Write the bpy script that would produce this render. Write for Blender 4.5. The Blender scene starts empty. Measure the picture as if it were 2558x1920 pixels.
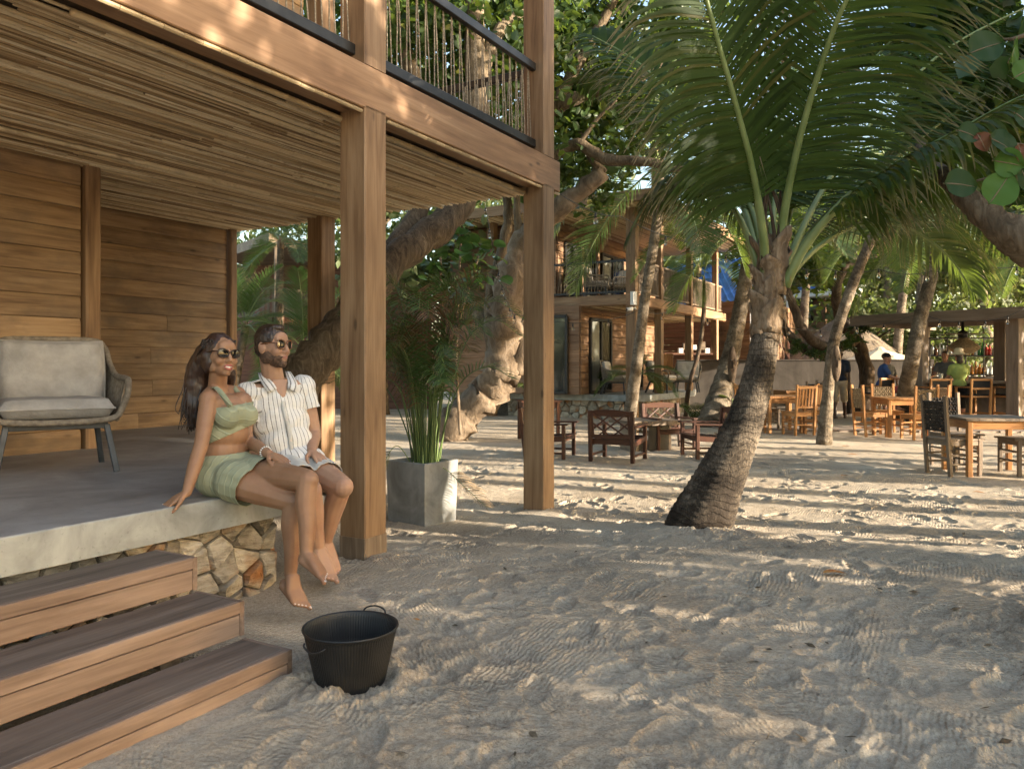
import bpy, bmesh, math, random
import numpy as np
from mathutils import Vector, Matrix, Quaternion
random.seed(7); RNG = np.random.default_rng(7)
SC = bpy.context.scene
COL = SC.collection
R = math.radians
# ------------------------------------------------------------------ camera, sky, sun, exposure
CAM_H = 1.25
FPX, CX, CY = 1950.0, 1279.0, 912.0          # focal length and principal point measured on the 2558 px wide photograph
cam_d = bpy.data.cameras.new("camera"); cam = bpy.data.objects.new("camera", cam_d); COL.objects.link(cam)
cam.location = (0, 0, CAM_H); cam.rotation_euler = (R(90), 0, 0)
cam_d.sensor_width = 36.0; cam_d.lens = 36.0 * FPX / 2558.0; cam_d.shift_y = -48.0 / 2558.0
cam_d.clip_start = 0.05; cam_d.clip_end = 1500
cam_d.dof.use_dof = True; cam_d.dof.focus_distance = 4.5; cam_d.dof.aperture_fstop = 8.0
SC.camera = cam
SUN_EL, SUN_H = R(10.5), Vector((0.932, -0.362, 0)).normalized()
world = bpy.data.worlds.new("World"); SC.world = world; world.use_nodes = True
_n = world.node_tree.nodes; _n.clear()
_o = _n.new("ShaderNodeOutputWorld"); _b = _n.new("ShaderNodeBackground"); _s = _n.new("ShaderNodeTexSky")
_s.sky_type = 'NISHITA'; _s.sun_disc = False; _s.sun_elevation = R(10.5); _s.sun_rotation = math.atan2(SUN_H.x, SUN_H.y)
_s.air_density = 1.0; _s.dust_density = 2.2; _s.ozone_density = 0.6
_b.inputs[1].default_value = 0.15
world.node_tree.links.new(_s.outputs[0], _b.inputs[0]); world.node_tree.links.new(_b.outputs[0], _o.inputs[0])
sun_d = bpy.data.lights.new("sun", 'SUN'); sun = bpy.data.objects.new("sun", sun_d); COL.objects.link(sun)
sun_d.energy = 4.6; sun_d.angle = R(0.55); sun_d.color = (1.0, 0.87, 0.70)
_sd = Vector((SUN_H.x * math.cos(SUN_EL), SUN_H.y * math.cos(SUN_EL), math.sin(SUN_EL)))
sun.rotation_euler = _sd.to_track_quat('Z', 'Y').to_euler(); sun.location = _sd * 40
SC.view_settings.view_transform = 'Standard'; SC.view_settings.look = 'None'
SC.view_settings.exposure = 2.15; SC.view_settings.gamma = 1.0
SC.cycles.max_bounces = 8; SC.cycles.diffuse_bounces = 4; SC.cycles.transparent_max_bounces = 12
SC.cycles.use_denoising = True
# ------------------------------------------------------------------ measured frames
TH = math.atan(1121 / 1950.0)
U = Vector((math.sin(TH), math.cos(TH), 0)); V = Vector((-math.cos(TH), math.sin(TH), 0)); A0 = Vector((-0.96, 5.1, 0))
def H(a, b, z=0.0): return A0 + U * a + V * b + Vector((0, 0, z))      # the houses' own axes
def D(x, y, d): return Vector(((x - CX) / FPX * d, d, CAM_H + (CY - y) / FPX * d))   # photo pixel at a measured distance
def smooth(t): t = np.clip(t, 0, 1); return t * t * (3 - 2 * t)
def gz(x, y):                                                            # mean sand height
    return -0.13 * smooth((np.asarray(y, float) - 4.6) / 2.6)
def gzf(x, y): return float(gz(x, y))
def G(x, y):                                                             # photo pixel on the sand
    d = 10.0
    for _ in range(12):
        z = gzf(0, d); d = (CAM_H - z) * FPX / (y - CY)
    return Vector(((x - CX) / FPX * d, d, gzf(0, d)))
# ------------------------------------------------------------------ object helpers
def link(o, parent=None):
    COL.objects.link(o)
    if parent is not None: o.parent = parent
    return o
def tag(o, label=None, cat=None, group=None, kind=None):
    if label: o["label"] = label
    if cat: o["category"] = cat
    if group: o["group"] = group
    if kind: o["kind"] = kind
    return o
def empty(name, loc=(0, 0, 0), rz=0.0, parent=None):
    o = bpy.data.objects.new(name, None); o.location = loc; o.rotation_euler = (0, 0, rz); o.empty_display_size = 0.1
    return link(o, parent)
def thing(name, label, cat, loc=(0, 0, 0), rz=0.0, group=None):
    return tag(empty(name, loc, rz), label, cat, group)
def wpar(o, parent):                    # parent an object whose geometry is in world space
    o.parent = parent
    if parent is not None:
        m = Matrix.Identity(4); p = parent
        chain = []
        while p is not None: chain.append(p); p = p.parent
        for q in reversed(chain): m = m @ q.matrix_parent_inverse @ q.matrix_basis
        o.matrix_parent_inverse = m.inverted()
    return o
def npmesh(name, v, f, smooth_=False):
    """v (n,3) array, f list of faces or (m,k) array"""
    me = bpy.data.meshes.new(name)
    if isinstance(f, np.ndarray):
        m, k = f.shape
        me.vertices.add(len(v)); me.vertices.foreach_set("co", np.asarray(v, np.float32).ravel())
        me.loops.add(m * k); me.loops.foreach_set("vertex_index", f.astype(np.int32).ravel())
        me.polygons.add(m); me.polygons.foreach_set("loop_start", np.arange(0, m * k, k, dtype=np.int32))
        try: me.polygons.foreach_set("loop_total", np.full(m, k, dtype=np.int32))
        except Exception: pass
        me.update(calc_edges=True); me.validate()
    else:
        me.from_pydata([tuple(p) for p in v], [], [tuple(q) for q in f]); me.update()
    if smooth_: me.polygons.foreach_set("use_smooth", [True] * len(me.polygons))
    return me
class MB:
    """collects shapes, becomes one mesh"""
    def __init__(s): s.v = []; s.f = []; s.sm = []
    def add(s, vs, fs, sm=False):
        n = len(s.v); s.v += [tuple(p) for p in vs]; s.f += [tuple(i + n for i in q) for q in fs]; s.sm += [sm] * len(fs); return s
    def box(s, lo, hi, M=None):
        x0, y0, z0 = lo; x1, y1, z1 = hi
        vs = [Vector(p) for p in ((x0,y0,z0),(x1,y0,z0),(x1,y1,z0),(x0,y1,z0),(x0,y0,z1),(x1,y0,z1),(x1,y1,z1),(x0,y1,z1))]
        if M is not None: vs = [M @ p for p in vs]
        return s.add(vs, ((0,3,2,1),(4,5,6,7),(0,1,5,4),(1,2,6,5),(2,3,7,6),(3,0,4,7)))
    def bar(s, p0, p1, w, h, up=(0, 0, 1), e=0.0):
        """bar with chamfered long edges"""
        p0 = Vector(p0); p1 = Vector(p1); d = (p1 - p0).normalized(); up = Vector(up)
        side = d.cross(up)
        if side.length < 1e-4: side = d.cross(Vector((1, 0, 0)))
        side.normalize(); up = side.cross(d).normalized()
        e = e or min(w, h) * 0.12; a, b = w / 2, h / 2
        prof = ((-a+e,-b),(a-e,-b),(a,-b+e),(a,b-e),(a-e,b),(-a+e,b),(-a,b-e),(-a,-b+e))
        vs = [p + side * x + up * y for p in (p0, p1) for x, y in prof]
        fs = [(i, (i+1) % 8, 8 + (i+1) % 8, 8 + i) for i in range(8)] + [tuple(range(7, -1, -1)), tuple(range(8, 16))]
        return s.add(vs, fs)
    def tube(s, pts, rad, n=8, cap=True, sm=True, sx=1.0, ref=None):
        pts = [Vector(p) for p in pts]; k = len(pts)
        if not hasattr(rad, '__len__'): rad = [rad] * k
        t = [(pts[min(i+1, k-1)] - pts[max(i-1, 0)]).normalized() for i in range(k)]
        up = Vector(ref) if ref is not None else Vector((0, 0, 1) if abs(t[0].z) < 0.9 else (1, 0, 0))
        vs = []; nrm = (up - t[0] * up.dot(t[0])).normalized()
        for i in range(k):
            nrm = (nrm - t[i] * nrm.dot(t[i]))
            nrm = nrm.normalized() if nrm.length > 1e-6 else t[i].orthogonal().normalized()
            bn = t[i].cross(nrm)
            for j in range(n):
                a = 2 * math.pi * j / n
                vs.append(pts[i] + (nrm * math.cos(a) * sx + bn * math.sin(a)) * rad[i])
        fs = [(i*n + j, i*n + (j+1) % n, (i+1)*n + (j+1) % n, (i+1)*n + j) for i in range(k-1) for j in range(n)]
        if cap: fs += [tuple(range(n-1, -1, -1)), tuple((k-1)*n + j for j in range(n))]
        return s.add(vs, fs, sm)
    def lathe(s, prof, n=24, c=(0, 0, 0), cap=False, sm=True):
        c = Vector(c); vs = [c + Vector((r * math.cos(2*math.pi*j/n), r * math.sin(2*math.pi*j/n), z)) for r, z in prof for j in range(n)]
        fs = [(i*n + j, i*n + (j+1) % n, (i+1)*n + (j+1) % n, (i+1)*n + j) for i in range(len(prof)-1) for j in range(n)]
        if cap: fs += [tuple(range(n-1, -1, -1)), tuple((len(prof)-1)*n + j for j in range(n))]
        return s.add(vs, fs, sm)
    def ell(s, c, r, M=None, n=16, m=10):
        c = Vector(c); r = Vector(r if hasattr(r, '__len__') else (r, r, r)); vs = []
        for i in range(m + 1):
            ph = math.pi * i / m
            for j in range(n):
                a = 2*math.pi*j/n; p = Vector((r.x*math.sin(ph)*math.cos(a), r.y*math.sin(ph)*math.sin(a), r.z*math.cos(ph)))
                vs.append(c + (M @ p if M is not None else p))
        fs = [(i*n + j, (i+1)*n + j, (i+1)*n + (j+1) % n, i*n + (j+1) % n) for i in range(m) for j in range(n)]
        return s.add(vs, fs, True)
    def mesh(s, name):
        me = bpy.data.meshes.new(name); me.from_pydata(s.v, [], s.f); me.update()
        if any(s.sm): me.polygons.foreach_set("use_smooth", s.sm)
        return me
    def build(s, name, mat, parent=None, world=True):
        o = bpy.data.objects.new(name, s.mesh(name)); COL.objects.link(o)
        if mat is not None: o.data.materials.append(mat)
        if parent is not None:
            wpar(o, parent) if world else setattr(o, 'parent', parent)
        return o
def mobj(name, me, mat, parent=None, loc=None):
    o = bpy.data.objects.new(name, me); COL.objects.link(o)
    if mat is not None and not me.materials: me.materials.append(mat)
    if loc is not None: o.location = loc
    if parent is not None: o.parent = parent
    return o
_prof_cache = {}
def board(name, parent, p0, p1, w, h, mat, up=(0, 0, 1), e=0.0, world=True, prof=None):
    """a plank as an object of its own, grain along its local X; w across, h along up"""
    p0 = Vector(p0); p1 = Vector(p1); L = (p1 - p0).length; d = (p1 - p0).normalized(); up = Vector(up)
    side = up.cross(d).normalized(); up = d.cross(side)
    key = (round(L, 4), round(w, 4), round(h, 4), round(e, 4), mat.name, prof)
    me = _prof_cache.get(key)
    if me is None:
        if prof:
            n = len(prof); vs = [(x, y, z) for x in (-L/2, L/2) for y, z in prof]
            fs = [(i, (i+1) % n, n + (i+1) % n, n + i) for i in range(n)] + [tuple(range(n-1, -1, -1)), tuple(range(n, 2*n))]
            me = npmesh(name, vs, fs)
        else:
            b = MB(); b.bar((-L/2, 0, 0), (L/2, 0, 0), w, h, (0, 0, 1), e); me = b.mesh(name)
        me.materials.append(mat); _prof_cache[key] = me
    o = bpy.data.objects.new(name, me); COL.objects.link(o)
    M = Matrix((d, side, up)).transposed().to_4x4(); M.translation = (p0 + p1) / 2
    o.matrix_basis = M
    if parent is not None: (wpar(o, parent) if world else setattr(o, 'parent', parent))
    return o
def kids(o): return [c for c in o.children]
def copy_tree(o, parent=None):
    c = o.copy(); COL.objects.link(c); c.parent = parent
    for ch in list(o.children): copy_tree(ch, c)
    return c
def place(root, loc, rz, label, group=None, first=[]):
    """first use moves the prototype itself, later uses copy it"""
    if root.name not in first: first.append(root.name); o = root
    else: o = copy_tree(root)
    o.location = loc; o.rotation_euler = (0, 0, rz); o["label"] = label
    if group: o["group"] = group
    return o
def spline(pts, n):
    """Catmull-Rom through pts (any dimension)"""
    P = np.array([list(p) for p in pts], float); k = len(P)
    if k == 2: return [P[0] + (P[1]-P[0]) * t for t in np.linspace(0, 1, n)]
    out = []
    for s in np.linspace(0, k - 1 - 1e-9, n):
        i = int(s); t = s - i
        p0, p1, p2, p3 = P[max(i-1, 0)], P[i], P[i+1], P[min(i+2, k-1)]
        out.append(0.5*((2*p1) + (-p0+p2)*t + (2*p0-5*p1+4*p2-p3)*t*t + (-p0+3*p1-3*p2+p3)*t**3))
    return out
def vnoise(x, y, seed=0):
    """smooth value noise, arrays"""
    xi = np.floor(x).astype(np.int64); yi = np.floor(y).astype(np.int64); fx = x - xi; fy = y - yi
    fx = fx*fx*(3-2*fx); fy = fy*fy*(3-2*fy)
    def h(a, b):
        n = (a * 374761393 + b * 668265263 + seed * 144665) & 0x7fffffff
        n = ((n ^ (n >> 13)) * 1274126177) & 0x7fffffff
        return ((n ^ (n >> 16)) & 0xffff) / 65535.0
    return (h(xi,yi)*(1-fx)+h(xi+1,yi)*fx)*(1-fy) + (h(xi,yi+1)*(1-fx)+h(xi+1,yi+1)*fx)*fy
# ------------------------------------------------------------------ materials (all procedural)
def srgb(r, g, b):
    f = lambda c: c/12.92 if c <= 0.04045 else ((c+0.055)/1.055)**2.4
    return (f(r/255), f(g/255), f(b/255), 1)
class NT:
    def __init__(s, name):
        s.m = bpy.data.materials.new(name); s.m.use_nodes = True; s.t = s.m.node_tree; s.t.nodes.clear()
        s.out = s.t.nodes.new("ShaderNodeOutputMaterial")
    def n(s, typ, **kw):
        x = s.t.nodes.new("ShaderNode" + typ)
        for k, v in kw.items(): setattr(x, k, v)
        return x
    def l(s, a, b): s.t.links.new(a, b)
    def coords(s, scale=(1, 1, 1), kind='Object', rnd=True):
        tc = s.n("TexCoord"); mp = s.n("Mapping"); mp.inputs['Scale'].default_value = scale
        src = tc.outputs[kind]
        if rnd:
            oi = s.n("ObjectInfo"); mu = s.n("Math", operation='MULTIPLY'); mu.inputs[1].default_value = 57.0
            s.l(oi.outputs['Random'], mu.inputs[0]); ad = s.n("VectorMath", operation='ADD')
            s.l(src, ad.inputs[0]); s.l(mu.outputs[0], ad.inputs[1]); src = ad.outputs[0]
        s.l(src, mp.inputs['Vector']); return mp.outputs[0]
    def noise(s, vec, scale=5, detail=4, rough=0.55, dist=0.0):
        x = s.n("TexNoise"); x.inputs['Scale'].default_value = scale; x.inputs['Detail'].default_value = detail
        x.inputs['Roughness'].default_value = rough; x.inputs['Distortion'].default_value = dist
        if vec is not None: s.l(vec, x.inputs['Vector'])
        return x.outputs['Fac']
    def ramp(s, fac, stops):
        x = s.n("ValToRGB"); e = x.color_ramp.elements
        while len(e) > 1: e.remove(e[-1])
        e[0].position = stops[0][0]; e[0].color = stops[0][1]
        for p, c in stops[1:]: q = e.new(p); q.color = c
        s.l(fac, x.inputs[0]); return x.outputs[0]
    def mix(s, fac, a, b, mode='MIX'):
        x = s.n("Mix", data_type='RGBA', blend_type=mode)
        for val, inp in ((fac, x.inputs[0]), (a, x.inputs[6]), (b, x.inputs[7])):
            if isinstance(val, (int, float)): inp.default_value = val
            elif isinstance(val, tuple): inp.default_value = val
            else: s.l(val, inp)
        return x.outputs[2]
    def math(s, op, a, b=0.0):
        x = s.n("Math", operation=op)
        for val, inp in ((a, x.inputs[0]), (b, x.inputs[1])):
            if isinstance(val, (int, float)): inp.default_value = val
            else: s.l(val, inp)
        return x.outputs[0]
    def vary(s, col, amt=0.25, island=False):
        """brightness differs from object to object (or piece to piece)"""
        if island: r = s.n("NewGeometry").outputs['Random Per Island']
        else: r = s.n("ObjectInfo").outputs['Random']
        mr = s.n("MapRange"); mr.inputs[3].default_value = 1 - amt; mr.inputs[4].default_value = 1 + amt; s.l(r, mr.inputs[0])
        hs = s.n("HueSaturation"); s.l(mr.outputs[0], hs.inputs['Value']); s.l(col, hs.inputs['Color']); return hs.outputs[0]
    def bump(s, h, strength=0.3, dist=0.01, nrm=None):
        x = s.n("Bump"); x.inputs['Strength'].default_value = strength; x.inputs['Distance'].default_value = dist
        s.l(h, x.inputs['Height'])
        if nrm is not None: s.l(nrm, x.inputs['Normal'])
        return x.outputs[0]
    def done(s, col, rough=0.7, nrm=None, metal=0.0, spec=0.4, extra=None):
        p = s.n("BsdfPrincipled")
        for val, key in ((col, 'Base Color'), (rough, 'Roughness'), (metal, 'Metallic')):
            if isinstance(val, (int, float, tuple)): p.inputs[key].default_value = val
            else: s.l(val, p.inputs[key])
        p.inputs['Specular IOR Level'].default_value = spec
        if nrm is not None: s.l(nrm, p.inputs['Normal'])
        if extra: extra(s, p)
        s.l(p.outputs[0], s.out.inputs[0]); return s.m
def m_wood(name, dark, mid, light, rough=0.62, vary=0.22, gs=1.0, knots=True, bump=0.25, stain=None):
    t = NT(name); v = t.coords((0.9*gs, 11*gs, 11*gs)); v2 = t.coords((2.5*gs, 70*gs, 70*gs)); v3 = t.coords((0.7, 2.2, 2.2))
    g = t.noise(v, 1.6, 6, 0.6, 0.6); f = t.noise(v2, 1.0, 4, 0.6); b = t.noise(v3, 1.3, 3)
    m = t.math('ADD', t.math('MULTIPLY', g, 0.6), t.math('ADD', t.math('MULTIPLY', f, 0.25), t.math('MULTIPLY', b, 0.35)))
    c = t.ramp(m, ((0.45, dark), (0.59, mid), (0.74, light)))
    if knots:
        vo = t.n("TexVoronoi"); kv = t.coords((1.3, 3.6, 3.6)); t.l(kv, vo.inputs['Vector']); vo.inputs['Scale'].default_value = 1.6
        k = t.ramp(vo.outputs['Distance'], ((0.0, (1, 1, 1, 1)), (0.05, (0.9, 0.9, 0.9, 1)), (0.11, (0.12, 0.12, 0.12, 1)), (0.2, (0, 0, 0, 1))))
        c = t.mix(t.math('MULTIPLY', k, 0.75), c, tuple(x * 0.30 for x in dark[:3]) + (1,))
    if stain:
        sn = t.noise(t.coords((0.6, 1.1, 1.1)), 2.2, 5, 0.65)
        c = t.mix(t.ramp(sn, ((0.48, (0, 0, 0, 1)), (0.68, (0.8, 0.8, 0.8, 1)))), c, stain)
    c = t.vary(c, vary)
    return t.done(c, rough, t.bump(t.math('ADD', f, t.math('MULTIPLY', g, 0.6)), bump, 0.004))
def m_noise(name, c1, c2, scale=6, rough=0.7, bump=0.2, bd=0.01, vary=0.0, c3=None, sc3=(1, 1, 1), detail=6, metal=0.0, spec=0.4, island=False, fine=0.0, rnd=True):
    t = NT(name); v = t.coords(sc3, rnd=rnd); n = t.noise(v, scale, detail, 0.6)
    st = [(0.35, c1), (0.62, c2)] + ([(0.75, c3)] if c3 else [])
    c = t.ramp(n, st)
    if vary: c = t.vary(c, vary, island)
    h = n
    if fine: h = t.math('ADD', n, t.math('MULTIPLY', t.noise(v, scale * 9, 3), fine))
    return t.done(c, rough, t.bump(h, bump, bd) if bump else None, metal, spec)
def m_plain(name, c, rough=0.6, metal=0.0, spec=0.4, extra=None):
    t = NT(name); v = t.coords(); n = t.noise(v, 9, 3)
    cc = t.mix(t.math('MULTIPLY', n, 0.35), c, tuple(x * 0.72 for x in c[:3]) + (1,))
    return t.done(cc, rough, None, metal, spec, extra)
def m_leaf(name, c1, c2, c3=None, trans=0.35, rough=0.42, tipbrown=None, spec=0.5):
    t = NT(name); geo = t.n("NewGeometry"); st = [(0.0, c1), (0.62, c2)] + ([(0.93, c2), (1.0, c3)] if c3 else [])
    c = t.ramp(geo.outputs['Random Per Island'], st)
    n = t.noise(t.coords((1, 1, 1), rnd=False), 1.1, 2)
    c = t.mix(t.math('MULTIPLY', n, 0.5), c, tuple(x * 0.55 for x in c1[:3]) + (1,))
    if tipbrown:
        at = t.n("Attribute"); at.attribute_name = "tip"
        c = t.mix(t.ramp(at.outputs['Fac'], ((0.72, (0, 0, 0, 1)), (1.0, (1, 1, 1, 1)))), c, tipbrown)
    p = t.n("BsdfPrincipled"); t.l(c, p.inputs['Base Color']); p.inputs['Roughness'].default_value = rough
    p.inputs['Specular IOR Level'].default_value = spec
    tr = t.n("BsdfTranslucent"); t.l(t.mix(0.5, c, (0.22, 0.30, 0.03, 1)), tr.inputs[0])
    mx = t.n("MixShader"); mx.inputs[0].default_value = trans; t.l(p.outputs[0], mx.inputs[1]); t.l(tr.outputs[0], mx.inputs[2])
    t.l(mx.outputs[0], t.out.inputs[0]); return t.m
def m_sand():
    t = NT("sand"); v = t.coords((1, 1, 1), rnd=False)
    a = t.noise(v, 0.9, 5, 0.6); b = t.noise(v, 48, 6, 0.72); c = t.noise(v, 260, 2, 0.6)
    col = t.ramp(t.math('ADD', t.math('MULTIPLY', a, 0.45), t.math('MULTIPLY', b, 0.55)),
        ((0.36, (0.37, 0.29, 0.205, 1)), (0.5, (0.55, 0.455, 0.34, 1)), (0.62, (0.67, 0.575, 0.445, 1))))
    # dry litter: dark crumbs and needles gathered in patches
    d = t.noise(t.coords((1, 2.2, 1), rnd=False), 52, 5, 0.75, 1.6); pz = t.noise(v, 0.6, 4, 0.6)
    lit = t.math('MULTIPLY', t.ramp(d, ((0.52, (0, 0, 0, 1)), (0.60, (1, 1, 1, 1)))), t.ramp(pz, ((0.42, (0.10, 0.10, 0.10, 1)), (0.62, (0.75, 0.75, 0.75, 1)))))
    col = t.mix(lit, col, (0.105, 0.072, 0.044, 1))
    d2 = t.noise(t.coords((2.4, 1, 1), rnd=False), 85, 3, 0.7, 2.2)
    col = t.mix(t.math('MULTIPLY', t.ramp(d2, ((0.60, (0, 0, 0, 1)), (0.66, (1, 1, 1, 1)))), 0.7), col, (0.12, 0.08, 0.05, 1))
    col = t.mix(t.math('MULTIPLY', t.ramp(c, ((0.3, (1, 1, 1, 1)), (0.5, (0, 0, 0, 1)))), 0.3), col, (0.2, 0.15, 0.1, 1))
    # comb lines left by soles and rakes, in patches of different direction
    def comb(sc, rot, seed):
        tc = t.n("TexCoord"); mp = t.n("Mapping"); mp.inputs['Rotation'].default_value = (0, 0, rot); mp.inputs['Location'].default_value = (seed, seed*2, 0); t.l(tc.outputs['Object'], mp.inputs['Vector'])
        w = t.n("TexWave"); w.inputs['Scale'].default_value = sc; w.inputs['Distortion'].default_value = 5.0; w.inputs['Detail'].default_value = 2; w.inputs['Detail Scale'].default_value = 1.2; t.l(mp.outputs[0], w.inputs['Vector'])
        p = t.noise(mp.outputs[0], 1.6, 2); return t.math('MULTIPLY', w.outputs['Fac'], t.ramp(p, ((0.52, (0, 0, 0, 1)), (0.60, (1, 1, 1, 1)))))
    cm = t.math('ADD', comb(13, 0.5, 3.0), t.math('ADD', comb(11, 1.9, 11.0), comb(15, -0.4, 23.0)))
    h = t.math('ADD', t.math('ADD', t.math('MULTIPLY', b, 1.3), t.math('MULTIPLY', c, 0.3)), t.math('MULTIPLY', cm, 0.45))
    return t.done(col, 0.95, t.bump(h, 1.0, 0.016), 0, 0.1)
def m_concrete(name, c1, c2, c3, rough=0.75, sc=2.2):
    t = NT(name); v = t.coords((1, 1, 1), rnd=False); a = t.noise(v, sc, 7, 0.62, 0.8); b = t.noise(v, 45, 4, 0.6); w = t.noise(t.coords((7, 7, 0.8), rnd=False), 1.0, 4, 0.6)
    c = t.ramp(t.math('ADD', t.math('MULTIPLY', a, 0.75), t.math('MULTIPLY', w, 0.25)), ((0.36, c1), (0.5, c2), (0.66, c3)))
    c = t.mix(t.math('MULTIPLY', t.ramp(b, ((0.62, (0, 0, 0, 1)), (0.75, (1, 1, 1, 1)))), 0.5), c, tuple(x * 0.5 for x in c1[:3]) + (1,))
    return t.done(c, rough, t.bump(t.math('ADD', b, t.math('MULTIPLY', a, 2)), 0.25, 0.004), 0, 0.35)
def m_stone():
    t = NT("rubble_stone"); v = t.coords((1, 1, 1)); vs = t.coords((3, 3, 14)); a = t.noise(v, 5, 7, 0.65, 0.6); b = t.noise(vs, 3.5, 5, 0.65); k = t.noise(v, 2.3, 3)
    c = t.ramp(t.math('ADD', t.math('MULTIPLY', a, 0.55), t.math('MULTIPLY', b, 0.45)),
        ((0.36, (0.15, 0.125, 0.09, 1)), (0.48, (0.33, 0.285, 0.215, 1)), (0.58, (0.45, 0.40, 0.315, 1)), (0.72, (0.58, 0.53, 0.43, 1))))
    c = t.mix(t.ramp(k, ((0.53, (0, 0, 0, 1)), (0.66, (0.9, 0.9, 0.9, 1)))), c, (0.33, 0.135, 0.04, 1))
    c = t.vary(c, 0.35)
    return t.done(c, 0.85, t.bump(t.math('ADD', a, b), 0.9, 0.02), 0, 0.25)
def m_bark(name, c1, c2, c3, sc=(7, 7, 1.7), bump=0.9, bd=0.03, scale=2.0):
    t = NT(name); v = t.coords(sc, rnd=False); v2 = t.coords((1, 1, 1), rnd=False); a = t.noise(v, scale, 7, 0.65, 1.2); b = t.noise(v2, 1.4, 5)
    c = t.ramp(t.math('ADD', t.math('MULTIPLY', a, 0.6), t.math('MULTIPLY', b, 0.4)), ((0.36, c1), (0.5, c2), (0.64, c3)))
    return t.done(c, 0.9, t.bump(t.math('ADD', a, t.math('MULTIPLY', t.noise(v2, 38, 4), 0.3)), bump, bd), 0, 0.2)
def m_palmtrunk(name, c1, c2, c3, rings=26.0, dark=False):
    t = NT(name); v2 = t.coords((1, 1, 1), rnd=False); b = t.noise(v2, 3.2, 6, 0.7, 0.8); st = t.noise(t.coords((60, 60, 11), rnd=False), 1.5, 4, 0.7, 0.8)
    tc = t.n("TexCoord"); sp = t.n("SeparateXYZ"); t.l(tc.outputs['Object'], sp.inputs[0])
    zz = t.math('ADD', t.math('MULTIPLY', sp.outputs[2], rings), t.math('MULTIPLY', t.noise(v2, 4.5, 4), 3.4))
    sw = t.math('FRACT', zz, 0)
    ring = t.ramp(sw, ((0.0, (0, 0, 0, 1)), (0.14, (1, 1, 1, 1)), (0.8, (0.75, 0.75, 0.75, 1)), (1.0, (0.2, 0.2, 0.2, 1))))
    m = t.math('ADD', t.math('MULTIPLY', b, 0.6), t.math('MULTIPLY', st, 0.4))
    c = t.ramp(m, ((0.40, c1), (0.5, c2), (0.62, c3)))
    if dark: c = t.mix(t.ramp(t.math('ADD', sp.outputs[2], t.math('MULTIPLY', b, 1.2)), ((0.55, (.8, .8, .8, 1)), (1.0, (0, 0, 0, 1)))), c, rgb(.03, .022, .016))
    c = t.mix(t.math('MULTIPLY', t.math('SUBTRACT', 1.0, ring), 0.38), c, tuple(x * 0.4 for x in c1[:3]) + (1,))
    h = t.math('ADD', t.math('MULTIPLY', ring, 0.5), t.math('ADD', b, st))
    return t.done(c, 0.9, t.bump(h, 0.9, 0.02), 0, 0.2)
def m_glass(name, c=(0.95, 0.97, 0.97, 1), rough=0.02, alpha_mix=0.0):
    t = NT(name); n = t.noise(t.coords(), 3, 2); g = t.n("BsdfGlass"); g.inputs['Roughness'].default_value = rough; g.inputs['IOR'].default_value = 1.35
    t.l(t.mix(t.math('MULTIPLY', n, 0.1), c, tuple(x * 0.9 for x in c[:3]) + (1,)), g.inputs[0])
    tr = t.n("BsdfTransparent"); tr.inputs[0].default_value = c; mx = t.n("MixShader"); mx.inputs[0].default_value = alpha_mix
    t.l(g.outputs[0], mx.inputs[1]); t.l(tr.outputs[0], mx.inputs[2]); t.l(mx.outputs[0], t.out.inputs[0]); return t.m
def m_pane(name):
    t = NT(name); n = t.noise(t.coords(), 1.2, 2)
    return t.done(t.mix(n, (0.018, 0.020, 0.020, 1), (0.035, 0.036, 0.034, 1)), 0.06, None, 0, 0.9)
def m_stripes():
    t = NT("striped_linen"); tc = t.n("TexCoord"); sp = t.n("SeparateXYZ"); t.l(tc.outputs['UV'], sp.inputs[0])
    x = t.math('FRACT', t.math('MULTIPLY', sp.outputs[0], 1.0), 0); brk = t.noise(t.coords((60, 60, 60), rnd=False), 2.5, 2)
    ln = t.ramp(t.math('ABSOLUTE', t.math('SUBTRACT', x, 0.5)), ((0.0, (1, 1, 1, 1)), (0.055, (1, 1, 1, 1)), (0.10, (0, 0, 0, 1))))
    ln2 = t.ramp(t.math('ABSOLUTE', t.math('SUBTRACT', x, 0.02)), ((0.0, (1, 1, 1, 1)), (0.03, (0.6, 0.6, 0.6, 1)), (0.07, (0, 0, 0, 1))))
    c = t.mix(t.math('MULTIPLY', ln, t.ramp(brk, ((0.3, (0.45, 0.45, 0.45, 1)), (0.6, (1, 1, 1, 1))))), (0.70, 0.685, 0.65, 1), (0.11, 0.10, 0.095, 1))
    c = t.mix(t.math('MULTIPLY', ln2, 0.35), c, (0.45, 0.36, 0.28, 1))
    n = t.noise(t.coords((1, 1, 1), rnd=False), 14, 3); w = t.noise(t.coords((1, 1, 1), rnd=False), 240, 2)
    return t.done(c, 0.92, t.bump(t.math('ADD', n, t.math('MULTIPLY', w, 0.12)), 0.55, 0.018), 0, 0.15)
def m_skin(name, c, c2, rough=0.42):
    t = NT(name); v = t.coords((1, 1, 1), rnd=False); n = t.noise(v, 7, 4); f = t.noise(v, 260, 2)
    def ex(s, p):
        p.inputs['Subsurface Weight'].default_value = 0.12; p.inputs['Subsurface Radius'].default_value = (0.02, 0.008, 0.004); p.inputs['Subsurface Scale'].default_value = 0.6
    return t.done(t.ramp(n, ((0.35, c2), (0.6, c))), rough, t.bump(f, 0.08, 0.002), 0, 0.45, ex)
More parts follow.
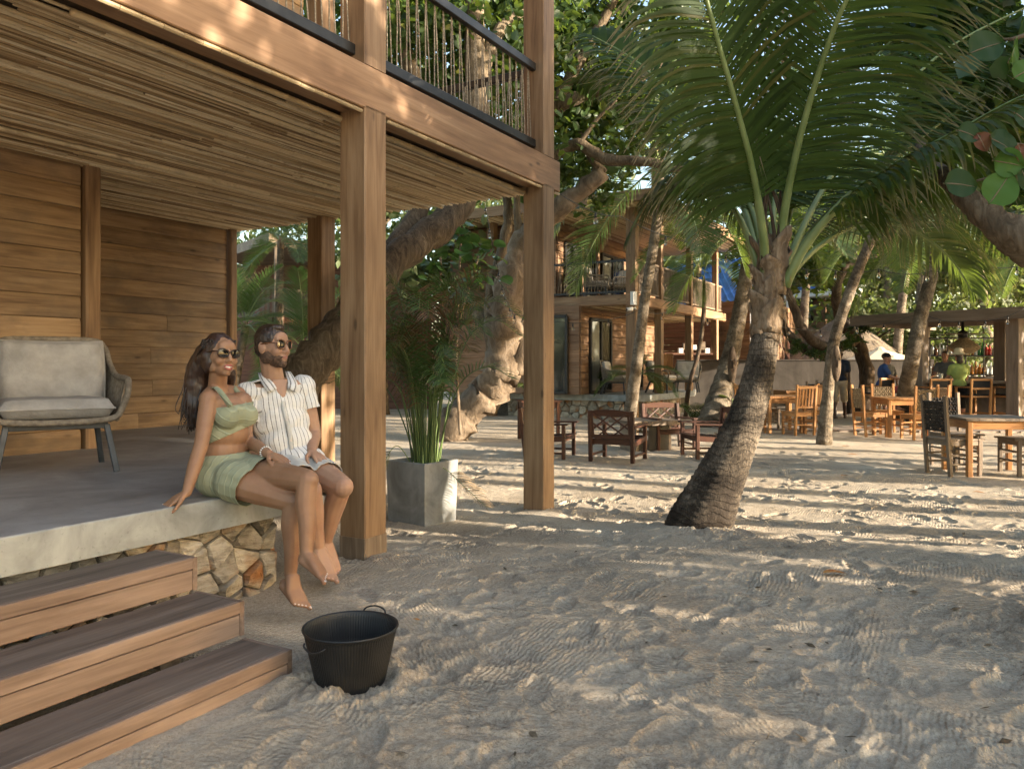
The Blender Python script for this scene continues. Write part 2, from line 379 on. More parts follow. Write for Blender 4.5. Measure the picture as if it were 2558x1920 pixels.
def m_hair(name, c1, c2):
    t = NT(name); v = t.coords((90, 90, 7), rnd=False); n = t.noise(v, 1.0, 3); r = t.n("NewGeometry").outputs['Random Per Island']
    c = t.ramp(t.math('ADD', t.math('MULTIPLY', n, 0.5), t.math('MULTIPLY', r, 0.5)), ((0.3, c1), (0.75, c2)))
    return t.done(c, 0.38, t.bump(n, 0.5, 0.01), 0, 0.55)
def rgb(r, g, b): return (r, g, b, 1)
M = {}
M['post'] = m_wood("post_wood", rgb(.11,.060,.029), rgb(.212,.126,.064), rgb(.295,.192,.107), 0.6, 0.12, 0.8, knots=True, bump=0.3)
M['beam'] = m_wood("beam_wood", rgb(.165,.088,.042), rgb(.26,.148,.076), rgb(.345,.212,.118), 0.58, 0.06, 0.7, knots=True, bump=0.25)
M['plank'] = m_wood("plank_wood", rgb(.14,.080,.038), rgb(.262,.166,.086), rgb(.35,.238,.135), 0.6, 0.24, 1.0, stain=rgb(.125,.088,.058))
M['plank2'] = m_wood("far_plank_wood", rgb(.115,.06,.03), rgb(.195,.108,.055), rgb(.27,.162,.09), 0.6, 0.2, 1.0)
M['darkplank'] = m_wood("dark_plank_wood", rgb(.07,.032,.02), rgb(.13,.06,.036), rgb(.18,.09,.055), 0.65, 0.2)
M['step_top'] = m_wood("step_top_wood", rgb(.06,.042,.031), rgb(.118,.084,.062), rgb(.20,.15,.113), 0.65, 0.1, 0.9, knots=False, bump=0.5, stain=rgb(.15,.11,.085))
M['step_face'] = m_wood("step_face_wood", rgb(.115,.074,.051), rgb(.19,.128,.092), rgb(.275,.195,.145), 0.6, 0.1, 0.9, bump=0.35)
M['redwood'] = m_wood("lounge_wood", rgb(.026,.009,.006), rgb(.05,.018,.010), rgb(.095,.038,.02), 0.38, 0.15, 1.5, knots=False)
M['teak'] = m_wood("dining_wood", rgb(.20,.085,.028), rgb(.34,.155,.05), rgb(.46,.24,.09), 0.45, 0.2, 1.5, knots=False)
M['graywood'] = m_wood("weathered_wood", rgb(.085,.06,.04), rgb(.165,.118,.077), rgb(.25,.19,.13), 0.7, 0.2, 1.2, knots=False)
M['barwood'] = m_wood("bar_wood", rgb(.10,.072,.05), rgb(.155,.115,.083), rgb(.21,.16,.12), 0.7, 0.1, 0.8, knots=False)
def m_reed():
    t = NT("reed_cane"); oi = t.n("ObjectInfo").outputs['Random']; gi = t.n("NewGeometry").outputs['Random Per Island']; r = t.math('FRACT', t.math('ADD', oi, gi), 0)
    c = t.ramp(r, ((0.0, rgb(.15, .09, .04)), (0.22, rgb(.36, .245, .125)), (0.5, rgb(.64, .48, .275)), (0.8, rgb(.76, .61, .38)), (1.0, rgb(.84, .74, .53))))
    n = t.noise(t.coords((5, 1, 1)), 1.6, 4, 0.65); f = t.noise(t.coords((3, 160, 160)), 1, 3); c = t.mix(t.ramp(n, ((.54, (0, 0, 0, 1)), (.70, (.6, .6, .6, 1)))), c, rgb(.28, .18, .09))
    c = t.mix(t.math('MULTIPLY', f, .25), c, rgb(.2, .13, .07)); return t.done(c, .5, t.bump(f, .2, .003), 0, .35)
M['reed'] = m_reed()
M['reed2'] = m_wood("bamboo_culm", rgb(.27,.19,.10), rgb(.40,.30,.175), rgb(.52,.42,.27), 0.45, 0.25, 0.7, knots=False, bump=0.2)
M['backing'] = m_noise("ceiling_backing", rgb(.03,.018,.008), rgb(.07,.045,.02), 9)
M['sand'] = m_sand()
M['slabtop'] = m_concrete("polished_concrete", rgb(.165,.155,.145), rgb(.235,.222,.21), rgb(.32,.305,.288), 0.48, 1.4)
M['slab'] = m_concrete("slab_concrete", rgb(.20,.205,.19), rgb(.30,.31,.29), rgb(.41,.42,.395), 0.75, 3.2)
M['planter'] = m_concrete("planter_concrete", rgb(.15,.15,.138), rgb(.235,.235,.22), rgb(.36,.36,.335), 0.7, 3.0)
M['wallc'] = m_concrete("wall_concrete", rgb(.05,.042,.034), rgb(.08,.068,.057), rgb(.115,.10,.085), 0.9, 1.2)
M['stone'] = m_stone()
M['mortar'] = m_noise("mortar", rgb(.06,.052,.041), rgb(.13,.115,.092), 20, 0.95, 0.6, 0.02)
M['bark'] = m_bark("sea_grape_bark", rgb(.05,.036,.022), rgb(.125,.092,.058), rgb(.23,.18,.12))
M['bark_light'] = m_bark("pale_bark", rgb(.075,.053,.034), rgb(.155,.115,.078), rgb(.27,.21,.15), (3.5, 3.5, 1.4))
M['bark_dark'] = m_bark("dark_bark", rgb(.03,.02,.013), rgb(.075,.052,.035), rgb(.15,.115,.08))
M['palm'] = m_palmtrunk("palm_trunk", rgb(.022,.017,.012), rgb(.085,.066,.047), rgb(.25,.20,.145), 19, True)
M['palm_far'] = m_palmtrunk("palm_trunk_slim", rgb(.06,.045,.03), rgb(.15,.118,.082), rgb(.30,.245,.18), 9)
M['fiber'] = m_bark("palm_fibre", rgb(.085,.052,.03), rgb(.20,.14,.088), rgb(.34,.26,.175), (14, 14, 2.5), 0.9, 0.03, 1.6)
M['rachis'] = m_noise("palm_stalk", rgb(.12,.165,.05), rgb(.21,.26,.10), 2.5, 0.4, 0.1, 0.005, c3=rgb(.27,.27,.12))
M['areca_stem'] = m_noise("areca_stem", rgb(.05,.085,.02), rgb(.10,.14,.04), 3, 0.45, 0.1, 0.005, c3=rgb(.16,.13,.05))
M['frond'] = m_leaf("palm_leaflet", rgb(.015,.034,.005), rgb(.038,.072,.012), rgb(.10,.09,.02), 0.32, 0.5, rgb(.20,.15,.095), 0.18)
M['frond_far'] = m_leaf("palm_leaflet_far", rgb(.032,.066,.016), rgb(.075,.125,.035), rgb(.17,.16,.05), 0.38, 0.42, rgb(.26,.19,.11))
M['areca_dry'] = m_leaf("browned_areca", rgb(.07,.035,.018), rgb(.17,.085,.045), None, 0.2, 0.6)
M['door_glass'] = m_glass("door_glass", rgb(.85,.88,.88), 0.0, 0.75)
M['frond_dry'] = m_leaf("dry_leaflet", rgb(.13,.085,.045), rgb(.27,.19,.11), None, 0.2, 0.7)
M['areca'] = m_leaf("areca_leaflet", rgb(.022,.058,.014), rgb(.06,.125,.03), rgb(.15,.09,.045), 0.3, 0.4, rgb(.22,.13,.075))
M['grape'] = m_leaf("sea_grape_leaf", rgb(.020,.055,.016), rgb(.05,.115,.03), rgb(.17,.15,.03), 0.35, 0.35)
M['crown'] = m_leaf("broad_leaf", rgb(.022,.050,.012), rgb(.062,.112,.026), rgb(.16,.15,.03), 0.42, 0.42)
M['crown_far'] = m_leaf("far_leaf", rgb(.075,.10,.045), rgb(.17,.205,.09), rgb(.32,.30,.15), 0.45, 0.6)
M['orange_leaf'] = m_noise("fallen_leaf", rgb(.30,.10,.02), rgb(.48,.22,.05), 20, 0.6)
M['black'] = m_noise("black_metal", rgb(.008,.008,.008), rgb(.018,.018,.018), 12, 0.42, 0.05)
M['bucket'] = m_noise("black_rubber", rgb(.010,.010,.010), rgb(.022,.021,.020), 4, 0.42, 0.1, 0.003)
M['rope'] = m_noise("rope", rgb(.16,.125,.085), rgb(.33,.275,.20), 40, 0.9, 0.5, 0.006, sc3=(1, 1, 1.5))
M['wicker'] = m_noise("wicker_cord", rgb(.12,.098,.072), rgb(.225,.19,.145), 30, 0.8, 0.4, 0.004, vary=0.15)
M['weave_dark'] = m_noise("dark_weave", rgb(.012,.010,.008), rgb(.045,.036,.027), 26, 0.8, 0.6, 0.008, vary=0.3)
M['weave_tan'] = m_noise("tan_weave", rgb(.15,.10,.05), rgb(.31,.23,.13), 26, 0.8, 0.6, 0.008, vary=0.3)
M['cushion'] = m_noise("grey_cushion", rgb(.24,.23,.215), rgb(.34,.325,.305), 7, 0.95, 0.6, 0.02, fine=0.2)
M['cushion_white'] = m_noise("cream_cushion", rgb(.48,.44,.38), rgb(.62,.58,.51), 7, 0.95, 0.5, 0.02)
M['legmetal'] = m_noise("blue_black_wood", rgb(.018,.022,.027), rgb(.05,.06,.072), 8, 0.45, 0.2, 0.004, sc3=(1, 1, 1))
M['white'] = m_plain("white_paint", rgb(.72, .71, .69), 0.5)
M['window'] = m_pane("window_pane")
M['curtain'] = m_noise("curtain", rgb(.30,.28,.235), rgb(.46,.44,.38), 3, 0.9, 0.3, 0.02, sc3=(22, 22, 0.3))
M['blueroof'] = m_noise("blue_roof_sheet", rgb(.035,.13,.42), rgb(.07,.22,.62), 2.5, 0.5, 0.1, 0.01)
M['rust'] = m_noise("rusty_roof", rgb(.10,.055,.04), rgb(.24,.15,.12), 2.5, 0.7, 0.2, 0.01)
M['thatch'] = m_noise("thatch", rgb(.10,.075,.05), rgb(.26,.205,.145), 6, 0.95, 0.9, 0.05, sc3=(6, 6, 1))
M['canvas'] = m_plain("cream_canvas", rgb(.72, .62, .42), 0.8)
M['path'] = m_noise("path_tile", rgb(.20,.15,.115), rgb(.31,.245,.19), 8, 0.85, 0.3, 0.006, vary=0.15)
M['bulb'] = m_glass("bulb_glass", rgb(.98,.97,.94), 0.02, 0.35)
M['skin_w'] = m_skin("woman_skin", rgb(.30,.165,.094), rgb(.25,.128,.068), 0.52)
M['skin_m'] = m_skin("man_skin", rgb(.41,.245,.158), rgb(.34,.19,.118), 0.58)
M['skin_d'] = m_skin("dark_skin", rgb(.09,.045,.028), rgb(.07,.034,.02))
M['hair_w'] = m_hair("long_brown_hair", rgb(.009,.005,.003), rgb(.04,.019,.011))
M['hair_m'] = m_hair("short_brown_hair", rgb(.02,.012,.008), rgb(.085,.05,.03))
M['beard'] = m_noise("beard", rgb(.045,.026,.016), rgb(.13,.075,.045), 60, 0.7, 0.8, 0.01)
def m_linen(name, c1, c2, d, n):
    t = NT(name); v = t.coords((1, 1, 1), rnd=False); a = t.noise(v, 8, 3); f = t.noise(v, 240, 2); tc = t.n("TexCoord"); dt = t.n("VectorMath", operation='DOT_PRODUCT'); t.l(tc.outputs['Object'], dt.inputs[0]); dt.inputs[1].default_value = d
    x = t.math('FRACT', t.math('ADD', t.math('MULTIPLY', dt.outputs['Value'], n), t.math('MULTIPLY', t.noise(v, 5, 2), .5)), 0)
    seam = t.ramp(t.math('ABSOLUTE', t.math('SUBTRACT', x, .5)), ((0.0, (1, 1, 1, 1)), (0.05, (1, 1, 1, 1)), (0.12, (0, 0, 0, 1))))
    c = t.mix(t.math('MULTIPLY', seam, .35), t.ramp(a, ((.35, c1), (.65, c2))), (.40, .45, .33, 1))
    return t.done(c, .95, t.bump(t.math('ADD', t.math('ADD', t.math('MULTIPLY', a, .7), seam), t.math('MULTIPLY', f, .15)), .6, .006), 0, .12)
M['linen_green'] = m_linen("sage_linen_skirt", rgb(.25,.265,.175), rgb(.30,.315,.215), (.87, -.49, -.18), 30)
M['linen_top'] = m_linen("sage_linen_top", rgb(.25,.265,.175), rgb(.30,.315,.215), (.6, -.34, .75), 26)
M['seam_green'] = m_noise("sage_seam", rgb(.25,.30,.20), rgb(.33,.385,.27), 30, 0.95, 0.3, 0.004)
M['shirt'] = m_stripes()
M['shorts'] = m_noise("white_shorts", rgb(.44,.425,.385), rgb(.56,.545,.50), 8, 0.92, 0.5, 0.02, rnd=False)
M['lens'] = m_plain("sunglass_lens", rgb(.006, .006, .007), 0.05, 0.0, 0.4)
M['tort'] = m_noise("tortoiseshell", rgb(.006,.004,.003), rgb(.04,.016,.006), 60, 0.18, 0.0)
M['lips'] = m_plain("lips", rgb(.36, .10, .08), 0.35)
M['lips_m'] = m_plain("lips_pale", rgb(.40, .17, .13), 0.45)
M['teeth'] = m_plain("teeth", rgb(.80, .78, .72), 0.25)
M['nail'] = m_plain("white_nails", rgb(.62, .52, .48), 0.4)
M['nail_n'] = m_plain("natural_nails", rgb(.50, .29, .22), 0.3)
M['gold'] = m_plain("jewellery", rgb(.75, .60, .38), 0.25, 1.0)
M['pearl'] = m_plain("pearl", rgb(.82, .80, .76), 0.2)
for nm, c in (('navy', (.012,.017,.032)), ('khaki', (.42,.33,.22)), ('blue_shirt', (.03,.075,.22)), ('grey_shirt', (.13,.13,.125)), ('lime', (.26,.33,.09)),
              ('black_cloth', (.010,.010,.011)), ('straw', (.55,.44,.27)), ('red_cloth', (.45,.10,.10)), ('skin_p', (.40,.21,.14))):
    M[nm] = m_noise(nm, rgb(*[x*0.8 for x in c]), rgb(*c), 12, 0.85, 0.3, 0.01)
for nm, c in (('b_clear', (.75,.80,.80)), ('b_green', (.03,.28,.06)), ('b_amber', (.55,.20,.015)), ('b_red', (.60,.03,.02)), ('b_brown', (.16,.06,.02)), ('b_pale', (.60,.52,.40))):
    M[nm] = m_plain(nm, rgb(*c), 0.12, 0, 0.8)
# ------------------------------------------------------------------ sand
def make_sand():
    def axis(lo, hi, step, far_lo, far_hi, g):
        c = list(np.arange(lo, hi, step)); s = step; x = lo
        while x > far_lo: s *= g; x -= s; c.insert(0, x)
        s = step; x = c[-1]
        while x < far_hi: s *= g; x += s; c.append(x)
        return np.array(c)
    X = axis(-1.9, 4.6, 0.0155, -160, 260, 1.022); Y = axis(1.7, 8.2, 0.0165, -120, 420, 1.0195)
    gx, gy = np.meshgrid(X, Y); z = gz(gx, gy)
    near = np.exp(-np.maximum(0, np.hypot(gx, gy - 3) - 10) / 9.0)
    z += (vnoise(gx*0.55, gy*0.55, 1) - 0.5) * 0.05 * near + (vnoise(gx*2.1, gy*2.1, 2) - 0.5) * 0.012 * near
    wx = gx + (vnoise(gx*3, gy*3, 11) - 0.5) * 0.25; wy = gy + (vnoise(gx*3, gy*3, 12) - 0.5) * 0.25
    trod = smooth((vnoise(gx*0.35, gy*0.5, 21) - 0.30) / 0.3)            # trampled or raked smooth
    z += (np.abs(vnoise(wx*7.5, wy*9.5, 3) - 0.5) * 2 - 0.5) * 0.0055 * near * (0.35 + 0.65*trod)
    z += (vnoise(wx*19, wy*22, 4) - 0.5) * 0.0055 * near
    z += (vnoise(gx*45, gy*45, 5) - 0.5) * 0.0035 * near
    z += np.sin((wx*0.5 + wy) * 95 + 6 * vnoise(gx*1.3, gy*1.3, 6)) * 0.0016 * near * smooth((vnoise(gx*0.8, gy*0.8, 7) - 0.5) / 0.15)
    rg = np.random.default_rng(3)
    for _ in range(1700):                                                # footprints
        t = rg.random(); y = 1.9 + 13 * t ** 1.5; x = -1.2 + rg.random() * (3 + 0.78 * y) if y > 2 else rg.random() * 3
        if x < -0.9 and y < 5: continue
        ang = rg.normal(0.2, 1.0); L = 0.125 + rg.random() * 0.03; W = 0.047 + rg.random() * 0.012; dp = (0.006 + rg.random() * 0.010)
        i0, i1 = np.searchsorted(X, (x - 0.24, x + 0.24)); j0, j1 = np.searchsorted(Y, (y - 0.24, y + 0.24))
        if i1 - i0 < 5 or j1 - j0 < 5: continue
        sx = gx[j0:j1, i0:i1] - x; sy = gy[j0:j1, i0:i1] - y
        lx = sx * math.cos(ang) + sy * math.sin(ang); ly = -sx * math.sin(ang) + sy * math.cos(ang)
        q = np.sqrt((lx / L) ** 2 + (ly / (W * (1 + 0.25 * lx / L))) ** 2)
        pit = -dp * smooth((1.1 - q) / 0.2) + dp * 0.45 * np.exp(-((q - 1.18) / 0.12) ** 2)
        if rg.random() < 0.4: pit = pit + np.sin(lx * 290) * 0.0020 * (q < 1)
        z[j0:j1, i0:i1] += pit
    # sand heaped against the post foot and the bucket; level under the platform
    px, py = A0.x + 0.1, A0.y + 0.1
    z += 0.07 * np.exp(-((gx - 1.46) ** 2 + (gy - 6.28) ** 2) / 0.17) + 0.035 * np.exp(-((gx - 0.36) ** 2 + (gy - 7.36) ** 2) / 0.07)
    z += 0.035 * np.exp(-((gx - px) ** 2 + (gy - py) ** 2) / 0.10)
    bx, by = -0.65, 3.14
    z += 0.03 * np.exp(-((np.hypot(gx - bx, gy - by) - 0.2) / 0.07) ** 2)
    ia = (gx - A0.x) * U.x + (gy - A0.y) * U.y; ib = (gx - A0.x) * V.x + (gy - A0.y) * V.y
    und = smooth((ib + 1.0) / 0.3) * smooth((-0.6 - ia) / 0.5); z = z * (1 - und) + und * (-0.03)
    ny, nx = gx.shape; idx = np.arange(ny * nx).reshape(ny, nx)
    f = np.stack([idx[:-1, :-1], idx[:-1, 1:], idx[1:, 1:], idx[1:, :-1]], -1).reshape(-1, 4)
    me = npmesh("sand", np.stack([gx, gy, z], -1).reshape(-1, 3), f, True); me.materials.append(M['sand'])
    o = mobj("sand_ground", me, None); tag(o, "pale trodden beach sand with footprints and long shadows", None, None, "structure")
    return X, Y, z
SX, SY, SZ = make_sand()
def sandz(x, y):
    i = min(max(int(np.searchsorted(SX, x)), 0), len(SX)-1); j = min(max(int(np.searchsorted(SY, y)), 0), len(SY)-1); return float(SZ[j, i])
# ------------------------------------------------------------------ near house
ZC, ZS = 2.93, 0.56
house = thing("timber_house", "near two-storey timber house with reed ceiling, posts and plank walls above the seated couple", "house", H(0, 2, 0))
def post(parent, a, b, z0, z1, w=0.22, mat=None, name="post"):
    return board(name, parent, H(a + w/2, b + w/2, z0), H(a + w/2, b + w/2, z1), w, w, mat or M['post'], up=V, e=0.008)
for a, b in ((0, 0), (2.52, 0), (2.52, 2.78)):
    post(house, a, b, -0.35, ZC + 0.02)
# raised feet stain: worn base wrap of the front post
board("post_foot", house, H(0.11, 0.11, -0.3), H(0.11, 0.11, 0.115), 0.228, 0.228, M['graywood'], up=V, e=0.008)
for a in (0, 2.52, -3.4): post(house, a, 0.0, 3.222, 6.2)
post(house, 2.52, 2.78, 3.2, 6.2)
post(house, -1.35, 2.9, 3.0, 6.2, 0.16)
# beams
board("beam", house, H(-6.5, 0.10, 3.075), H(2.86, 0.10, 3.075), 0.20, 0.29, M['beam'], e=0.006)
board("beam", house, H(2.66, 0.203, 3.08), H(2.66, 4.7, 3.08), 0.20, 0.27, M['post'], up=(0, 0, 1), e=0.006)
board("beam", house, H(-6.5, 2.89, 3.08), H(2.55, 2.89, 3.08), 0.16, 0.27, M['post'], e=0.006)
# upper floor deck
MB().box((0, 0, 0), (1, 1, 1), Matrix.Translation(H(-6.5, 0.21, 3.02)) @ Matrix((U*9.05, V*4.4, Vector((0, 0, 0.14)))).transposed().to_4x4()).build("floor_deck", M['darkplank'], house)
# plank walls
PROF = ((-0.016, -0.089), (0.010, -0.089), (0.014, -0.084), (0.014, 0.050), (0.004, 0.086), (0.004, 0.089), (-0.016, 0.089))
PROF = tuple((-y, z) for y, z in PROF)[::-1]
def plank_wall(parent, a0, a1, b, z0, z1, mat, joints=2, rowh=0.182, name="wall", seed=1, prof=PROF, flip=False):
    rg = random.Random(seed); w = empty(name, H((a0+a1)/2, b, z0)); wpar_empty(w, parent); z = z0 + rowh/2
    while z < z1 - 0.05:
        cuts = sorted([a0, a1] + [a0 + (a1-a0) * (0.15 + 0.7*rg.random()) for _ in range(rg.randint(0, joints))])
        cuts = [c for i, c in enumerate(cuts) if i == 0 or c - cuts[i-1] > 0.25]; cuts[-1] = a1
        for c0, c1 in zip(cuts, cuts[1:]):
            board("plank", w, H(c0 + 0.0015, b, z + rg.uniform(-.002, .002)), H(c1 - 0.0015, b, z), 0.03, rowh, mat, prof=prof)
        z += rowh
    return w
def wpar_empty(e, parent):
    e.parent = parent; m = Matrix.Identity(4); p = parent; ch = []
    while p is not None: ch.append(p); p = p.parent
    for q in reversed(ch): m = m @ q.matrix_parent_inverse @ q.matrix_basis
    e.matrix_parent_inverse = m.inverted()
plank_wall(house, -6.3, -0.14, 2.92, ZS - 0.02, ZC + 0.05, M['plank'], 1, seed=4)
plank_wall(house, -0.2, 2.62, 4.45, ZS - 0.02, ZC + 0.05, M['plank'], 2, seed=9)
board("corner_post", house, H(-0.05, 2.93, ZS - 0.02), H(-0.05, 2.93, ZC + 0.01), 0.13, 0.13, M['post'], up=V)
board("corner_post", house, H(2.68, 4.44, ZS - 0.1), H(2.68, 4.44, ZC), 0.10, 0.13, M['post'], up=V)
MB().box((0, 0, 0), (1, 1, 1), Matrix.Translation(H(-0.16, 2.97, 0.3)) @ Matrix((U*0.05, V*1.5, Vector((0, 0, 2.6)))).transposed().to_4x4()).build("return_wall", M['plank'], house)
plank_wall(house, -6.3, 2.4, 2.95, 3.2, 6.1, M['plank'], 1, seed=14, name="upper_wall")
for a0_, a1_, b_, z0_, z1_ in ((-6.3, -0.14, 2.945, ZS, ZC), (-0.15, 2.6, 4.475, ZS, ZC)):
    MB().box((0, 0, 0), (1, 1, 1), Matrix.Translation(H(a0_, b_, z0_)) @ Matrix((U*(a1_-a0_), V*0.05, Vector((0, 0, z1_-z0_)))).transposed().to_4x4()).build("wall_backing", M['darkplank'], house)
# roof above the balcony (shades the rooms)
MB().box((0, 0, 0), (1, 1, 1), Matrix.Translation(H(-6.6, 0.9, 6.2)) @ Matrix((U*9.8, V*5.2, Vector((0, 0, 0.16)))).transposed().to_4x4()).build("roof", M['darkplank'], house)
# reed ceiling: rows of canes, the largest in view as pieces of their own
def reed_mesh(name, L, r, nseg, rg, sides=6):
    b = MB(); pts = []; rad = []; node = rg.random() * 0.2
    xs = [0.0]; 
    while xs[-1] < L:
        xs.append(min(L, xs[-1] + rg.uniform(0.16, 0.3)))
    y = z = 0
    for i, x in enumerate(xs):
        y += rg.uniform(-.0035, .0035); z += rg.uniform(-.003, .003); y *= 0.8; z *= 0.8
        if 0 < i < len(xs)-1:
            pts += [(x - .006, y, z), (x, y, z), (x + .006, y, z)]; rad += [r*rg.uniform(.93, 1), r*1.13, r*rg.uniform(.93, 1)]
        else: pts.append((x, y, z)); rad.append(r * 0.97)
    b.tube(pts, rad, sides, True, True); return b.mesh(name)
ceiling = empty("ceiling", H(0, 2.3, ZC)); wpar_empty(ceiling, house)
MB().box((0, 0, 0), (1, 1, 1), Matrix.Translation(H(-4.2, 0.2, ZC + 0.018)) @ Matrix((U*6.9, V*4.5, Vector((0, 0, 0.02)))).transposed().to_4x4()).build("ceiling_backing", M['backing'], ceiling)
rg = random.Random(5)
VAR = [(reed_mesh("reed", L, r, 8, rg), L, r) for L in (1.7, 2.2, 2.7, 3.1) for r in (0.007, 0.009, 0.0108)]
for me, _, _ in VAR: me.materials.append(M['reed'])
BIG = [(reed_mesh("reed", 2.9, r, 8, rg, 8), 2.9, r) for r in (0.019, 0.022)]
for me, _, _ in BIG: me.materials.append(M['reed2'])
RUV = Matrix((U, V, Vector((0, 0, 1)))).transposed().to_4x4()
cand = []; b = 0.215
while b < 4.52:
    a = -4.2 + rg.uniform(-.8, 0); big = rg.random() < 0.035 or b < 0.235 or 2.88 < b < 2.98
    while True:
        me, L, r = rg.choice(BIG if big else VAR)
        a1 = a + L
        if a1 > 2.84: a = 2.78 + rg.uniform(-.05, .05) - L; a1 = a + L
        cand.append((a, b, L, r, me, big)); 
        if a1 > 2.70: break
        a = a1 + rg.uniform(-.02, .02)
    b += r * 2.06 + rg.uniform(0, .004)
def reed_seen(c):
    a, b, L = c[0], c[1], c[2]; s = 0
    for t in (0.1, 0.5, 0.9):
        p = H(a + L*t, b, ZC); x = CX + p.x / p.y * FPX if p.y > 0.5 else -9999; y = CY - (ZC - CAM_H) / max(p.y, .5) * FPX
        if -20 < x < 2578 and y > -20: s += 1 / p.y
    return s
cand.sort(key=reed_seen, reverse=True)
rest = MB()
for i, (a, b, L, r, me, big) in enumerate(cand):
    zz = ZC - r - rg.uniform(0, .010) + 0.010 - (0.02 if big and b < 0.24 else 0)
    Mx = Matrix.Translation(H(a, b, zz)) @ RUV @ Matrix.Rotation(rg.uniform(-.004, .004), 4, 'Z') @ Matrix.Rotation(rg.uniform(0, 6.28), 4, 'X')
    if i < 295:
        o = bpy.data.objects.new("reed", me); COL.objects.link(o); o.matrix_basis = Mx; wpar(o, ceiling)
    elif reed_seen((a, b, L)) > 0:
        rest.add([Mx @ v.co for v in me.vertices], [tuple(p.vertices) for p in me.polygons], True)
if rest.v: tag(rest.build("reeds_further", M['reed'], ceiling), kind="stuff")
# cane lip below the beam (lashed edge cane)
for a in np.arange(-4.0, 2.8, 0.115):
    if -0.02 < a < 0.24 or 2.5 < a < 2.76: continue
    lip = MB(); a = float(a); p0 = H(a, 0.03, ZC - 0.012); p1 = H(a + 0.113, 0.03, ZC - 0.012 + rg.uniform(-.002, .002))
    if -2.6 < a: board("lip_cane", ceiling, p0, p1, 0.026, 0.026, M['reed2'], e=0.008)
# rope railing between the upper posts
def railing(parent, p0, p1, z0, z1, n, name="railing", rail=M['black'], rope=M['rope'], rr=0.0055, rh=0.075, sag=0.5):
    p0 = Vector(p0); p1 = Vector(p1); r = empty(name, (p0 + p1) / 2 + Vector((0, 0, z0))); wpar_empty(r, parent); zv = Vector((0, 0, 1))
    board("bottom_rail", r, p0 + zv*z0, p1 + zv*z0, 0.05, rh, rail); board("top_rail", r, p0 + zv*z1, p1 + zv*z1, 0.05, rh, rail)
    d = (p1 - p0) / n; side = d.normalized().cross(zv)
    for i in range(n):
        q = p0 + d * (i + 0.5)
        for t0, t1 in ((0.0, 0.0), (0.06, sag)):
            rp = MB(); e0 = q + d * t0 + zv * (z1 - 0.02) - side*0.028; e1 = q + d * t1 + zv * (z0 + 0.02) - side*0.028
            pts = [e0.lerp(e1, s) + d * random.uniform(-.04, .04) * (0 < s < 1) for s in (0, .25, .5, .75, 1)]
            rp.tube([e0 + zv*0.02 + side*0.02] + pts + [e1 - zv*0.015 + side*0.02], [rr]*7, 5); rp.build("rope", rope, r)
    return r
railing(house, H(0.22, 0.11), H(2.52, 0.11), 3.33, 4.05, 20)
railing(house, H(-3.2, 0.11), H(0.0, 0.11), 3.33, 4.05, 26)
railing(house, H(2.63, 0.22), H(2.63, 2.78), 3.33, 4.05, 20)
# concrete platform and rubble base
plat = empty("platform", H(-2, 1, 0)); wpar_empty(plat, house)
def slab_outline():
    p = [(-6.4, -0.045), (-0.48, -0.045)]
    for i in range(7):
        t = i / 6 * math.pi / 2; p.append((-0.48 + 0.14*math.sin(t), 0.095 - 0.14*math.cos(t)))
    p += [(-0.25, 0.9), (0.2, 1.6), (1.2, 2.3), (2.1, 3.0), (2.75, 3.9), (2.78, 4.7), (-6.4, 4.7)]
    return p
def prism(outline, z0, z1, mats, name, parent):
    n = len(outline); e = 0.006; vs = [H(a, b, z0) for a, b in outline] + [H(a, b, z1 - e) for a, b in outline]
    ca = sum(a for a, _ in outline)/n; cb = sum(b for _, b in outline)/n
    vs += [H(a + (e if a < ca else -e), b + (e if b < cb else -e), z1) for a, b in outline]
    fs = [(i, (i+1) % n, n + (i+1) % n, n + i) for i in range(n)] + [(n+i, n+(i+1) % n, 2*n+(i+1) % n, 2*n+i) for i in range(n)] + [tuple(range(n-1, -1, -1)), tuple(range(2*n, 3*n))]
    o = mobj(name, npmesh(name, vs, fs), None); 
    for m in mats: o.data.materials.append(m)
    if len(mats) > 1: o.data.polygons[len(fs)-1].material_index = 1
    wpar(o, parent); return o
prism(slab_outline(), 0.40, ZS, (M['slab'], M['slabtop']), "slab", plat)
base = [(a - (0.07 if a > -1 else 0), b + 0.09) for a, b in slab_outline()]
base = [(-6.3, 0.07), (-0.74, 0.07), (-0.70, 0.11), (-0.62, 1.2), (0.3, 2.2), (2.0, 3.6), (2.1, 4.6), (-6.3, 4.6)]
prism(base, -0.3, 0.4, (M['mortar'],), "stone_core", plat)
def clip(poly, px, py, nx, ny):
    out = []
    for i in range(len(poly)):
        a, b = poly[i], poly[(i+1) % len(poly)]; da = (a[0]-px)*nx + (a[1]-py)*ny; db = (b[0]-px)*nx + (b[1]-py)*ny
        if da <= 0: out.append(a)
        if da * db < 0: t = da/(da-db); out.append((a[0]+(b[0]-a[0])*t, a[1]+(b[1]-a[1])*t))
    return out
